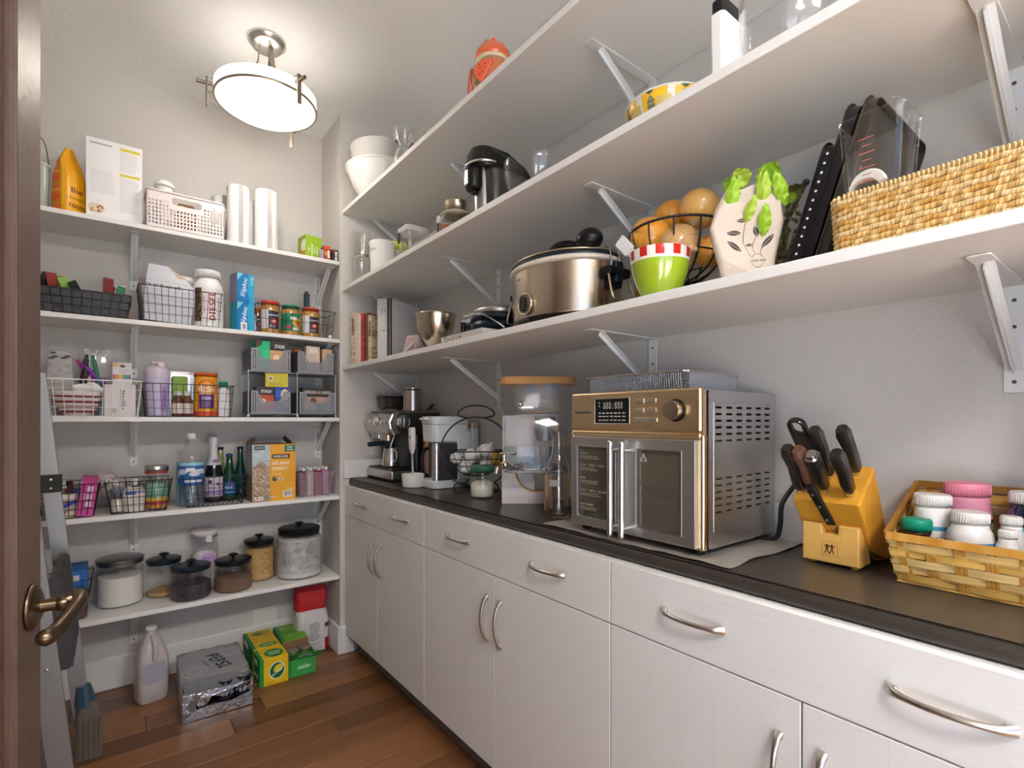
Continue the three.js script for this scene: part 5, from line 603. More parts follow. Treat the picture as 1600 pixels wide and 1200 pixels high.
// ---------- middle long shelf ----------
{
  const y = TR.Mi;
  const tumbler = (label, at, r, h) => { const o = thing('glass_tumbler', label, 'glass', at, 0, 'stacked clear tumblers'); for (const b of [0, h * 0.5]) part('tumbler', lat([[0, b + 0.002], [r * 0.8, b + 0.001], [r * 0.84, b + 0.004], [r, b + h * 0.5 - 0.004], [r * 0.95, b + h * 0.5 - 0.004], [r * 0.78, b + 0.009], [0, b + 0.009]], 32), M.glassS, o); };
  tumbler('tall stack of clear tumblers at the front, nearest the corner', [0.985, y, -2.51], 0.042, 0.27); tumbler('slimmer stack of clear tumblers behind the white canister', [1.065, y, -2.5], 0.036, 0.25);
  { const o = thing('white_canister', 'plain white canister with small black script lettering', 'canister', [0.995, y, -2.28]); part('body', lat([[0, 0.001], [0.05, 0.001], [0.053, 0.006], [0.057, 0.13], [0.06, 0.134], [0.06, 0.144], [0.056, 0.147], [0, 0.147]], 44), M.white, o); part('lettering', wrap(0.0566, 0.04, 0.085, -1.5, 1.2), print(192, 96, (x) => { fill(x, '#e6e4e1', 0, 0, 192, 96); txt(x, 'chocolate', 90, 50, 38, '#3a3836', { font: 'serif', weight: 'italic' }); }), o); }
  { const o = thing('lime_lidded_pot', 'clear pot with lime yellow lid half hidden by the canister', 'pot', [1.1, y, -2.34]); part('pot', lat([[0, 0.001], [0.04, 0.001], [0.046, 0.14]], 28), new THREE.MeshPhysicalMaterial({ color: rgb(0.72, 0.75, 0.5), roughness: 0.2, transmission: 0.6, thickness: 0 }), o); part('lid', lidG(0.05, 0.04, 0.14), mat(rgb(0.62, 0.64, 0.05), 0.4), o); }
  { const o = thing('clip_container', 'square clear clip container with grey gasketed lid', 'container', [1.01, y, -2.0], R); part('body', loft([[0.085, 0.085, 0.014, 0.001], [0.09, 0.09, 0.014, 0.09], [0.092, 0.092, 0.014, 0.11]], { capTop: false }), M.clear, o); part('lid', loft([[0.1, 0.1, 0.016, 0.11], [0.104, 0.104, 0.016, 0.118], [0.1, 0.1, 0.016, 0.132]]), mat(rgb(0.55, 0.53, 0.53), 0.35), o); part('clip', bx(0.018, 0.045, 0.006, -0.03, 0.07, 0.05, 0.002), M.blackM, o); }
  { const o = thing('egg_tray', 'clear ribbed plastic organiser at the back of the shelf', 'tray', [1.21, y, -2.15], R); part('tray', loft([[0.36, 0.12, 0.015, 0.001], [0.38, 0.13, 0.015, 0.17]], { capTop: false }), M.film, o); part('cup', mg([...Array(7)].map((_, i) => sph(0.022, -0.16 + i * 0.053, 0.165, 0.05, 12))), M.clear, o); }
  solo('orange_packet', 'crumpled orange packet in front of the clear organiser', 'packet', loft([[0.05, 0.03, 0.01, 0], [0.055, 0.034, 0.01, 0.08], [0.045, 0.012, 0.004, 0.115]]), mat(rgb(0.75, 0.2, 0.06), 0.5), [1.06, y, -1.83], -0.8);
  { const o = thing('spice_shaker', 'slim dark shaker with white cap beside the glass jar', 'shaker', [1.0, y, -1.755]); part('body', cy(0.009, 0.009, 0.08, 0, 0.0005, 0, 16), M.blackM, o); part('cap', lidG(0.011, 0.028, 0.08, 16), M.white, o); }
  { const o = thing('glass_jar', 'round glass jar with stepped stainless lid and wire seal', 'jar', [1.02, y, -1.66]); part('glass', lat([[0, 0.001], [0.058, 0.001], [0.066, 0.012], [0.066, 0.06], [0.058, 0.08], [0.045, 0.09]], 36), M.glass, o); part('collar', lat([[0.046, 0.082], [0.058, 0.078], [0.06, 0.086], [0.045, 0.096]], 36), mat(rgb(0.42, 0.38, 0.28), 0.4), o); part('lid', lat([[0, 0.094], [0.041, 0.094], [0.0415, 0.126], [0.044, 0.13], [0.044, 0.135], [0, 0.136]], 36), M.warm, o); part('wire_clip', mg(poly([[-0.06, 0.085, -0.02], [-0.062, 0.04, 0.0], [-0.05, 0.035, 0.03]], 0.0015)), M.chrome, o); }
  { // pod coffee machine, facing out of the shelf
    const o = thing('pod_coffee_machine', 'glossy black capsule coffee machine with domed head and chrome ring', 'coffee maker', [1.11, y, -1.515], R), gl = mat(rgb(0.025, 0.025, 0.028), 0.18, { clearcoat: 1 });
    const sideG = (pts, w, b) => ext(pts, w, b).rotateY(-Math.PI / 2).translate(w / 2, 0, 0);
    part('body', loft([[0.12, 0.22, 0.05, 0.001, 0, -0.03], [0.125, 0.225, 0.055, 0.06, 0, -0.03], [0.128, 0.225, 0.06, 0.17, 0, -0.026], [0.13, 0.22, 0.06, 0.205, 0, -0.02]], { n: 8 }), gl, o);
    part('head', bend(loft([[0.13, 0.25, 0.06, 0.2, 0, -0.005], [0.138, 0.27, 0.066, 0.215, 0, -0.004], [0.13, 0.25, 0.064, 0.25, 0, 0], [0.1, 0.17, 0.05, 0.272, 0, 0.03], [0.05, 0.09, 0.024, 0.281, 0, 0.04]], { n: 8 }), (x, yy, z) => [x, yy - 0.42 * Math.max(0, -z - 0.01) * Math.max(0, (yy - 0.19) / 0.09), z]), M.black, o);
    part('chrome_ring', tb(rr(0.138, 0.14, 0.066, 8, 0, 0.06).filter(([, b]) => b > 0.06).map(([a, b]) => [a, 0.212, b]), 0.0055, false, 40, 8), M.chrome, o);
    part('spout', mg(lat([[0, 0.125], [0.026, 0.125], [0.031, 0.135], [0.032, 0.19], [0.028, 0.2], [0, 0.202]], 28).translate(0, 0, 0.108), cy(0.012, 0.012, 0.012, 0, 0.114, 0.108)), M.black, o); part('spout_trim', bx(0.02, 0.05, 0.004, 0, 0.138, 0.139, 0.002), M.nickel, o);
    part('column', cy(0.035, 0.035, 0.2, 0, 0.001, 0.065), M.darksteel, o); part('water_tank', loft([[0.1, 0.05, 0.02, 0.02, 0, -0.165], [0.1, 0.05, 0.02, 0.17, 0, -0.165]]), new THREE.MeshPhysicalMaterial({ color: rgb(0.2, 0.2, 0.22), roughness: 0.1, transmission: 0.5, thickness: 0 }), o);
  }
  { const o = thing('wooden_bowl', 'dark brown wooden bowl behind the clear glass bowl', 'bowl', [1.2, y, -1.3]); part('bowl', lat([[0, 0.001], [0.04, 0.001], [0.075, 0.05], [0.092, 0.128], [0.088, 0.13], [0.07, 0.06], [0.03, 0.012], [0, 0.01]], 36), mat(rgb(0.14, 0.07, 0.03), 0.45), o); }
  { const o = thing('glass_bowl', 'clear glass serving bowl with pouring lip beside the coffee machine', 'bowl', [1.055, y, -1.24]); part('bowl', lat([[0, 0.001], [0.045, 0.001], [0.08, 0.03], [0.1, 0.08], [0.104, 0.118], [0.101, 0.118], [0.097, 0.08], [0.077, 0.034], [0.04, 0.008], [0, 0.007]], 40), M.clear, o); part('lip', mg(tb([[0.075, 0.118, 0.072], [0.085, 0.136, 0.082], [0.06, 0.138, 0.088], [0.05, 0.118, 0.09]], 0.003)), M.clear, o); }
  { const o = thing('painted_bowl', 'yellow bowl with white rim bands and painted pineapple leaves', 'bowl', [1.07, y, -0.758]); part('bowl', lat([[0, 0.004], [0.045, 0.004], [0.047, 0.0008], [0.055, 0.0008], [0.078, 0.03], [0.095, 0.075], [0.103, 0.128], [0.099, 0.128], [0.09, 0.075], [0.07, 0.03], [0.045, 0.012], [0, 0.01]], 48), [print(1024, 256, (x) => { fill(x, '#efb92c', 0, 0, 1024, 256); for (let i = 0; i < 8; i++) { const a = i * 128 + 30; fill(x, '#dcdad2', a + 66, 90, 26, 120); fill(x, '#cdb46a', a + 20, 130, 60, 22); for (let k = -3; k <= 3; k++) { x.save(); x.translate(a, 120); x.rotate(k * 0.4); fill(x, '#33523c', -3, -44, 6, 44); x.restore(); } ell(x, '#8b8a6a', a, 150, 17, 26); for (let j = 0; j < 5; j++) fill(x, '#55614a', a - 16, 132 + j * 8, 32, 2); } }, 0.25)][0], o); part('rim', new THREE.TorusGeometry(0.102, 0.0035, 8, 56).rotateX(Math.PI / 2).translate(0, 0.13, 0), M.white, o); o.scale.y = 0.56; part('band', lat([[0.1008, 0.116], [0.1018, 0.1185]], 48), mat(rgb(0.45, 0.25, 0.06), 0.3), o); }
  { const o = thing('white_caddy', 'white container standing beside a glass bowl on middle shelf', 'container', [1.03, y, -0.585], R); part('body', loft([[0.03, 0.08, 0.01, 0.001], [0.034, 0.09, 0.012, 0.16]]), M.white, o); part('lid', loft([[0.03, 0.08, 0.01, 0.1605], [0.03, 0.08, 0.01, 0.19]]), M.black, o); }
  { const o = thing('deep_glass_bowl', 'deep clear bowl at the near end of the middle shelf', 'bowl', [1.06, y, -0.475]); part('bowl', lat([[0, 0.001], [0.05, 0.001], [0.075, 0.02], [0.086, 0.08], [0.09, 0.16], [0.087, 0.16], [0.083, 0.08], [0.07, 0.025], [0, 0.01]], 36), M.clear, o); part('base_ring', new THREE.TorusGeometry(0.05, 0.005, 8, 36).rotateX(Math.PI / 2).translate(0, 0.0065, 0), M.warm, o); }
}

// ---------- lowest long shelf ----------
{
  const y = TR.L, ry = -60 * DEG, ux = Math.cos(ry), uz = -Math.sin(ry), nx = Math.sin(ry), nz = Math.cos(ry);
  // books along a slanted row
  const books = [['#cfb9a2', 0.024, 0.268, 'patterned ivory', ['#b5532e', '#6c7f5a', '#d9cdbd']], ['#cfc3ad', 0.02, 0.266, 'cream', []], ['#e0d5c8', 0.013, 0.262, 'slim white', []], ['#cc2740', 0.017, 0.26, 'bright red', ['#e1556a']], ['#3a2f28', 0.012, 0.256, 'dark brown', ['#8c7c68']], ['#8d4628', 0.013, 0.262, 'rust brown', []], ['#d8c9a6', 0.02, 0.248, 'pale straw', ['#8a7b5c']]];
  let s = 0;
  for (const [c, w, h, n, sp] of books) {
    const m = !sp.length ? flatM(c) : print(32, 256, (x) => { fill(x, c, 0, 0, 32, 256); for (let i = 0; i < (sp.length ? 40 : 6); i++) { x.globalAlpha = 0.6; ell(x, sp.length ? sp[i % sp.length] : '#9d8f7c', rnd(0, 32), rnd(0, 256), rnd(2, 7), rnd(3, 10)); } x.globalAlpha = 1; fill(x, '#4d4238', 8, 30, 14, 80); }), cover = flatM(c);
    const cx = 0.955 + ux * (s + w / 2) - nx * -0.0, cz = -2.572 + uz * (s + w / 2); const o = thing('cookbook', `${n} cookbook standing upright in the shelf corner`, 'book', [cx, y, cz], ry, 'cookbooks'); o.rotation.y = ry; const d = 0.2;
    part('cover', mg(bx(0.0022, h, d, -w / 2 + 0.0012, 0.0006, -d / 2), bx(0.0022, h, d, w / 2 - 0.0012, 0.0006, -d / 2), bx(w - 0.004, h, 0.002, 0, 0.0006, -0.001)), m, o); part('pages', bx(w - 0.005, h - 0.008, d - 0.006, 0, 0.004, -d / 2), M.paper, o); s += w + 0.0012;
  }
  { const o = thing('ring_binder', 'tall white lever-arch binder beside the cookbooks', 'binder', [1.045, y, -2.372], ry), w = 0.076, h = 0.316, d = 0.262, bl = flatM('#d4d2d3');
    part('cover', mg(bx(0.004, h, d, -w / 2 + 0.002, 0.0006, -d / 2 + 0.004), bx(0.004, h, d, w / 2 - 0.002, 0.0006, -d / 2 + 0.004), bx(w, h, 0.004, 0, 0.0006, 0.002, 0.0015)), bl, o); part('hinge_strip', bx(0.016, h - 0.002, 0.001, w / 2 - 0.01, 0.001, 0.0047), flatM('#4c4640'), o); part('edge_trim', bx(0.0008, h, 0.012, w / 2 + 0.0006, 0.001, -0.003), M.blackM, o); part('pages', bx(w - 0.014, h - 0.03, d - 0.02, 0, 0.012, -d / 2), M.paper, o); part('label_holder', mg(poly([[-0.012, 0.24, 0.005], [-0.012, 0.262, 0.005], [0.01, 0.262, 0.005], [0.01, 0.255, 0.005]], 0.0014), bx(0.002, 0.08, 0.001, 0.01, 0.18, 0.0046), bx(0.024, 0.001, 0.001, 0, 0.18, 0.0046)), M.grey, o); part('spine_mark', bx(0.02, 0.006, 0.0006, 0, 0.158, 0.0046), M.grey, o); }
  { const o = thing('pink_pouch', 'pinkish cosmetic pouch with white cord in front of the binder', 'pouch', [1.08, y, -2.13], ry); part('pouch', bend(loft([[0.085, 0.05, 0.02, 0.001], [0.09, 0.055, 0.022, 0.05], [0.07, 0.03, 0.012, 0.098], [0.06, 0.012, 0.004, 0.11]]), (a, b, c) => [a, b, c + 0.003 * Math.sin(a * 90)]), mat(rgb(0.5, 0.36, 0.38), 0.5), o); part('zip', bar([-0.03, 0.111, 0], [0.03, 0.111, 0], 0.004, 0.004, V(0, 0, 1)), M.blackM, o); part('cord', tb([[0.035, 0.085, 0.025], [0, 0.055, 0.032], [-0.04, 0.02, 0.034], [-0.06, 0.002, 0.036]], 0.003), M.white, o); }
  { const o = thing('steel_bowl', 'brushed steel footed mixing bowl on the long shelf', 'bowl', [1.005, y, -1.79]); part('bowl', lat([[0, 0.012], [0.026, 0.012], [0.034, 0.018], [0.058, 0.05], [0.074, 0.095], [0.0775, 0.132], [0.081, 0.134], [0.081, 0.138], [0.076, 0.138], [0.071, 0.095], [0.055, 0.052], [0.03, 0.022], [0, 0.018]], 52), metal(rgb(0.62, 0.54, 0.43), 0.22), o); part('foot', lat([[0.026, 0.0128], [0.028, 0.003], [0.033, 0.0006], [0.03, 0.0006], [0.022, 0.012]], 36), M.steel, o); }
  solo('flat_carton', 'pale flat printed carton lying under the waffle maker', 'box', bx(0.27, 0.03, 0.22, 0, 0.0005, 0), [0, 0, 0, 0, print(256, 48, (x) => { fill(x, '#c6bfb8', 0, 0, 256, 48); for (let i = 0; i < 30; i++) fill(x, ['#a3958a', '#8d8078', '#5f5650'][i % 3], rnd(10, 130), rnd(6, 40), rnd(4, 12), 5); }), 0].map((m) => m || flatM('#c9c4c0')), [1.075, y, -1.545], R);
  { const o = thing('waffle_maker', 'round black and silver waffle maker with latch handle', 'waffle maker', [1.085, y + 0.031, -1.53], R), sil = metal(rgb(0.5, 0.5, 0.5), 0.4);
    part('lower_shell', mg(lat([[0, 0.006], [0.08, 0.006], [0.102, 0.016], [0.108, 0.036], [0, 0.036]], 44).translate(0.03, 0, -0.02), bx(0.1, 0.028, 0.07, -0.1, 0.008, 0.0, 0.012)), M.navy, o); const u = part('upper_shell', mg(lat([[0, 0.04], [0.108, 0.04], [0.104, 0.06], [0.09, 0.068], [0, 0.068]], 44).translate(0.03, 0, -0.02), bx(0.09, 0.02, 0.07, -0.098, 0.04, 0.0, 0.009)), M.navy, o); part('top_plate', lat([[0.088, 0.066], [0.094, 0.07], [0.094, 0.084], [0.08, 0.092], [0, 0.094]], 44).translate(0.03, 0, -0.02), sil, u); part('handle_grip', mg(bx(0.1, 0.02, 0.055, -0.1, 0.074, 0.0, 0.008)), sil, o); part('grip_ribs', mg([...Array(11)].map((_, i) => bx(0.0025, 0.016, 0.004, -0.143 + i * 0.0085, 0.058, 0.029))), M.pale, o);
    part('hinge', mg(cy(0.012, 0.012, 0.06, -0.05, 0.012, 0.03, 16), cy(0.01, 0.01, 0.05, -0.13, 0.012, 0.035, 16)), M.black, o); part('latch_wire', tb([[0.03, 0.06, 0.09], [0.07, 0.056, 0.085], [0.11, 0.03, 0.06], [0.13, 0.008, 0.035]], 0.0025), M.nickel, o); part('foot', mg([[0.09, 0.05], [0.09, -0.08], [-0.04, 0.05], [-0.04, -0.08], [-0.12, 0]].map(([a, b]) => cy(0.009, 0.01, 0.0075, a, 0, b, 12))), M.blackM, o); }
  { // slow cooker
    const o = thing('slow_cooker', 'large oval stainless slow cooker with glass lid and clip handles', 'slow cooker', [1.098, y, -1.155], R), oval = (p, seg = 64) => lat(p, seg).scale(1.3, 1, 1);
    part('base', oval([[0, 0.006], [0.132, 0.006], [0.139, 0.012], [0.14, 0.024], [0, 0.024]]), M.black, o);
    part('body', oval([[0.138, 0.024], [0.141, 0.03], [0.145, 0.165], [0.142, 0.168], [0.12, 0.168]]), metal(rgb(0.66, 0.57, 0.46), 0.24), o);
    part('crock_rim', oval([[0.14, 0.167], [0.15, 0.168], [0.152, 0.175], [0.149, 0.182], [0.136, 0.182]]), mat(rgb(0.72, 0.64, 0.56), 0.3), o); part('gasket', oval([[0.146, 0.182], [0.148, 0.186], [0.146, 0.193], [0.13, 0.193]]), M.navy, o);
    const l = part('lid', oval([[0.138, 0.193], [0.143, 0.196], [0.14, 0.201], [0.118, 0.211], [0.08, 0.218], [0.04, 0.222], [0, 0.223]]), new THREE.MeshPhysicalMaterial({ color: rgb(0.5, 0.42, 0.33), roughness: 0.05, transmission: 0.8, thickness: 0 }), o); part('lid_rim', oval([[0.136, 0.193], [0.146, 0.194], [0.146, 0.2], [0.136, 0.203]]), M.warm, l); part('knob', lat([[0.016, 0.222], [0.018, 0.232], [0.042, 0.24], [0.044, 0.25], [0.032, 0.264], [0, 0.27]], 28).scale(1.3, 1, 1), M.black, l);
    const dx = -0.012, dz = 0.139, d = part('control_dial', lat([[0, 0], [0.031, 0], [0.031, 0.008], [0.027, 0.011], [0, 0.011]], 36).rotateX(Math.PI / 2).translate(dx, 0.062, dz), metal(rgb(0.3, 0.26, 0.2), 0.3), o); part('dial_ring', new THREE.TorusGeometry(0.03, 0.003, 8, 40).translate(dx, 0.062, dz + 0.011), M.warm, d); part('pointer', bx(0.012, 0.042, 0.014, dx, 0.041, dz + 0.017, 0.004), M.black, d);
    part('brand_mark', bx(0.05, 0.004, 0.0006, -0.035, 0.14, 0.1405), M.darksteel, o);
    for (const s of [-1, 1]) { const h = part('handle', mg(bx(0.046, 0.026, 0.09, s * 0.2, 0.118, 0, 0.008), bx(0.03, 0.05, 0.05, s * 0.194, 0.09, 0, 0.006)), M.black, o); part('lid_clip', mg(poly([[s * 0.182, 0.205, 0.018], [s * 0.197, 0.2, 0.018], [s * 0.206, 0.16, 0.018], [s * 0.202, 0.13, 0.018]], 0.0022), poly([[s * 0.182, 0.205, -0.018], [s * 0.197, 0.2, -0.018], [s * 0.206, 0.16, -0.018], [s * 0.202, 0.13, -0.018]], 0.0022)), M.chrome, h); part('wire_bail', mg(tb([[s * 0.214, 0.12, 0.04], [s * 0.232, 0.06, 0.045], [s * 0.235, 0.05, 0.03], [s * 0.235, 0.05, -0.03], [s * 0.232, 0.06, -0.045], [s * 0.214, 0.12, -0.04]], 0.003, false, 40)), M.warm, h); part('latch', bx(0.02, 0.06, 0.03, s * 0.21, 0.1, 0, 0.005), M.navy, h); }
    for (const [a, b] of [[-0.13, 0.07], [0.13, 0.07], [-0.13, -0.07], [0.13, -0.07]]) part('foot', cy(0.012, 0.013, 0.007, a, 0.0004, b, 14), M.black, o);
  }
  { const o = thing('ladle', 'black plastic ladle lying bowl-up across the slow cooker lid', 'ladle', [1.045, y + 0.192, -1.0], R); part('bowl', new THREE.SphereGeometry(0.039, 28, 20).scale(1.02, 0.8, 0.95).rotateX(0.3).translate(0, 0.033, 0), M.black, o); part('handle', bend(bar([-0.03, 0.024, -0.01], [-0.2, 0.036, -0.09], 0.018, 0.008, V(0, 0, 1)), (a, b, c) => [a, b, c]), M.black, o); }
  { const o = thing('cutting_board', 'small brown wooden board leaning behind the slow cooker end', 'board', [1.13, y, -0.872], R); part('board', ext(rr(0.055, 0.11, 0.02, 5, 0, 0.056), 0.014, 0.003), mat('#8a5a3c', 0.55), o); }
  { // bowl with checked band
    const at = [1.005, y, -0.737], o = thing('soup_bowl', 'lime green bowl with red and white checked band', 'bowl', at);
    part('bowl', lat([[0, 0.004], [0.028, 0.004], [0.03, 0.0006], [0.036, 0.0006], [0.05, 0.025], [0.062, 0.06], [0.066, 0.085]], 48), mat(rgb(0.36, 0.5, 0.02), 0.15, { clearcoat: 1 }), o); part('inside', lat([[0.066, 0.112], [0.064, 0.112], [0.058, 0.06], [0.04, 0.02], [0, 0.01]], 48), M.white, o); part('checked_band', lat([[0.066, 0.085], [0.0675, 0.098], [0.068, 0.112], [0.066, 0.113]], 48), print(512, 32, (x) => { fill(x, '#ece5df', 0, 0, 512, 32); for (let i = 0; i < 11; i++) fill(x, '#c8281c', i * 46.5 + 6, 3, 23, 24); }, 0.2), o);
    const sp = thing('spatula', 'white plastic spatula leaning out of the green bowl', 'spatula', [1.005, y + 0.06, -0.745], R); part('handle', bar([-0.01, 0.0, -0.02], [-0.09, 0.085, -0.01], 0.02, 0.006, V(0.5, 0.5, 0)), M.white, sp); part('blade', bar([-0.088, 0.083, -0.01], [-0.118, 0.118, -0.006], 0.03, 0.007, V(0.5, 0.5, 0)), M.white, sp);
  }
  { // wire onion basket
    const o = thing('wire_fruit_bowl', 'dark twisted wire footed basket heaped with yellow onions', 'basket', [1.15, y, -0.788]), m = mat(rgb(0.035, 0.028, 0.024), 0.45, { metalness: 0.5 }), r = 0.0024, gs = [];
    const ring = (R0, yy, rad) => new THREE.TorusGeometry(R0, rad, 6, 48).rotateX(Math.PI / 2).translate(0, yy, 0);
    part('rim', mg(ring(0.12, 0.205, 0.003), [...Array(60)].map((_, i) => { const a = i / 60 * 6.283; return sph(0.004, Math.cos(a) * 0.12, 0.205, Math.sin(a) * 0.12, 6); })), m, o);
    for (let i = 0; i < 12; i++) { const a = i / 12 * 6.283, c = Math.cos(a), s = Math.sin(a); part('rib', tb([[c * 0.12, 0.205, s * 0.12], [c * 0.115, 0.16, s * 0.115], [c * 0.092, 0.11, s * 0.092], [c * 0.05, 0.08, s * 0.05], [0, 0.074, 0]], r, false, 20), m, o); }
    part('hoop', ring(0.105, 0.135, 0.002), m, o); part('foot', mg(ring(0.08, 0.004, 0.003), [...Array(6)].map((_, i) => { const a = i / 6 * 6.283, c = Math.cos(a), s = Math.sin(a); return tb([[c * 0.05, 0.08, s * 0.05], [c * 0.075, 0.05, s * 0.075], [c * 0.06, 0.03, s * 0.06], [c * 0.08, 0.004, s * 0.08]], r, false, 16); })), m, o);
    const skin = (c1, c2, c3) => print(256, 128, (x) => { fill(x, c1, 0, 0, 256, 128); for (let i = 0; i < 90; i++) { x.globalAlpha = 0.16; fill(x, [c2, c3, '#f4d9a6'][i % 3], rnd(0, 256), 0, rnd(0.8, 3.5), 128); } x.globalAlpha = 1; }, 0.3, { clearcoat: 0.5 });
    const skins = [skin('#f0a437', '#d6801e', '#ffd48a'), skin('#efb964', '#e0963a', '#fbe6bd'), skin('#ddae74', '#b98040', '#f0dfc0')];
    const onion = (label, at, r0, m0, rx, rz, net) => { const q = thing('onion', label, 'onion', at, 0, 'onions in the wire basket'); q.rotation.set(rx, 0.4, rz); const prof = [[0, -1], [0.3, -0.97], [0.62, -0.82], [0.88, -0.5], [1, -0.08], [0.97, 0.25], [0.82, 0.58], [0.55, 0.82], [0.28, 0.96], [0.14, 1.1], [0.1, 1.3], [0, 1.32]].map(([a, b]) => [a * r0, b * r0 * 0.88]); part('bulb', lat(prof, 36), m0, q); part('root', mg([...Array(9)].map((_, i) => rod([0, -r0 * 0.86, 0], [Math.cos(i) * r0 * 0.2, -r0 * 1.02, Math.sin(i) * r0 * 0.2], 0.0009, 4))), M.cream, q);
      if (net) part('net_mesh', mg([...Array(14)].map((_, i) => { const yy = -0.8 + i * 0.12, rr0 = Math.sqrt(Math.max(0.05, 1 - yy * yy)) * 1.012; return new THREE.TorusGeometry(rr0 * r0, 0.0006, 4, 28).rotateX(Math.PI / 2).translate(0, yy * r0 * 0.88, 0); })), mat('#c9a070', 0.7), q); };
    onion('glossy yellow onion nearest the slow cooker', [1.09, y + 0.197, -0.83], 0.05, skins[0], 0.5, 0.9); onion('yellow onion at the very top of the heap', [1.185, y + 0.265, -0.832], 0.049, skins[0], -0.4, -0.3); onion('pale yellow onion at the top beside the paper bag', [1.155, y + 0.25, -0.728], 0.05, skins[1], 0.3, -0.7); onion('papery netted onion low in the wire basket', [1.095, y + 0.148, -0.745], 0.052, skins[2], 1.9, 0.2, true); onion('yellow onion half hidden behind the paper bag', [1.195, y + 0.15, -0.725], 0.044, skins[0], 0.2, 0.3);
  }
  { // paper sleeve with a potted herb
    const at = [1.045, y, -0.552], ryb = -58 * DEG;
    const o = thing('paper_sleeve', 'cream paper bag printed with leaf sprigs holding a wilting herb', 'bag', at, ryb);
    const pr = print(1024, 512, (x) => {
      fill(x, '#d3c4b4', 0, 0, 1024, 512); fill(x, '#c59a63', 600, 0, 170, 512); fill(x, '#cdb292', 770, 0, 254, 512);
      const leaf = (a, b, s, r) => { x.save(); x.translate(a, b); x.rotate(r); x.fillStyle = '#4a4340'; x.beginPath(); x.moveTo(-s, 0); x.quadraticCurveTo(0, -s * 0.75, s, 0); x.quadraticCurveTo(0, s * 0.75, -s, 0); x.fill(); x.strokeStyle = '#cbbcab'; x.lineWidth = 2; x.beginPath(); x.moveTo(-s * 0.8, 0); x.lineTo(s * 0.8, 0); x.stroke(); x.restore(); };
      x.strokeStyle = '#4a4340'; x.lineWidth = 3; for (const [a, b, c, d] of [[402, 380, 368, 190], [430, 360, 440, 250], [466, 380, 490, 300]]) { x.beginPath(); x.moveTo(a, b); x.quadraticCurveTo((a + c) / 2 - 20, (b + d) / 2, c, d); x.stroke(); }
      leaf(318, 316, 46, 0.7); leaf(326, 246, 34, 0.15); leaf(350, 186, 28, 0.1); leaf(424, 250, 30, 1.1); leaf(406, 316, 20, 0); leaf(486, 304, 38, -1); leaf(460, 186, 30, 0.8); leaf(640, 300, 34, 1.4); leaf(690, 210, 30, 1.4); leaf(730, 360, 34, 1.4); leaf(680, 440, 24, 1.4);
      x.beginPath(); x.arc(440, 400, 36, 0, 7); x.strokeStyle = '#6b6058'; x.lineWidth = 3; x.stroke(); fill(x, '#d3c4b4', 388, 386, 104, 26); txt(x, 'LIVING HERB', 440, 400, 18, '#5a504a', { w: 96 }); lines(x, 370, 462, 150, 1, 10, '#7a6e66', 3); lines(x, 400, 478, 60, 1, 10, '#7a6e66', 3);
      for (let i = 0; i < 60; i++) { x.globalAlpha = 0.1; ell(x, i % 2 ? '#fff6ea' : '#85705c', rnd(0, 1024), rnd(0, 512), rnd(10, 50), 4, rnd(-1, 1)); } x.globalAlpha = 1;
    }, 0.8);
    part('sleeve', bend(loft([[0.095, 0.07, 0.01, 0.001], [0.108, 0.078, 0.012, 0.05], [0.138, 0.085, 0.01, 0.12], [0.12, 0.07, 0.012, 0.165], [0.085, 0.05, 0.012, 0.2]], { capTop: false, n: 4 }), (a, b, c) => [a + 0.003 * Math.sin(b * 70 + c * 60), b + (b > 0.17 ? 0.012 * Math.sin(a * 80) : 0), c + 0.004 * Math.sin(b * 60 + a * 50)]), pr, o);
    const h = thing('herb_plant', 'bright green wilting herb leaves drooping over the paper bag', 'plant', [at[0], y + 0.02, at[2]], ryb), lm = [rgb(0.3, 0.52, 0.02), rgb(0.4, 0.56, 0.05), rgb(0.24, 0.4, 0.03), rgb(0.12, 0.13, 0.03)].map((c) => mat(c, 0.5, { side: THREE.DoubleSide }));
    const leafG = (L, W, curl) => { const g = new THREE.PlaneGeometry(W, L, 8, 14).translate(0, L / 2, 0); return bend(g, (a, b) => { const t = Math.max(0, Math.min(1, b / L)), k = Math.sin(Math.PI * Math.pow(t, 0.75)) * (1 + 0.12 * Math.sin(t * 30)), xx = a * k; return [xx, b * Math.cos(curl * t) , Math.abs(xx) * 0.5 + L * 0.45 * curl * t * t + 0.003 * Math.sin(t * 22 + a * 200)]; }); };
    [[-0.022, 0.2, 0.045, 0.1, 0.026, Math.PI - 0.1, 0.15, 0], [0.028, 0.205, 0.05, 0.11, 0.028, Math.PI + 0.05, -0.05, 1], [0.05, 0.195, 0.046, 0.085, 0.026, Math.PI - 0.1, -0.3, 0], [0.032, 0.13, 0.058, 0.08, 0.024, Math.PI - 0.03, 0.05, 0], [0.014, 0.15, 0.056, 0.07, 0.02, Math.PI, 0.35, 1], [0.0, 0.185, 0.02, 0.055, 0.04, 0.5, 0.6, 1], [0.03, 0.18, 0.0, 0.07, 0.045, 0.3, -0.4, 0], [-0.005, 0.185, -0.01, 0.06, 0.04, 0.2, 1.0, 2], [0.06, 0.16, -0.02, 0.05, 0.03, 0.9, -1.0, 1], [0.075, 0.17, -0.05, 0.06, 0.035, 0.5, -0.9, 3]].forEach(([a, b, c, L, W, rx, rz, k]) => part('leaf', leafG(L, W, 0.7), lm[k], h, [a, b, c], [rx, 0, rz]));
    part('stem', mg([[-0.02, 0.046], [0.03, 0.05], [0.05, 0.045]].map(([a, c]) => tb([[0, 0.0, 0], [a * 0.4, 0.12, 0], [a, 0.2, c]], 0.003))), lm[2], h);
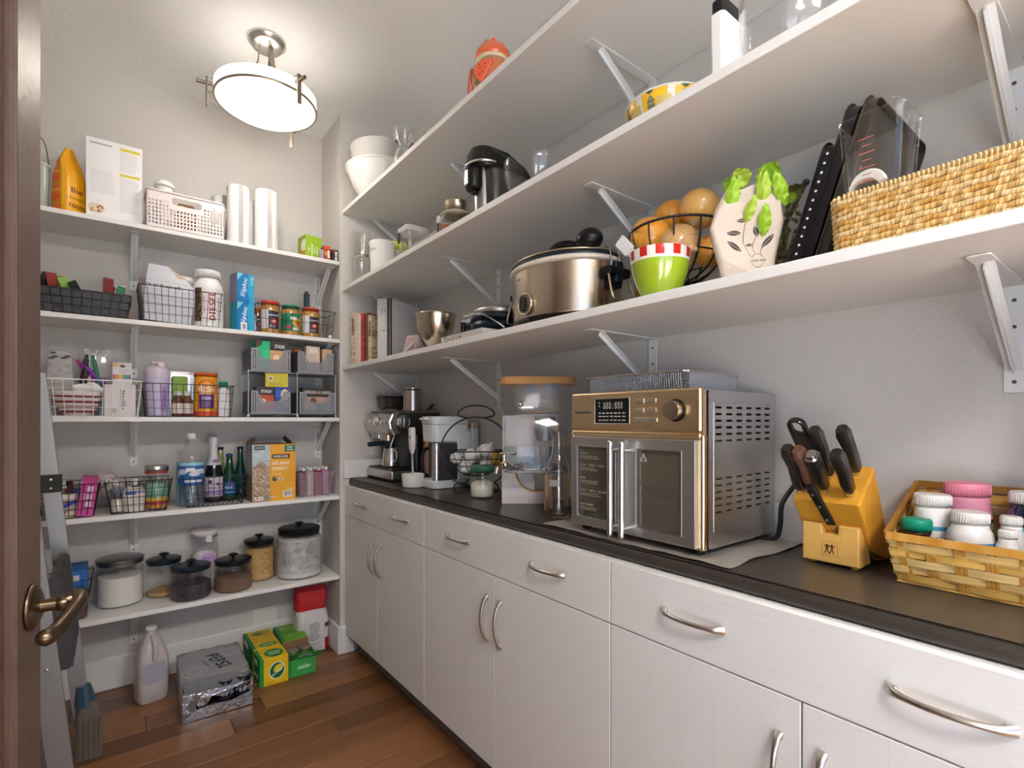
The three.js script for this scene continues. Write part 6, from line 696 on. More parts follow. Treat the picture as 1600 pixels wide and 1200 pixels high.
    part('pot', lat([[0, 0.0], [0.024, 0], [0.03, 0.06], [0, 0.06]], 20), M.blackM, h);
  }
  { // dried herbs behind the sleeve
    const o = thing('dried_herb_bunch', 'olive dried herb bunch behind the paper bag', 'herbs', [1.17, y, -0.55]); stuff(part('dried_leaves', mg([...Array(150)].map(() => new THREE.OctahedronGeometry(rnd(0.004, 0.009)).scale(1, 0.6, 1.3).rotateX(rnd(0, 3)).rotateY(rnd(0, 3)).translate(rnd(-0.04, 0.04) , 0.08 + rnd(0, 0.11), rnd(-0.05, 0.07)))), mat(rgb(0.2, 0.19, 0.07), 0.9), o)); part('stalk', mg([...Array(22)].map((_, i) => rod([rnd(-0.015, 0.015), 0.001, rnd(-0.02, 0.02)], [rnd(-0.035, 0.035), rnd(0.09, 0.15), rnd(-0.04, 0.06)], 0.0012, 5))), mat(rgb(0.3, 0.22, 0.12), 0.9), o);
    const k = thing('dark_stick', 'dark slim stick with knob end poking up behind the herbs', 'stick', [1.2, y + 0.001, -0.6]); part('stick', rod([0, 0.004, -0.03], [-0.02, 0.235, 0.11], 0.0045, 8), M.charcoal, k); part('tip', sph(0.0075, -0.02, 0.235, 0.11, 10), M.charcoal, k); part('dry_leaf', bend(new THREE.PlaneGeometry(0.028, 0.04, 4, 6), (a, b) => [a * (1 - Math.abs(b) * 20), b, 0.01 * Math.sin(b * 90)]).translate(-0.03, 0.205, 0.085).rotateY(0), mat(rgb(0.14, 0.12, 0.05), 0.8, { side: THREE.DoubleSide }), k);
  }
  { // black baking trays on edge
    const lean = -0.31;
    const tray = (label, at, w, h, d, dots, m) => { const o = thing('baking_tray', label, 'baking tray', at, R); o.rotation.set(0, R, 0); const inn = new THREE.Group(); // thin pan: face along +x of the shelf direction, leaning along the shelf
      const L = (g) => g.rotateY(Math.PI / 2).rotateZ(lean);                                  // pan plane: local z (into shelf) by y
      part('pan', L(mg(ext(shp(rr(w, h, 0.02, 5, 0, h / 2)), 0.0016, 0), ext(shp(rr(w, h, 0.02, 5, 0, h / 2), [rr(w - 0.004, h - 0.004, 0.018, 5, 0, h / 2)]), d)).translate(0, 0, -d)), m, o);
      part('rim', L(mg(ext(shp(rr(w + 0.012, h + 0.008, 0.022, 5, 0, h / 2), [rr(w - 0.002, h - 0.002, 0.02, 5, 0, h / 2)]), 0.002)).translate(0, 0, -d - 0.001)), m, o);
      if (dots) part('edge_hole', L(mg([...Array(13)].map((_, i) => cy(0.0024, 0.0024, 0.0006, 0, 0, 0, 8).rotateZ(Math.PI / 2).translate(-w / 2 - 0.0006, 0.02 + i * (h - 0.04) / 12, -d * 0.45)))), M.white, o); return o; };
    const enamel = mat(rgb(0.012, 0.011, 0.011), 0.3), olive = mat(rgb(0.05, 0.042, 0.03), 0.35);
    tray('black perforated tray standing on edge, shorter of the baking trays', [1.182, y + 0.006, -0.452], 0.29, 0.235, 0.016, true, enamel);
    tray('tall black baking tray leaning on the seagrass basket', [1.182, y + 0.006, -0.428], 0.29, 0.29, 0.018, false, enamel); tray('tall dark brown roasting tray, nearest the seagrass basket', [1.185, y + 0.006, -0.405], 0.285, 0.295, 0.016, false, olive);
  }
  { // coiled seagrass basket
    const o = thing('seagrass_basket', 'long coiled seagrass basket at the near end of the shelf', 'basket', [1.1, y, -0.183], R), W = 0.342, D = 0.29, cols = ['#c99b55', '#d8b884', '#bf8836', '#d4ac68', '#e0c79a', '#c7933f', '#d9b679', '#cba263', '#dcc08c'];
    const ropeM = cols.slice(0, 3).map((c, k) => print(256, 32, (x) => { fill(x, c, 0, 0, 256, 32); for (let i = 0; i < 70; i++) { x.globalAlpha = 0.45; x.save(); x.translate(rnd(0, 256), 16); x.rotate(0.7); fill(x, ['#8d6426', '#efe0bc', '#a87a35', '#e7cf9d'][(i + k) % 4], -1, -30, rnd(2, 7), 60); x.restore(); } x.globalAlpha = 1; }, 0.85));
    for (let j = 0; j < 10; j++) { const yy = 0.0056 + j * 0.0085, p = rr(W + j * 0.0008, D + j * 0.0008, 0.02, 4), pts = []; // each coil follows the plan with the bumps of its twist
      for (let i = 0; i < p.length; i++) { const a = p[i], b = p[(i + 1) % p.length], L = Math.hypot(b[0] - a[0], b[1] - a[1]), n = Math.max(1, Math.round(L / 0.006)); for (let q = 0; q < n; q++) pts.push(V(a[0] + (b[0] - a[0]) * q / n, yy + 0.0009 * Math.sin((pts.length + j * 3) * 1.3), a[1] + (b[1] - a[1]) * q / n)); }
      const g = new THREE.TubeGeometry(new THREE.CatmullRomCurve3(pts, true), pts.length * 2, 0.0048, 7, true), u = g.attributes.uv; for (let i = 0; i < u.count; i++) u.setX(i, u.getX(i) * 22); const pos = g.attributes.position, c0 = g.parameters.path; 
      part('coil', bend(g, (a, b, c) => { const s = 1 + 0.0022 * Math.sin((a + c) * 430 + b * 300); return [a * s, b, c * s]; }), ropeM[(j * 2 + 1) % 3], o); }
    const p = rr(W + 0.008, D + 0.008, 0.022, 4), rim = []; for (let i = 0; i < p.length; i++) { const a = p[i], b = p[(i + 1) % p.length], L = Math.hypot(b[0] - a[0], b[1] - a[1]), n = Math.max(1, Math.round(L / 0.0058)), ang = Math.atan2(b[1] - a[1], b[0] - a[0]); for (let q = 0; q < n; q++) rim.push(new THREE.SphereGeometry(0.0058, 8, 6).scale(0.5, 1.0, 1.0).rotateY(-ang + 0.5).translate(a[0] + (b[0] - a[0]) * q / n, 0.09, a[1] + (b[1] - a[1]) * q / n)); }
    part('rim_binding', mg(rim), ropeM[1], o); part('base', bx(W - 0.01, 0.004, D - 0.01, 0, 0.0008, 0), ropeM[0], o);
    const jug = thing('measuring_jug', 'clear square plastic measuring jug standing in the seagrass basket', 'jug', [1.004, y + 0.0055, -0.302], R);
    part('jug', loft([[0.066, 0.066, 0.014, 0.001], [0.07, 0.07, 0.014, 0.05], [0.094, 0.094, 0.016, 0.217], [0.099, 0.099, 0.016, 0.222]], { capTop: false }), M.clear, jug); part('rim', loop(0.1, 0.1, 0.016, 0.2225, 0.0018), M.clear, jug); part('corner_edge', mg([[1, 1], [1, -1], [-1, 1], [-1, -1]].map(([p, q]) => rod([p * 0.032, 0.004, q * 0.032], [p * 0.0462, 0.22, q * 0.0462], 0.0012, 6))), M.clear, jug); part('spout', mg(rod([0.022, 0.2225, 0.049], [0.04, 0.226, 0.062], 0.0018), rod([0.04, 0.226, 0.062], [0.05, 0.2225, 0.034], 0.0018)), M.clear, jug); jug.scale.setScalar(0.95); part('scale_marks', mg([...Array(9)].map((_, i) => bx(i % 2 ? 0.014 : 0.024, 0.0012, 0.0006, -0.006, 0.085 + i * 0.012, 0.0408 + i * 0.00085))), mat(rgb(0.5, 0.12, 0.08), 0.5), jug);
    const pc = thing('clear_tub', 'clear plastic tub tilted in the seagrass basket behind the jug', 'tub', [1.2, y + 0.012, -0.2], R); pc.rotation.z = -0.3; part('tub', loft([[0.08, 0.08, 0.016, 0.001], [0.095, 0.09, 0.018, 0.16]], { capTop: false }), M.clear, pc); part('rim', loop(0.098, 0.093, 0.018, 0.16, 0.0022), M.film, pc);
    solo('plastic_wrap', 'crumpled clear plastic wrap inside the seagrass basket', 'wrap', bend(new THREE.IcosahedronGeometry(0.045, 4), (a, b, c) => { const s = 1 + 0.16 * Math.sin(a * 130 + b * 90) * Math.cos(c * 120 + b * 60); return [a * s, b * s, c * s]; }), M.film, [1.13, y + 0.08, -0.24]);
    const mo = thing('crescent_ornament', 'small white crescent-shaped piece on the seagrass basket edge', 'ornament', [1.0, y + 0.094, -0.315], R); const cs = new THREE.Shape(); cs.absarc(0, 0.02, 0.026, 0.1, Math.PI * 1.05, false); cs.absarc(-0.005, 0.009, 0.0225, Math.PI * 0.92, 0.42, true); part('crescent', ext(cs, 0.012, 0.002), mat(rgb(0.72, 0.68, 0.6), 0.4), mo); part('base', new THREE.SphereGeometry(0.022, 16, 8, 0, 6.283, 0, 1.57).scale(1, 0.45, 0.6).translate(0.012, -0.004, 0.0), mat(rgb(0.72, 0.68, 0.6), 0.4), mo);
  }
}

// ---------- worktop ----------
const Y0 = 0.8994, sideG = (pts, w, b = 0) => ext(pts, w, b).rotateY(-Math.PI / 2).translate(w / 2, 0, 0);   // outline in (z, y), width along x
{ // espresso machine
  const o = thing('espresso_machine', 'stainless espresso machine with grinder hopper in the far corner', 'espresso machine', [1.05, Y0, -2.46], R), st = metal(rgb(0.55, 0.53, 0.5), 0.26), dk = metal(rgb(0.11, 0.11, 0.115), 0.4);
  part('base', mg(bx(0.31, 0.05, 0.27, 0, 0.004, -0.135, 0.012)), st, o); part('drip_tray', mg(bx(0.29, 0.006, 0.12, 0, 0.054, -0.07, 0.002), [...Array(12)].map((_, i) => bx(0.006, 0.002, 0.11, -0.13 + i * 0.0236, 0.06, -0.07))), dk, o);
  part('back_column', bx(0.3, 0.2, 0.13, 0, 0.05, -0.2, 0.008), dk, o);
  const h = part('head', sideG([[-0.27, 0.225], [-0.02, 0.225], [0.005, 0.255], [0.012, 0.29], [-0.006, 0.33], [-0.03, 0.342], [-0.27, 0.342]], 0.31, 0.008), st, o); part('side_cover', sideG([[-0.262, 0.232], [-0.05, 0.232], [-0.03, 0.262], [-0.03, 0.32], [-0.05, 0.336], [-0.262, 0.336]], 0.004).translate(0.1555, 0, 0), dk, h);
  part('gauge', mg(lat([[0, 0], [0.028, 0], [0.028, 0.006], [0, 0.007]], 28).rotateX(Math.PI / 2).rotateX(0.2).translate(0.0, 0.295, 0.006)), M.white, h); part('gauge_ring', new THREE.TorusGeometry(0.028, 0.003, 8, 32).rotateX(0.2).translate(0, 0.295, 0.013), M.chrome, h);
  for (const [x, y] of [[-0.11, 0.29], [-0.07, 0.29], [0.07, 0.29], [0.11, 0.29]]) part('button', cy(0.012, 0.011, 0.008, 0, 0, 0, 20).rotateX(Math.PI / 2).translate(x, y, 0.006), M.chrome, h); part('brand_mark', bx(0.07, 0.01, 0.001, -0.05, 0.325, -0.004), M.darksteel, h);
  const d = part('steam_dial', lat([[0, 0], [0.03, 0], [0.029, 0.012], [0.02, 0.016], [0, 0.016]], 28).rotateZ(-Math.PI / 2).translate(0.156, 0.29, -0.062), M.darksteel, o); part('dial_ring', new THREE.TorusGeometry(0.031, 0.003, 8, 32).rotateY(Math.PI / 2).translate(0.164, 0.29, -0.062), M.chrome, d); part('pointer', bx(0.006, 0.05, 0.01, 0.172, 0.265, -0.062, 0.003), M.chrome, d);
  part('group_head', cy(0.034, 0.037, 0.03, 0.02, 0.196, -0.045), M.chrome, o); part('grinder_cradle', cy(0.034, 0.034, 0.02, -0.09, 0.205, -0.045), M.chrome, o); const pf = part('portafilter', mg(cy(0.03, 0.034, 0.03, 0.02, 0.168, -0.045), bx(0.02, 0.014, 0.03, 0.02, 0.155, -0.045, 0.004)), M.navy, o); part('grip', mg(rod([0.02, 0.185, -0.01], [0.02, 0.18, 0.05], 0.012, 12), sph(0.013, 0.02, 0.18, 0.05, 10)), M.navy, pf);
  part('steam_wand', mg(poly([[0.13, 0.225, -0.03], [0.135, 0.18, -0.01], [0.142, 0.1, 0.01]], 0.004)), M.chrome, o);
  part('foot', mg([[-0.13, -0.03], [0.13, -0.03], [-0.13, -0.24], [0.13, -0.24]].map(([a, b]) => cy(0.012, 0.013, 0.0045, a, 0, b, 12))), M.black, o);
  part('top_deck', bx(0.29, 0.004, 0.24, 0, 0.342, -0.145), M.darksteel, o);
  const jug = thing('milk_jug', 'small steel milk frothing jug on the espresso machine drip tray', 'jug', [1.115, Y0 + 0.063, -2.45], R); part('jug', lat([[0, 0.001], [0.04, 0.001], [0.043, 0.006], [0.041, 0.05], [0.034, 0.085], [0.037, 0.094], [0.035, 0.094], [0.032, 0.085], [0.039, 0.05], [0.04, 0.006], [0, 0.005]], 36), M.steel, jug); part('handle', tb([[0.036, 0.085, 0], [0.066, 0.08, 0], [0.066, 0.035, 0], [0.041, 0.03, 0]], 0.004), M.steel, jug);
  const hp = thing('coffee_tin', 'tall steel canister with copper side on top of espresso machine', 'canister', [1.19, Y0 + 0.3465, -2.36], R); part('tin', mg(cy(0.046, 0.046, 0.1, 0, 0, 0, 36)), metal(rgb(0.55, 0.47, 0.42), 0.22), hp); part('lid', lidG(0.047, 0.016, 0.1), M.steel, hp);
  const gr = thing('bean_hopper', 'dark smoked bean hopper on the espresso machine', 'hopper', [1.16, Y0 + 0.3465, -2.53], R); part('cup', loft([[0.11, 0.11, 0.03, 0.016], [0.13, 0.13, 0.03, 0.066]]), new THREE.MeshPhysicalMaterial({ color: rgb(0.09, 0.06, 0.05), roughness: 0.1, transmission: 0.35, thickness: 0 }), gr); part('collar', lat([[0, 0], [0.05, 0], [0.05, 0.016], [0, 0.016]], 30), M.nickel, gr); part('lid', loft([[0.132, 0.132, 0.03, 0.0665], [0.128, 0.128, 0.03, 0.076]]), M.black, gr);
  const tl = thing('slotted_tongs', 'dark serving tongs lying across the back of the espresso machine', 'tongs', [1.28, Y0 + 0.347, -2.34], R); part('arm', mg(bar([-0.02, 0.004, 0], [0.05, 0.034, 0.01], 0.016, 0.003, V(0, 0, 1)), bar([0.01, 0.004, 0.02], [0.07, 0.012, 0.02], 0.016, 0.003, V(0, 0, 1))), M.darksteel, tl);
}
{ const o = thing('steel_flask', 'copper-toned steel flask between the espresso machine and white coffee maker', 'flask', [1.225, Y0, -2.215]); part('body', lat([[0, 0.001], [0.044, 0.001], [0.046, 0.006], [0.046, 0.19], [0.04, 0.205], [0, 0.205]], 36), metal(rgb(0.6, 0.42, 0.28), 0.25), o); part('handle', tb([[-0.03, 0.17, 0.036], [-0.075, 0.15, 0.05], [-0.078, 0.06, 0.05], [-0.035, 0.03, 0.034]], 0.008), M.navy, o); part('lid', lidG(0.036, 0.022, 0.205), M.black, o); }
{ // ramekin and frother
  const o = thing('ramekin', 'white ramekin holding an upside-down milk frother', 'ramekin', [1.062, Y0, -2.1]); part('dish', lat([[0, 0.001], [0.043, 0.001], [0.046, 0.004], [0.05, 0.05], [0.052, 0.058], [0.049, 0.059], [0.044, 0.01], [0, 0.008]], 44), M.white, o);
  const f = thing('milk_frother', 'white handheld milk frother standing in the ramekin', 'frother', [1.06, Y0 + 0.009, -2.098], R); f.rotation.z = 0.03; part('handle', loft([[0.014, 0.012, 0.005, 0.14], [0.03, 0.022, 0.009, 0.165], [0.034, 0.025, 0.01, 0.2], [0.034, 0.025, 0.01, 0.252], [0.028, 0.02, 0.009, 0.258]]), mat(rgb(0.72, 0.67, 0.68), 0.35), f); part('switch', bx(0.007, 0.012, 0.004, 0.006, 0.208, 0.0125, 0.002), M.black, f); part('prong', mg(rod([-0.005, 0.002, 0], [-0.005, 0.145, 0], 0.0016), rod([0.009, 0.002, 0.002], [0.012, 0.145, 0.004], 0.0016)), M.chrome, f);
}
{ // white single-serve coffee maker, side towards the camera
  const o = thing('coffee_maker', 'pale white single-serve coffee maker with dark brewing bay', 'coffee maker', [1.09, Y0, -2.02], R), wh = mat(rgb(0.7, 0.74, 0.76), 0.3);
  part('base', loft([[0.13, 0.17, 0.03, 0.003, 0, -0.085], [0.132, 0.175, 0.03, 0.03, 0, -0.086], [0.126, 0.165, 0.03, 0.036, 0, -0.086]]), wh, o); part('drip_plate', bx(0.1, 0.004, 0.09, 0, 0.0365, -0.055, 0.001), M.cream, o);
  part('column', bx(0.13, 0.22, 0.075, 0, 0.03, -0.155, 0.008), wh, o); part('bay_lining', bx(0.122, 0.16, 0.085, 0.0, 0.036, -0.082, 0.004), M.charcoal, o); part('steel_trim', cy(0.02, 0.02, 0.165, 0.036, 0.034, -0.026, 20), M.steel, o);
  part('brew_head', loft([[0.1, 0.13, 0.03, 0.196, 0, -0.1], [0.124, 0.18, 0.03, 0.206, 0, -0.092], [0.13, 0.19, 0.03, 0.28, 0, -0.094]]), wh, o); const l = part('lid', loft([[0.132, 0.192, 0.03, 0.282, 0, -0.094], [0.132, 0.196, 0.03, 0.31, 0, -0.092], [0.126, 0.18, 0.03, 0.316, 0, -0.09]]), wh, o); part('lever', bx(0.05, 0.01, 0.03, 0, 0.3, 0.012, 0.004), wh, l); part('brand_mark', bx(0.03, 0.006, 0.0006, 0.0, 0.25, 0.0025), M.pale, o);
  part('reservoir', loft([[0.12, 0.04, 0.01, 0.004, 0, -0.216], [0.12, 0.042, 0.01, 0.262, 0, -0.216]]), mat(rgb(0.62, 0.67, 0.7), 0.2), o); part('reservoir_lid', loft([[0.122, 0.044, 0.01, 0.2625, 0, -0.216], [0.122, 0.044, 0.01, 0.29, 0, -0.216]]), M.warm, o);
}
{ // hooped wire fruit basket
  const c = [1.195, Y0, -1.79], ryf = -33.7 * DEG, o = thing('hoop_basket', 'black hooped wire basket with scroll feet holding garlic bulbs', 'basket', c, ryf), r = 0.0032, m = M.wire;
  part('hoop', new THREE.TorusGeometry(0.147, r, 8, 72).translate(0, 0.165, 0), m, o); part('handle', tb([[-0.03, 0.308, 0], [-0.072, 0.318, 0], [-0.07, 0.338, 0], [-0.035, 0.357, 0], [0, 0.361, 0], [0.035, 0.357, 0], [0.07, 0.338, 0], [0.072, 0.318, 0], [0.03, 0.308, 0]], r, false, 60, 8), m, o);
  for (const s of [-1, 1]) part('scroll_foot', tb([[s * 0.03, 0.018, 0], [s * 0.05, 0.04, 0.02], [s * 0.085, 0.035, 0.03], [s * 0.09, 0.01, 0.03], [s * 0.07, 0.0035, 0.028], [s * 0.06, 0.016, 0.02]], r, false, 40, 8), m, o); part('scroll_foot', tb([[-0.02, 0.018, 0], [0, 0.03, -0.04], [0.01, 0.006, -0.06], [0.02, 0.0035, -0.05]], r, false, 30, 8), m, o);
  const ringAt = (R0, y, q) => new THREE.TorusGeometry(R0, q, 6, 56).rotateX(Math.PI / 2).scale(1, 1, 0.62).translate(0, y, 0);
  part('bowl_ring', mg(ringAt(0.132, 0.172, 0.003), ringAt(0.118, 0.14, 0.0022), ringAt(0.1, 0.112, 0.0022), ringAt(0.05, 0.074, 0.0018)), m, o); part('bowl_rib', mg([...Array(16)].map((_, i) => { const a = i / 16 * 6.283, p = (R0, y) => [Math.cos(a) * R0, y, Math.sin(a) * R0 * 0.62]; return tb([p(0.132, 0.172), p(0.118, 0.14), p(0.1, 0.112), p(0.05, 0.074), p(0, 0.066)], 0.0014, false, 14, 5); })), m, o);
  const gm = mat(rgb(0.8, 0.78, 0.77), 0.55), bulb = (x, y, z, q, a, l) => { const w = V(x, 0, z).applyAxisAngle(V(0, 1, 0), ryf), g = thing('garlic_bulb', l, 'garlic', [c[0] + w.x, Y0 + y, c[2] + w.z], a, 'garlic bulbs in the hooped basket'); g.rotation.z = a * 0.6; const geo = bend(lat([[0, -0.8], [0.5, -0.76], [0.9, -0.4], [1, 0], [0.85, 0.4], [0.45, 0.75], [0.2, 1], [0.16, 1.25], [0, 1.26]].map(([p, s]) => [p * q, s * q]), 36), (px, py, pz) => { const s = 1 + 0.07 * Math.cos(Math.atan2(pz, px) * 7); return [px * s, py, pz * s]; }); part('bulb', geo, gm, g); part('root', cy(q * 0.2, q * 0.25, q * 0.12, 0, -q * 0.9, 0, 10), M.cream, g); };
  bulb(-0.045, 0.105, 0.02, 0.027, 0.4, 'garlic bulb low at the front of the hooped basket'); bulb(-0.085, 0.142, 0.0, 0.024, 1.2, 'garlic bulb at the coffee maker side of the hooped basket'); bulb(-0.02, 0.15, 0.012, 0.033, 2.1, 'garlic bulb in the middle of the hooped basket'); bulb(0.045, 0.172, -0.005, 0.034, -1.0, 'garlic bulb standing highest in the hooped basket'); bulb(0.04, 0.112, 0.0, 0.028, 0.9, 'garlic bulb near the bottom of the hooped basket'); bulb(0.02, 0.16, -0.045, 0.026, 2.6, 'garlic bulb at the back of the hooped basket');
  { const w = V(0.085, 0, 0.012).applyAxisAngle(V(0, 1, 0), ryf); solo('yellow_packet', 'small yellow printed packet among the garlic bulbs', 'packet', bx(0.042, 0.05, 0.02, 0, 0, 0, 0.008), [0, 0, 0, 0, flatM('#dcb83a'), 0].map((q) => q || flatM('#c9a53a')), [c[0] + w.x, Y0 + 0.116, c[2] + w.z], ryf); }
}
{ // small jar with green lid
  const at = [1.13, Y0, -1.65], o = thing('sugar_jar', 'small glass jar with dark green lid half full of sugar', 'jar', at); part('glass', lat([[0, 0.001], [0.04, 0.001], [0.046, 0.008], [0.046, 0.085], [0.04, 0.097], [0.04, 0.102]], 36), M.glass, o); part('lid', mg(lidG(0.046, 0.024, 0.1, 40), [...Array(40)].map((_, i) => { const a = i / 40 * 6.283; return rod([Math.cos(a) * 0.046, 0.103, Math.sin(a) * 0.046], [Math.cos(a) * 0.046, 0.119, Math.sin(a) * 0.046], 0.0008, 4); })), mat(rgb(0.03, 0.15, 0.1), 0.4), o);
  solo('jar_filling', 'off-white sugar heaped in the small green-lidded jar', 'food', bend(lat([[0, 0.004], [0.036, 0.004], [0.0435, 0.01], [0.0435, 0.055], [0.03, 0.058], [0, 0.06]], 36), (x, y, z) => [x, y > 0.05 ? y + x * 0.2 - z * 0.15 : y, z]), mat(rgb(0.72, 0.68, 0.6), 0.95), at, 0, undefined, 'stuff');
}
{ // water dispenser on a pale wooden stand
  const c = [1.165, Y0, -1.362], rw = -38 * DEG, lo = (x, z) => { const w = V(x, 0, z).applyAxisAngle(V(0, 1, 0), rw); return [c[0] + w.x, Y0, c[2] + w.z]; };
  const st = thing('dispenser_stand', 'pale wooden stand with arched board under the water dispenser', 'stand', c, rw), pale = mat('#ffffff', 0.55, { map: woodTex(256, 256, '#d9d2d0', '#c4b8b2', '#e8e3e2', 'x', 50) });
  const arc = new THREE.Shape(); arc.moveTo(-0.125, 0); arc.lineTo(0.11, 0); arc.lineTo(0.11, 0.118); arc.lineTo(0.078, 0.118); arc.absarc(0.0, 0.118, 0.078, 0, Math.PI, true); arc.lineTo(-0.125, 0.118);
  part('arched_board', ext(arc, 0.014, 0.001, 24).translate(0, 0.0006, -0.062), pale, st); part('arch_edge', mg(bend(new THREE.TorusGeometry(0.079, 0.0075, 4, 28, Math.PI), (x, y, z) => [x, -y, z]).scale(1, 1, 0.9).translate(0, 0.1185, -0.055)), M.oakX, st);
  part('back_board', mg(bx(0.11, 0.315, 0.012, -0.062, 0.0006, -0.076, 0.001), bx(0.012, 0.315, 0.05, -0.117, 0.0006, -0.095, 0.001)), mat(rgb(0.7, 0.7, 0.71), 0.5), st);
  part('front_post', bx(0.026, 0.118, 0.024, 0.032, 0.0006, 0.082, 0.003), M.oak, st); part('front_post', bx(0.022, 0.118, 0.022, 0.1, 0.0006, 0.06, 0.003), M.oak, st); part('cross_rail', mg(bx(0.022, 0.014, 0.16, 0.032, 0.104, 0.01, 0.002), bx(0.018, 0.014, 0.13, 0.1, 0.104, 0.0, 0.002)), M.oak, st);
  const y1 = 0.1195, o = thing('water_dispenser', 'clear rounded water dispenser with bamboo lid and steel spigot', 'dispenser', [c[0], Y0 + y1, c[2]], rw), w = 0.236, d = 0.128;
  part('tank', loft([[w - 0.02, d - 0.02, 0.045, 0.001], [w, d, 0.05, 0.012], [w, d, 0.05, 0.195], [w - 0.006, d - 0.006, 0.048, 0.2], [w + 0.002, d + 0.002, 0.05, 0.206], [w + 0.004, d + 0.004, 0.05, 0.3]], { capTop: false, n: 8 }), M.clear, o); part('base_ring', loop(w - 0.006, d - 0.006, 0.048, 0.006, 0.004), new THREE.MeshPhysicalMaterial({ color: rgb(0.6, 0.62, 0.64), roughness: 0.2, transmission: 0.5, thickness: 0 }), o);
  part('lid', loft([[w + 0.024, d + 0.024, 0.055, 0.3015], [w + 0.026, d + 0.026, 0.056, 0.3025], [w + 0.026, d + 0.026, 0.056, 0.3245], [w + 0.023, d + 0.023, 0.055, 0.3265]], { n: 8 }), mat('#ffffff', 0.5, { map: woodTex(256, 64, '#cf9a5c', '#a8743a', '#e2b980', 'y', 50) }), o);
  part('inner_shelf', loft([[w - 0.02, d - 0.02, 0.04, 0.196], [w - 0.02, d - 0.02, 0.04, 0.201]]), M.clear, o); part('inner_knob', mg(sph(0.013, -0.06, 0.236, 0.0, 14), bx(0.05, 0.006, 0.008, -0.04, 0.222, 0)), M.nickel, o); part('filter', mg(loft([[0.045, 0.045, 0.016, 0.02, 0.025], [0.05, 0.05, 0.018, 0.09, 0.025]]), loft([[0.06, 0.055, 0.018, 0.11, 0.025], [0.075, 0.06, 0.02, 0.19, 0.025]])), new THREE.MeshPhysicalMaterial({ color: rgb(0.07, 0.1, 0.15), roughness: 0.2, transmission: 0.3, thickness: 0 }), o);
  const sx = -w / 2 + 0.012, sp = part('spigot', mg(rod([sx + 0.006, 0.03, 0.052], [sx - 0.02, 0.03, 0.085], 0.009, 14), sph(0.014, sx - 0.006, 0.03, 0.068, 14), poly([[sx - 0.02, 0.03, 0.085], [sx - 0.03, 0.022, 0.098], [sx - 0.034, 0.004, 0.102]], 0.0075, 12)), M.warm, o); part('tap', mg(rod([sx - 0.008, 0.04, 0.07], [sx - 0.008, 0.066, 0.07], 0.004, 10), rod([sx - 0.02, 0.067, 0.062], [sx + 0.03, 0.07, 0.086], 0.005, 10)), M.chrome, sp);
  const peb = []; for (let i = 0; i < 110; i++) peb.push(new THREE.SphereGeometry(rnd(0.005, 0.009), 8, 6).scale(1, 0.7, 0.9).rotateY(rnd(0, 3)).translate(rnd(-0.1, 0.1) , 0.012 + rnd(0, 0.016), rnd(-0.046, 0.046)));
  solo('filter_stones', 'small brown and grey mineral stones on the dispenser floor', 'stones', mg(peb), mat('#ffffff', 0.7, { map: tex(64, 64, (x) => { fill(x, '#6b5f54', 0, 0, 64, 64); for (let i = 0; i < 40; i++) ell(x, ['#8f8172', '#4a4038', '#a8957c'][i % 3], rnd(0, 64), rnd(0, 64), 6, 4); }) }), [c[0], Y0 + y1, c[2]], rw, undefined, 'stuff');
  solo('water', 'clear water in the dispenser tank', 'water', loft([[w - 0.016, d - 0.016, 0.044, 0.003], [w - 0.006, d - 0.006, 0.047, 0.014], [w - 0.006, d - 0.006, 0.047, 0.092]], { n: 8 }), new THREE.MeshPhysicalMaterial({ color: rgb(0.86, 0.89, 0.9), roughness: 0.03, transmission: 0.97, thickness: 0, ior: 1.33 }), [c[0], Y0 + y1, c[2]], rw, undefined, 'stuff');
}
{ const o = thing('glass_carafe', 'clear glass carafe bottle standing beside the oven', 'carafe', [1.083, Y0, -1.165]); part('carafe', lat([[0, 0.006], [0.028, 0.001], [0.036, 0.004], [0.039, 0.012], [0.039, 0.14], [0.034, 0.17], [0.024, 0.195], [0.021, 0.21], [0.022, 0.235], [0.026, 0.264], [0.0245, 0.264], [0.0205, 0.235], [0.0195, 0.21], [0.0225, 0.194], [0.0325, 0.168], [0.0372, 0.14], [0.0372, 0.014], [0.026, 0.009], [0, 0.012]], 40), M.glassS, o); part('frosted_mark', wrap(0.0395, 0.02, 0.1, -1.1, 0.9), new THREE.MeshPhysicalMaterial({ color: rgb(0.9, 0.9, 0.9), roughness: 0.6, transmission: 0.7, thickness: 0 }), o); }
{ // protective mat under the oven
  const g = new THREE.BoxGeometry(0.345, 0.0014, 0.565, 40, 1, 60).translate(0, 0.0012, 0); bend(g, (x, y, z) => [x, y + 0.0021 + 0.0014 * Math.sin(x * 44 + z * 16) + 0.0007 * Math.sin(z * 70 - x * 30), z + 0.004 * Math.sin(x * 26)]);
  solo('oven_mat', 'creased silvery foil mat spread under the toaster oven', 'mat', g, mat(rgb(0.6, 0.56, 0.52), 0.32, { metalness: 0.55, bumpMap: rep(grain, 3, 3), bumpScale: 0.003 }), [1.148, Y0, -0.835]);
}
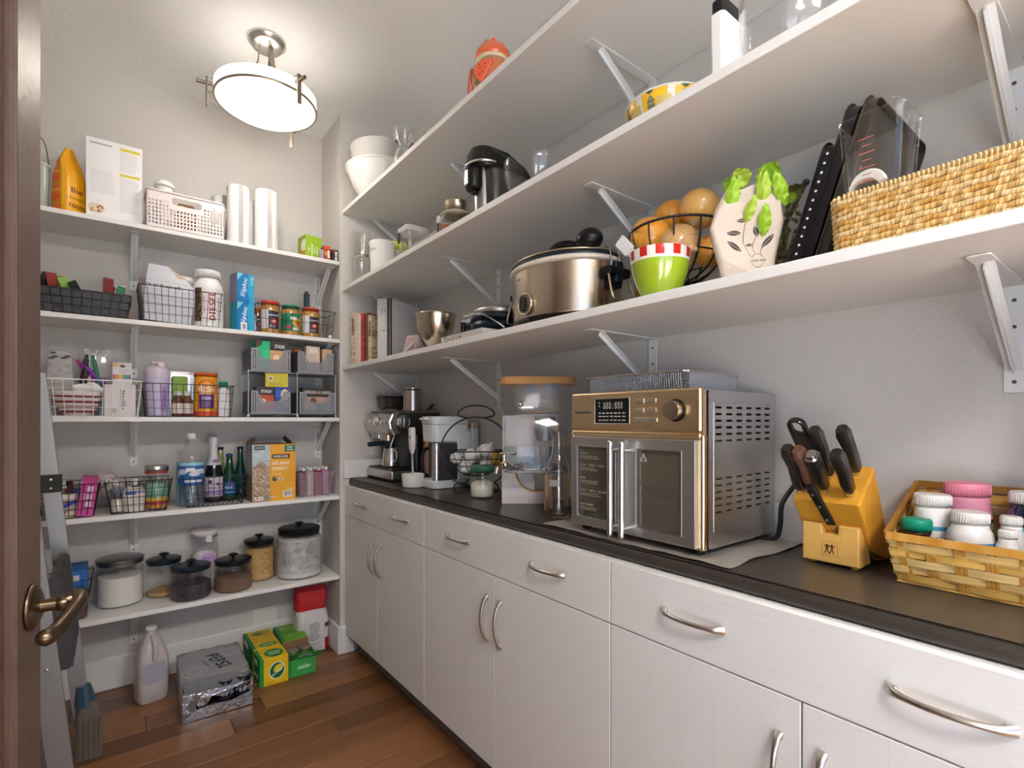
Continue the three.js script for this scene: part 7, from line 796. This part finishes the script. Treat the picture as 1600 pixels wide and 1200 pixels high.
{ // french-door toaster oven
  const o = thing('toaster_oven', 'champagne steel double-door air fryer toaster oven', 'oven', [1.0, Y0 + 0.0042, -0.823], R), st = metal(rgb(0.8, 0.6, 0.37), 0.28), stR = metal(rgb(0.6, 0.6, 0.6), 0.36), W = 0.402, H0 = 0.014, H1 = 0.362, D = 0.318;
  for (const [a, b] of [[-0.17, -0.03], [0.17, -0.03], [-0.17, -0.28], [0.17, -0.28]]) part('foot', cy(0.013, 0.015, 0.0138, a, 0.0002, b, 16), M.black, o);
  // side wall with real vent slots
  const slots = []; for (let i = 0; i < 6; i++) for (let j = 0; j < 6; j++) { slots.push(rr(0.026, 0.0052, 0.0024, 2, -0.06 - i * 0.044, 0.25 + j * 0.0148)); slots.push(rr(0.026, 0.0042, 0.002, 2, -0.06 - i * 0.044, 0.092 + j * 0.0148)); }
  const wall = shp(rr(D - 0.02, H1 - H0, 0.012, 5, -0.01 - D / 2 - 0.0, (H0 + H1) / 2), slots);
  part('side_panel', ext(wall, 0.002).rotateY(-Math.PI / 2).translate(W / 2, 0, 0), stR, o); part('side_emboss', mg(poly([[W / 2 - 0.0005, 0.355 - 0.02, -0.04], [W / 2 - 0.0005, 0.05, -0.04]], 0.0014), poly([[W / 2 - 0.0005, 0.335, -0.04], [W / 2 - 0.0005, 0.335, -0.3]], 0.0014)), stR, o);
  part('side_panel', bx(0.002, H1 - H0, D - 0.02, -W / 2 + 0.001, H0, -0.01 - D / 2), stR, o); part('top_panel', bx(W - 0.006, 0.002, D - 0.02, 0, H1 - 0.002, -0.01 - D / 2), stR, o); part('back_panel', bx(W - 0.006, H1 - H0 - 0.004, 0.002, 0, H0 + 0.002, -D - 0.006), M.darksteel, o); part('floor_panel', bx(W - 0.006, 0.002, D - 0.02, 0, H0, -0.01 - D / 2), M.darksteel, o);
  part('inner_liner', mg(bx(0.002, 0.225, 0.25, -0.172, 0.03, -0.145), bx(0.002, 0.225, 0.25, 0.172, 0.03, -0.145), bx(0.344, 0.225, 0.002, 0, 0.03, -0.27), bx(0.344, 0.002, 0.25, 0, 0.03, -0.145), bx(0.344, 0.002, 0.25, 0, 0.255, -0.145)), metal(rgb(0.5, 0.41, 0.26), 0.35), o);
  part('rack', mg(loop(0.335, 0.22, 0.006, 0.1, 0.0022, 0, -0.145), [...Array(14)].map((_, i) => rod([-0.155 + i * 0.024, 0.1, -0.255], [-0.155 + i * 0.024, 0.1, -0.035], 0.0013, 5))), M.nickel, o); part('crumb_tray', bx(0.32, 0.006, 0.22, 0, 0.034, -0.145, 0.002), M.warm, o);
  const frame = shp([[-W / 2, H0], [W / 2, H0], [W / 2, H1], [-W / 2, H1]], [[[-0.172, 0.026], [-0.172, 0.252], [0.172, 0.252], [0.172, 0.026]]]); part('front_frame', ext(frame, 0.012, 0.001).translate(0, 0, -0.0125), st, o);
  for (const s of [-1, 1]) part('corner_column', bx(0.012, 0.25, 0.016, s * (W / 2 - 0.004), H0, -0.006, 0.005), st, o);
  const cp = part('control_panel', bx(W - 0.006, 0.1, 0.016, -0.001, 0.268, -0.003, 0.007), st, o); part('panel_ledge', bx(W - 0.012, 0.012, 0.012, 0, 0.256, -0.002, 0.004), st, o);
  part('display', bx(0.114, 0.062, 0.002, -0.052, 0.288, 0.0045, 0.001), [0, 0, 0, 0, print(384, 208, (x) => { fill(x, '#0b0b0c', 0, 0, 384, 208); txt(x, '888:888', 206, 58, 74, '#a9a7a2', { font: 'monospace', w: 220 }); ell(x, '#b9b6b0', 54, 34, 7, 7); ell(x, '#b9b6b0', 54, 62, 7, 7); for (const b of [118, 146, 178]) for (let k = 0; k < 7; k++) fill(x, '#c9c6c0', 44 + k * 44, b, rnd(26, 38), 9); }, 0.12), 0].map((m) => m || M.black), cp); part('display_frame', mg(poly([[-0.109, 0.287, 0.0052], [-0.109, 0.351, 0.0052], [0.005, 0.351, 0.0052], [0.005, 0.287, 0.0052], [-0.109, 0.287, 0.0052]], 0.0012)), M.nickel, cp);
  for (const [a, b, w] of [[0.037, 0.342, 0.026], [0.071, 0.342, 0.026], [0.037, 0.319, 0.026], [0.071, 0.319, 0.026], [0.054, 0.297, 0.066]]) part('button', bx(w, 0.0115, 0.004, a, b - 0.006, 0.006, 0.0018), metal(rgb(0.74, 0.66, 0.54), 0.25), cp);
  part('brand_mark', bx(0.06, 0.006, 0.0006, -0.152, 0.313, 0.0052), M.darksteel, cp); part('indicator', mg(sph(0.0015, 0.048, 0.281, 0.0055, 6), sph(0.0015, 0.062, 0.281, 0.0055, 6)), M.black, cp);
  const k = part('knob', lat([[0.017, 0], [0.0215, 0], [0.0215, 0.02], [0.0205, 0.022], [0, 0.022]], 40).rotateX(Math.PI / 2).translate(0.136, 0.318, 0.0045), metal(rgb(0.5, 0.42, 0.34), 0.3), cp); part('knob_collar', lat([[0.014, 0], [0.026, 0], [0.024, 0.005], [0.014, 0.005]], 40).rotateX(Math.PI / 2).translate(0.136, 0.318, 0.0045), M.black, k);
  const glassD = new THREE.MeshPhysicalMaterial({ color: rgb(0.6, 0.55, 0.45), roughness: 0.04, transmission: 0.9, thickness: 0, ior: 1.5 });
  const doorAt = (x0, x1, gx0, gx1) => { const d = part('door', ext(shp([[x0, 0.018], [x1, 0.018], [x1, 0.252], [x0, 0.252]], [rr(gx1 - gx0, 0.188, 0.01, 4, (gx0 + gx1) / 2, 0.133)]), 0.012, 0.0015).translate(0, 0, 0.0002), stR, o); part('window', bx(gx1 - gx0 - 0.0006, 0.1874, 0.003, (gx0 + gx1) / 2, 0.0393, 0.006), glassD, d); part('window_trim', mg(poly([[gx0, 0.0395, 0.0125], [gx0, 0.2265, 0.0125], [gx1, 0.2265, 0.0125], [gx1, 0.0395, 0.0125], [gx0, 0.0395, 0.0125]], 0.0014)), M.darksteel, d); return d; };
  const dl = doorAt(-0.188, -0.0075, -0.168, -0.034), dr = doorAt(-0.0055, 0.188, 0.03, 0.155);
  const legend = mat('#ffffff', 0.6, { transparent: true, map: tex(256, 360, (x) => { x.clearRect(0, 0, 256, 360); const L = (b, t) => { txt(x, t, 12, b, 17, '#c8bfa6', { align: 'left', weight: 'normal' }); lines(x, 12, b + 14, 150, 2, 10, '#a79c82', 4); }; L(30, 'AIR FRY'); L(92, 'TOAST · BAGEL · PIZZA'); L(160, 'BAKE'); L(226, 'ROAST · BROIL · DEHYDRATE'); L(300, 'KEEP WARM'); }) });
  part('window_legend', new THREE.PlaneGeometry(0.13, 0.18).translate(-0.101, 0.133, 0.0082), legend, dl); part('warning_mark', mg(poly([[0.04, 0.199, 0.0082], [0.058, 0.199, 0.0082], [0.049, 0.216, 0.0082], [0.04, 0.199, 0.0082]], 0.0008), bx(0.0016, 0.006, 0.0006, 0.049, 0.203, 0.008)), M.pale, dr);
  for (const [x, d] of [[-0.027, dl], [0.009, dr]]) part('handle', mg(cy(0.0072, 0.0072, 0.222, x, 0.018, 0.04, 18), sph(0.0072, x, 0.018, 0.04, 12), sph(0.0072, x, 0.24, 0.04, 12), rod([x, 0.035, 0.011], [x, 0.035, 0.04], 0.005, 10), rod([x, 0.223, 0.011], [x, 0.223, 0.04], 0.005, 10)), M.steel, d);
}
{ // crisper basket on the oven
  const o = thing('crisper_basket', 'silver wire mesh crisper basket resting on the toaster oven', 'basket', [1.155, Y0 + 0.3672, -0.848], R), w = 0.31, d = 0.225, h = 0.047, gs = [], r = 0.00115;
  part('rim', mg(loop(w + 0.012, d + 0.012, 0.018, h, 0.0034)), M.steel, o);
  for (let i = 0; i <= 44; i++) { const t = -w / 2 + 0.012 + i * (w - 0.024) / 44; gs.push(rod([t, 0.001, -d / 2], [t, 0.001, d / 2], r, 4)); for (const s of [-1, 1]) gs.push(rod([t, 0.001, s * d / 2], [t, h, s * (d / 2 + 0.004)], r, 4)); }
  for (let i = 0; i <= 32; i++) { const t = -d / 2 + 0.012 + i * (d - 0.024) / 32; gs.push(rod([-w / 2, 0.002, t], [w / 2, 0.002, t], r, 4)); for (const s of [-1, 1]) gs.push(rod([s * w / 2, 0.001, t], [s * (w / 2 + 0.004), h, t], r, 4)); }
  for (let j = 1; j < 8; j++) gs.push(loop(w + j, d, 0.016, 0.001 + j * 0.0058, r).scale((w + 0.001 * j) / (w + j), 1, 1)); stuff(part('wire_mesh', mg(gs), metal(rgb(0.4, 0.4, 0.41), 0.3), o));
}
{ const o = thing('power_cord', 'black power cord rising behind the toaster oven to the wall', 'cord', [1.3, Y0, -0.59]); part('cable', tb([[-0.03, 0.008, -0.05], [-0.004, 0.008, -0.02], [0, 0.04, -0.01], [0, 0.09, -0.006], [0.006, 0.125, 0.01], [0.014, 0.165, 0.036], [0.02, 0.2, 0.06]], 0.0058, false, 50, 8), M.blackM, o); part('plug', bx(0.022, 0.034, 0.026, 0.022, 0.19, 0.064, 0.005), M.blackM, o); }
{ // knife block
  const o = thing('knife_block', 'slanted beech knife block with square burned emblem on front', 'knife block', [1.2, Y0, -0.4375], R), wd = mat('#ffffff', 0.42, { map: woodTex(256, 256, '#d99a2e', '#b97a1c', '#ecb654', 'y', 60) }), wl = mat('#ffffff', 0.45, { map: woodTex(256, 256, '#dfae5c', '#c48d3a', '#eec57e', 'y', 50) });
  part('body', sideG([[-0.122, 0.004], [-0.09, 0.004], [-0.028, 0.03], [0.0, 0.05], [0.062, 0.134], [-0.02, 0.204]], 0.124, 0.004), wd, o); part('back_foot', sideG([[-0.122, 0.003], [-0.092, 0.003], [-0.035, 0.085], [-0.062, 0.11]], 0.11, 0.002).translate(0.002, 0, 0), wl, o);
  const pan = new THREE.Shape(); const q = [[-0.053, 0.006], [0.053, 0.006], [0.053, 0.086], [0.016, 0.086], [0.014, 0.066], [-0.014, 0.066], [-0.016, 0.086], [-0.053, 0.086]]; q.forEach(([a, b], i) => i ? pan.lineTo(a, b) : pan.moveTo(a, b)); part('front_panel', ext(pan, 0.028, 0.003).translate(0, 0, 0.008), wl, o); part('foot', mg([[-0.04, 0.02], [0.04, 0.02], [-0.04, -0.1], [0.04, -0.1]].map(([a, b]) => cy(0.007, 0.007, 0.0065, a, 0.0002, b, 12))), wd, o); part('panel_cheek', sideG([[0.008, 0.006], [-0.03, 0.006], [-0.012, 0.06], [0.008, 0.084]], 0.104, 0.001), wl, o);
  part('emblem', new THREE.PlaneGeometry(0.03, 0.03).translate(0, 0.036, 0.0365), mat('#ffffff', 0.6, { transparent: true, map: tex(128, 128, (x) => { x.clearRect(0, 0, 128, 128); x.strokeStyle = '#b98a4a'; x.lineWidth = 3; x.strokeRect(3, 3, 122, 122); x.strokeStyle = '#5a2a1c'; x.lineCap = 'round'; for (const [a, s] of [[44, 1], [82, 1]]) { ell(x, '#5a2a1c', a, 34, 9, 9); x.lineWidth = 13; x.beginPath(); x.moveTo(a, 48); x.lineTo(a, 70); x.stroke(); x.lineWidth = 8; x.beginPath(); x.moveTo(a - 20, 38); x.lineTo(a - 6, 52); x.moveTo(a + 20, 38); x.lineTo(a + 6, 52); x.moveTo(a - 3, 70); x.lineTo(a - 16, 104); x.moveTo(a + 3, 70); x.lineTo(a + 14, 104); x.stroke(); } }) }), o);
  const blk = mat(rgb(0.014, 0.012, 0.011), 0.25), brown = mat(rgb(0.16, 0.075, 0.045), 0.5);
  const knife = (label, bxp, byp, bz, L, tilt, kind) => {           // handle along local +y, leaning out of the shelf
    const k = thing('knife', label, 'knife', [bxp, byp + 0.002, bz], R, 'knives in the block'); k.rotation.set(0, R, 0); const T0 = (geo) => geo.scale(1.3, 1, 1.25).rotateX(tilt * DEG);
    part('bolster', T0(loft([[0.008, 0.018, 0.003, -0.004], [0.011, 0.02, 0.004, 0.012]])), M.nickel, k);
    const hn = part('handle', T0(loft([[0.013, 0.02, 0.005, 0.0115], [0.015, 0.025, 0.006, L * 0.3, 0, 0.001], [0.015, 0.023, 0.006, L * 0.6, 0, -0.001], [0.017, 0.028, 0.007, L * 0.88, 0, 0.002], [0.014, 0.02, 0.006, L, 0, 0.003]], { n: 4 })), kind === 'brown' ? brown : blk, k);
    if (kind === 'rivet') for (const t of [0.25, 0.52, 0.78]) part('rivet', T0(cy(0.0028, 0.0028, 0.018, 0, 0, 0, 12).rotateZ(Math.PI / 2).translate(0.009, L * t, 0)), M.nickel, hn);
    if (kind === 'cap') part('pommel', T0(loft([[0.0175, 0.027, 0.007, L * 0.93, 0, 0.002], [0.013, 0.018, 0.006, L * 1.015, 0, 0.003]])), M.nickel, hn); return k;
  };
  knife('black-handled knife at the back of the block, second tallest', 1.195, 1.079, -0.447, 0.13, 38); knife('black-handled knife at the upper corner nearest the bamboo basket', 1.209, 1.09, -0.402, 0.124, 41); knife('black-handled knife at the outer corner nearest the oven', 1.156, 1.047, -0.487, 0.12, 36); knife('brown worn-handled knife next to the outer black one', 1.166, 1.056, -0.47, 0.112, 40, 'brown'); knife('riveted black knife with steel pommel in the middle', 1.162, 1.053, -0.444, 0.104, 40, 'cap'); knife('black-handled knife in front, nearest the bamboo basket', 1.16, 1.051, -0.397, 0.114, 40);
  { const s = thing('kitchen_scissors', 'black kitchen scissors with looped handles at the back of the block', 'scissors', [1.21, 1.09, -0.482], R), T0 = (g) => g.rotateX(43 * DEG); part('handle', T0(mg(ext(shp(rr(0.036, 0.13, 0.017, 6, 0, 0.088), [rr(0.02, 0.034, 0.0095, 6, 0, 0.13)]), 0.014, 0.003).translate(0, 0, -0.007))), blk, s); part('blade', T0(bx(0.02, 0.03, 0.004, 0, -0.004, 0)), M.nickel, s); part('handle_mark', T0(mg(poly([[-0.006, 0.05, 0.0075], [0.006, 0.05, 0.0075], [0.006, 0.068, 0.0075], [-0.006, 0.068, 0.0075], [-0.006, 0.05, 0.0075]], 0.0007))), mat(rgb(0.5, 0.12, 0.08), 0.5), s); }
  { const k = thing('steak_knife', 'small riveted black knife leaning in the front panel notch', 'knife', [1.172, 0.986, -0.438], R), L = 0.108, T0 = (g) => g.rotateZ(0.12).rotateX(40 * DEG); part('handle', T0(loft([[0.018, 0.011, 0.004, 0], [0.017, 0.012, 0.005, L * 0.5], [0.02, 0.013, 0.005, L * 0.9], [0.014, 0.01, 0.004, L]])), blk, k); for (const t of [0.15, 0.5, 0.82]) part('rivet', T0(cy(0.003, 0.003, 0.0022, 0, 0, 0, 12).rotateX(Math.PI / 2).translate(0, L * t, 0.0052)), M.nickel, k); part('blade', T0(bx(0.016, 0.045, 0.003, 0, -0.044, 0)), M.warm, k); }
}
{ // bamboo basket with sloping rim
  const o = thing('bamboo_basket', 'woven split bamboo basket of supplement bottles beside the knife block', 'basket', [1.235, Y0, -0.185], R), L0 = 0.27, zF = 0.081, zB = -0.078, hF = 0.084, hB = 0.165, fl = 0.024;
  const ms = ['#dfae54', '#e9c276', '#c28428', '#edcd8c'].map((c) => print(256, 32, (x) => { fill(x, c, 0, 0, 256, 32); for (let i = 0; i < 60; i++) { x.globalAlpha = 0.2; fill(x, i % 2 ? '#a8731f' : '#f3dca4', 0, rnd(0, 32), 256, rnd(0.5, 1.6)); } x.globalAlpha = 1; }, 0.42)), dark = flatM('#9a6a24', 0.5), rimM = ms[2];
  // front wall: point at (along x, t up, offset out)
  const F = (x, t, e = 0) => V(x * (1 + 0.07 * t), 0.003 + hF * t, zF + fl * t + e), E = (s, u, t, e = 0) => V(s * (L0 / 2 * (1 + 0.07 * t) + e), 0.003 + (hF + (hB - hF) * u) * t, zF + fl * t + (zB - zF - fl * t - 0.004 * t) * u), B = (x, t, e = 0) => V(x * (1 + 0.07 * t), 0.003 + hB * t, zB - 0.004 * t - e);
  const strip = (f, n, t0, t1, amp, ph, th = 0.0016) => { const pos = [], uv = [], idx = []; for (let i = 0; i <= n; i++) { const u = i / n, e = amp * Math.cos(ph + u * Math.PI * 6); for (const [t, k] of [[t0, 0], [t1, 1]]) { const p = f(u, t, e + th / 2), q = f(u, t, e - th / 2); pos.push(p.x, p.y, p.z, q.x, q.y, q.z); uv.push(u * 3, k, u * 3, k); } } for (let i = 0; i < n; i++) { const a = i * 4, b = a + 4; idx.push(a, b, a + 2, b, b + 2, a + 2, a + 1, a + 3, b + 1, b + 1, a + 3, b + 3, a + 2, b + 2, a + 3, b + 2, b + 3, a + 3, a, a + 1, b, b, a + 1, b + 1); } const g = new THREE.BufferGeometry(); g.setAttribute('position', new THREE.Float32BufferAttribute(pos, 3)); g.setAttribute('uv', new THREE.Float32BufferAttribute(uv, 2)); g.setIndex(idx); const h = g.toNonIndexed(); h.computeVertexNormals(); return h; };
  for (let i = 0; i < 7; i++) { const x = -L0 / 2 + 0.02 + i * (L0 - 0.04) / 6; part('stake', mg([-0.005, 0, 0.005].map((d) => bar(F(x + d, 0), F(x + d, 0.97), 0.0044, 0.0016, V(1, 0, 0)))), ms[2], o); part('stake', bar(B(x, 0), B(x, 0.97), 0.014, 0.0016, V(1, 0, 0)), ms[2], o); }
  for (const s of [-1, 1]) for (let i = 0; i < 4; i++) { const u = 0.12 + i * 0.25; part('stake', bar(E(s, u, 0), E(s, u, 0.96), 0.014, 0.0016, V(0, 0, 1)), ms[2], o); }
  for (let j = 0; j < 5; j++) { const t0 = 0.03 + j * 0.178, t1 = t0 + 0.168, ph = j % 2 ? 0 : Math.PI; part('slat', strip((u, t, e) => F((u - 0.5) * L0, t, e), 48, t0, t1, 0.0026, ph + 0.0), ms[[0, 1, 3][j % 3]], o); }
  for (let j = 0; j < 8; j++) { const t0 = 0.02 + j * 0.116, t1 = t0 + 0.108, ph = j % 2 ? 0 : Math.PI; part('slat', strip((u, t, e) => B((u - 0.5) * L0, t, e), 48, t0, t1, 0.002, ph), ms[(j + 1) % 4], o); for (const s of [-1, 1]) part('slat', strip((u, t, e) => E(s, u, t, e), 24, t0, t1, 0.002, ph), ms[(j + 2) % 4], o); }
  const rimBar = (a, b) => mg(bar(a.clone().add(V(0, 0.001, 0)), b.clone().add(V(0, 0.001, 0)), 0.013, 0.009, V(0, 1, 0)));
  part('rim', rimBar(F(-L0 / 2, 1, 0.001), F(L0 / 2, 1, 0.001)), rimM, o); part('rim', rimBar(B(-L0 / 2, 1), B(L0 / 2, 1)), dark, o); for (const s of [-1, 1]) part('rim', rimBar(E(s, 0, 1), E(s, 1, 1)), dark, o);
  part('binding', mg([...Array(5)].map((_, i) => { const x = -0.1 + i * 0.05; return [-0.004, 0.004].map((d) => loop(0.004, 0.013, 0.0015, 0, 0.0011).rotateX(Math.PI / 2).rotateY(Math.PI / 2).scale(1, 1.25, 1).translate(F(x + d, 1).x, F(x, 1).y, F(x, 1).z)); })), dark, o); part('base', bx(L0, 0.003, zF - zB, 0, 0.0008, (zF + zB) / 2), ms[0], o);
  const bot = (name, label, at, r, h, capR, capH, body, cap, pr) => { const q = thing(name, label, 'bottle', [at[0], Y0 + 0.0045, at[1]], 0, 'supplement bottles'); part('bottle', lat([[0, 0.001], [r - 0.003, 0.001], [r, 0.005], [r, h * 0.74], [r * 0.93, h * 0.86], [capR * 0.96, h * 0.95], [capR * 0.94, h], [0, h]], 40), body, q); part('cap', mg(lidG(capR, capH, h, 44), [...Array(44)].map((_, i) => { const a = i / 44 * 6.283; return rod([Math.cos(a) * capR, h + 0.003, Math.sin(a) * capR], [Math.cos(a) * capR, h + capH * 0.82, Math.sin(a) * capR], 0.0006, 4); })), cap, q); if (pr) { const lb = part('label', wrap(r + 0.0005, h * 0.44, h * 0.3, -1.15, 3.4), pr, q); } return q; };
  const wh = mat(rgb(0.82, 0.79, 0.75), 0.35), blueL = (t) => print(384, 160, (x) => { fill(x, '#e9e6e2', 0, 0, 384, 160); fill(x, '#1d86c4', 0, 0, 384, 54); txt(x, t, 200, 96, 36, '#23466e'); ell(x, '#d23a32', 200, 56, 24, 14); lines(x, 120, 124, 120, 2, 14, '#8a93a0', 4); });
  bot('supplement_bottle', 'pink bottle with large ribbed pink cap at the basket back', [1.272, -0.243], 0.0365, 0.155, 0.034, 0.024, mat(rgb(0.72, 0.28, 0.38), 0.35), mat(rgb(0.82, 0.26, 0.36), 0.35), print(384, 160, (x) => { fill(x, '#dcb3b6', 0, 0, 384, 160); fill(x, '#27402e', 0, 0, 384, 66); txt(x, "NATURE'S WAY", 190, 34, 44, '#e3e6da', { w: 300 }); txt(x, 'SKIN · HAIR', 190, 104, 40, '#96284a', { w: 280 }); }));
  bot('supplement_bottle', 'white bottle with wide white cap behind the green-capped bottle', [1.222, -0.283], 0.0305, 0.135, 0.0285, 0.022, wh, wh, print(384, 160, (x) => { fill(x, '#e6e2dc', 0, 0, 384, 160); fill(x, '#3f9cc0', 0, 0, 384, 20); txt(x, 'Bio', 190, 70, 44, '#3c4650'); txt(x, 'active', 190, 112, 30, '#5c6670'); }));
  bot('supplement_bottle', 'dark amber bottle with emerald green cap at the basket front corner', [1.179, -0.296], 0.0185, 0.092, 0.0225, 0.022, mat(rgb(0.05, 0.02, 0.012), 0.2), mat(rgb(0.0, 0.3, 0.17), 0.35));
  bot('supplement_bottle', 'white bottle with blue banded label at the basket front', [1.194, -0.224], 0.0335, 0.115, 0.0265, 0.02, wh, wh, blueL('OMEGA'));
  bot('supplement_bottle', 'small white bottle with blue line, front row by the edge', [1.185, -0.174], 0.0165, 0.098, 0.012, 0.014, wh, wh, flatM('#2a86b8'));
  bot('supplement_bottle', 'slim white bottle behind the small front one', [1.221, -0.175], 0.017, 0.115, 0.0145, 0.016, wh, wh);
  bot('supplement_bottle', 'dark blue bottle with white cap, largest at the near end', [1.271, -0.157], 0.036, 0.15, 0.029, 0.02, mat(rgb(0.012, 0.012, 0.05), 0.15, { clearcoat: 1 }), wh, print(384, 160, (x) => { fill(x, '#c9dfe6', 0, 0, 384, 160); fill(x, '#4bb0cc', 0, 0, 384, 18); ell(x, '#3d9fc0', 230, 90, 60, 16, -0.3); ell(x, '#3d9fc0', 210, 120, 50, 10, -0.3); }));
}

renderer.render(scene, camera);
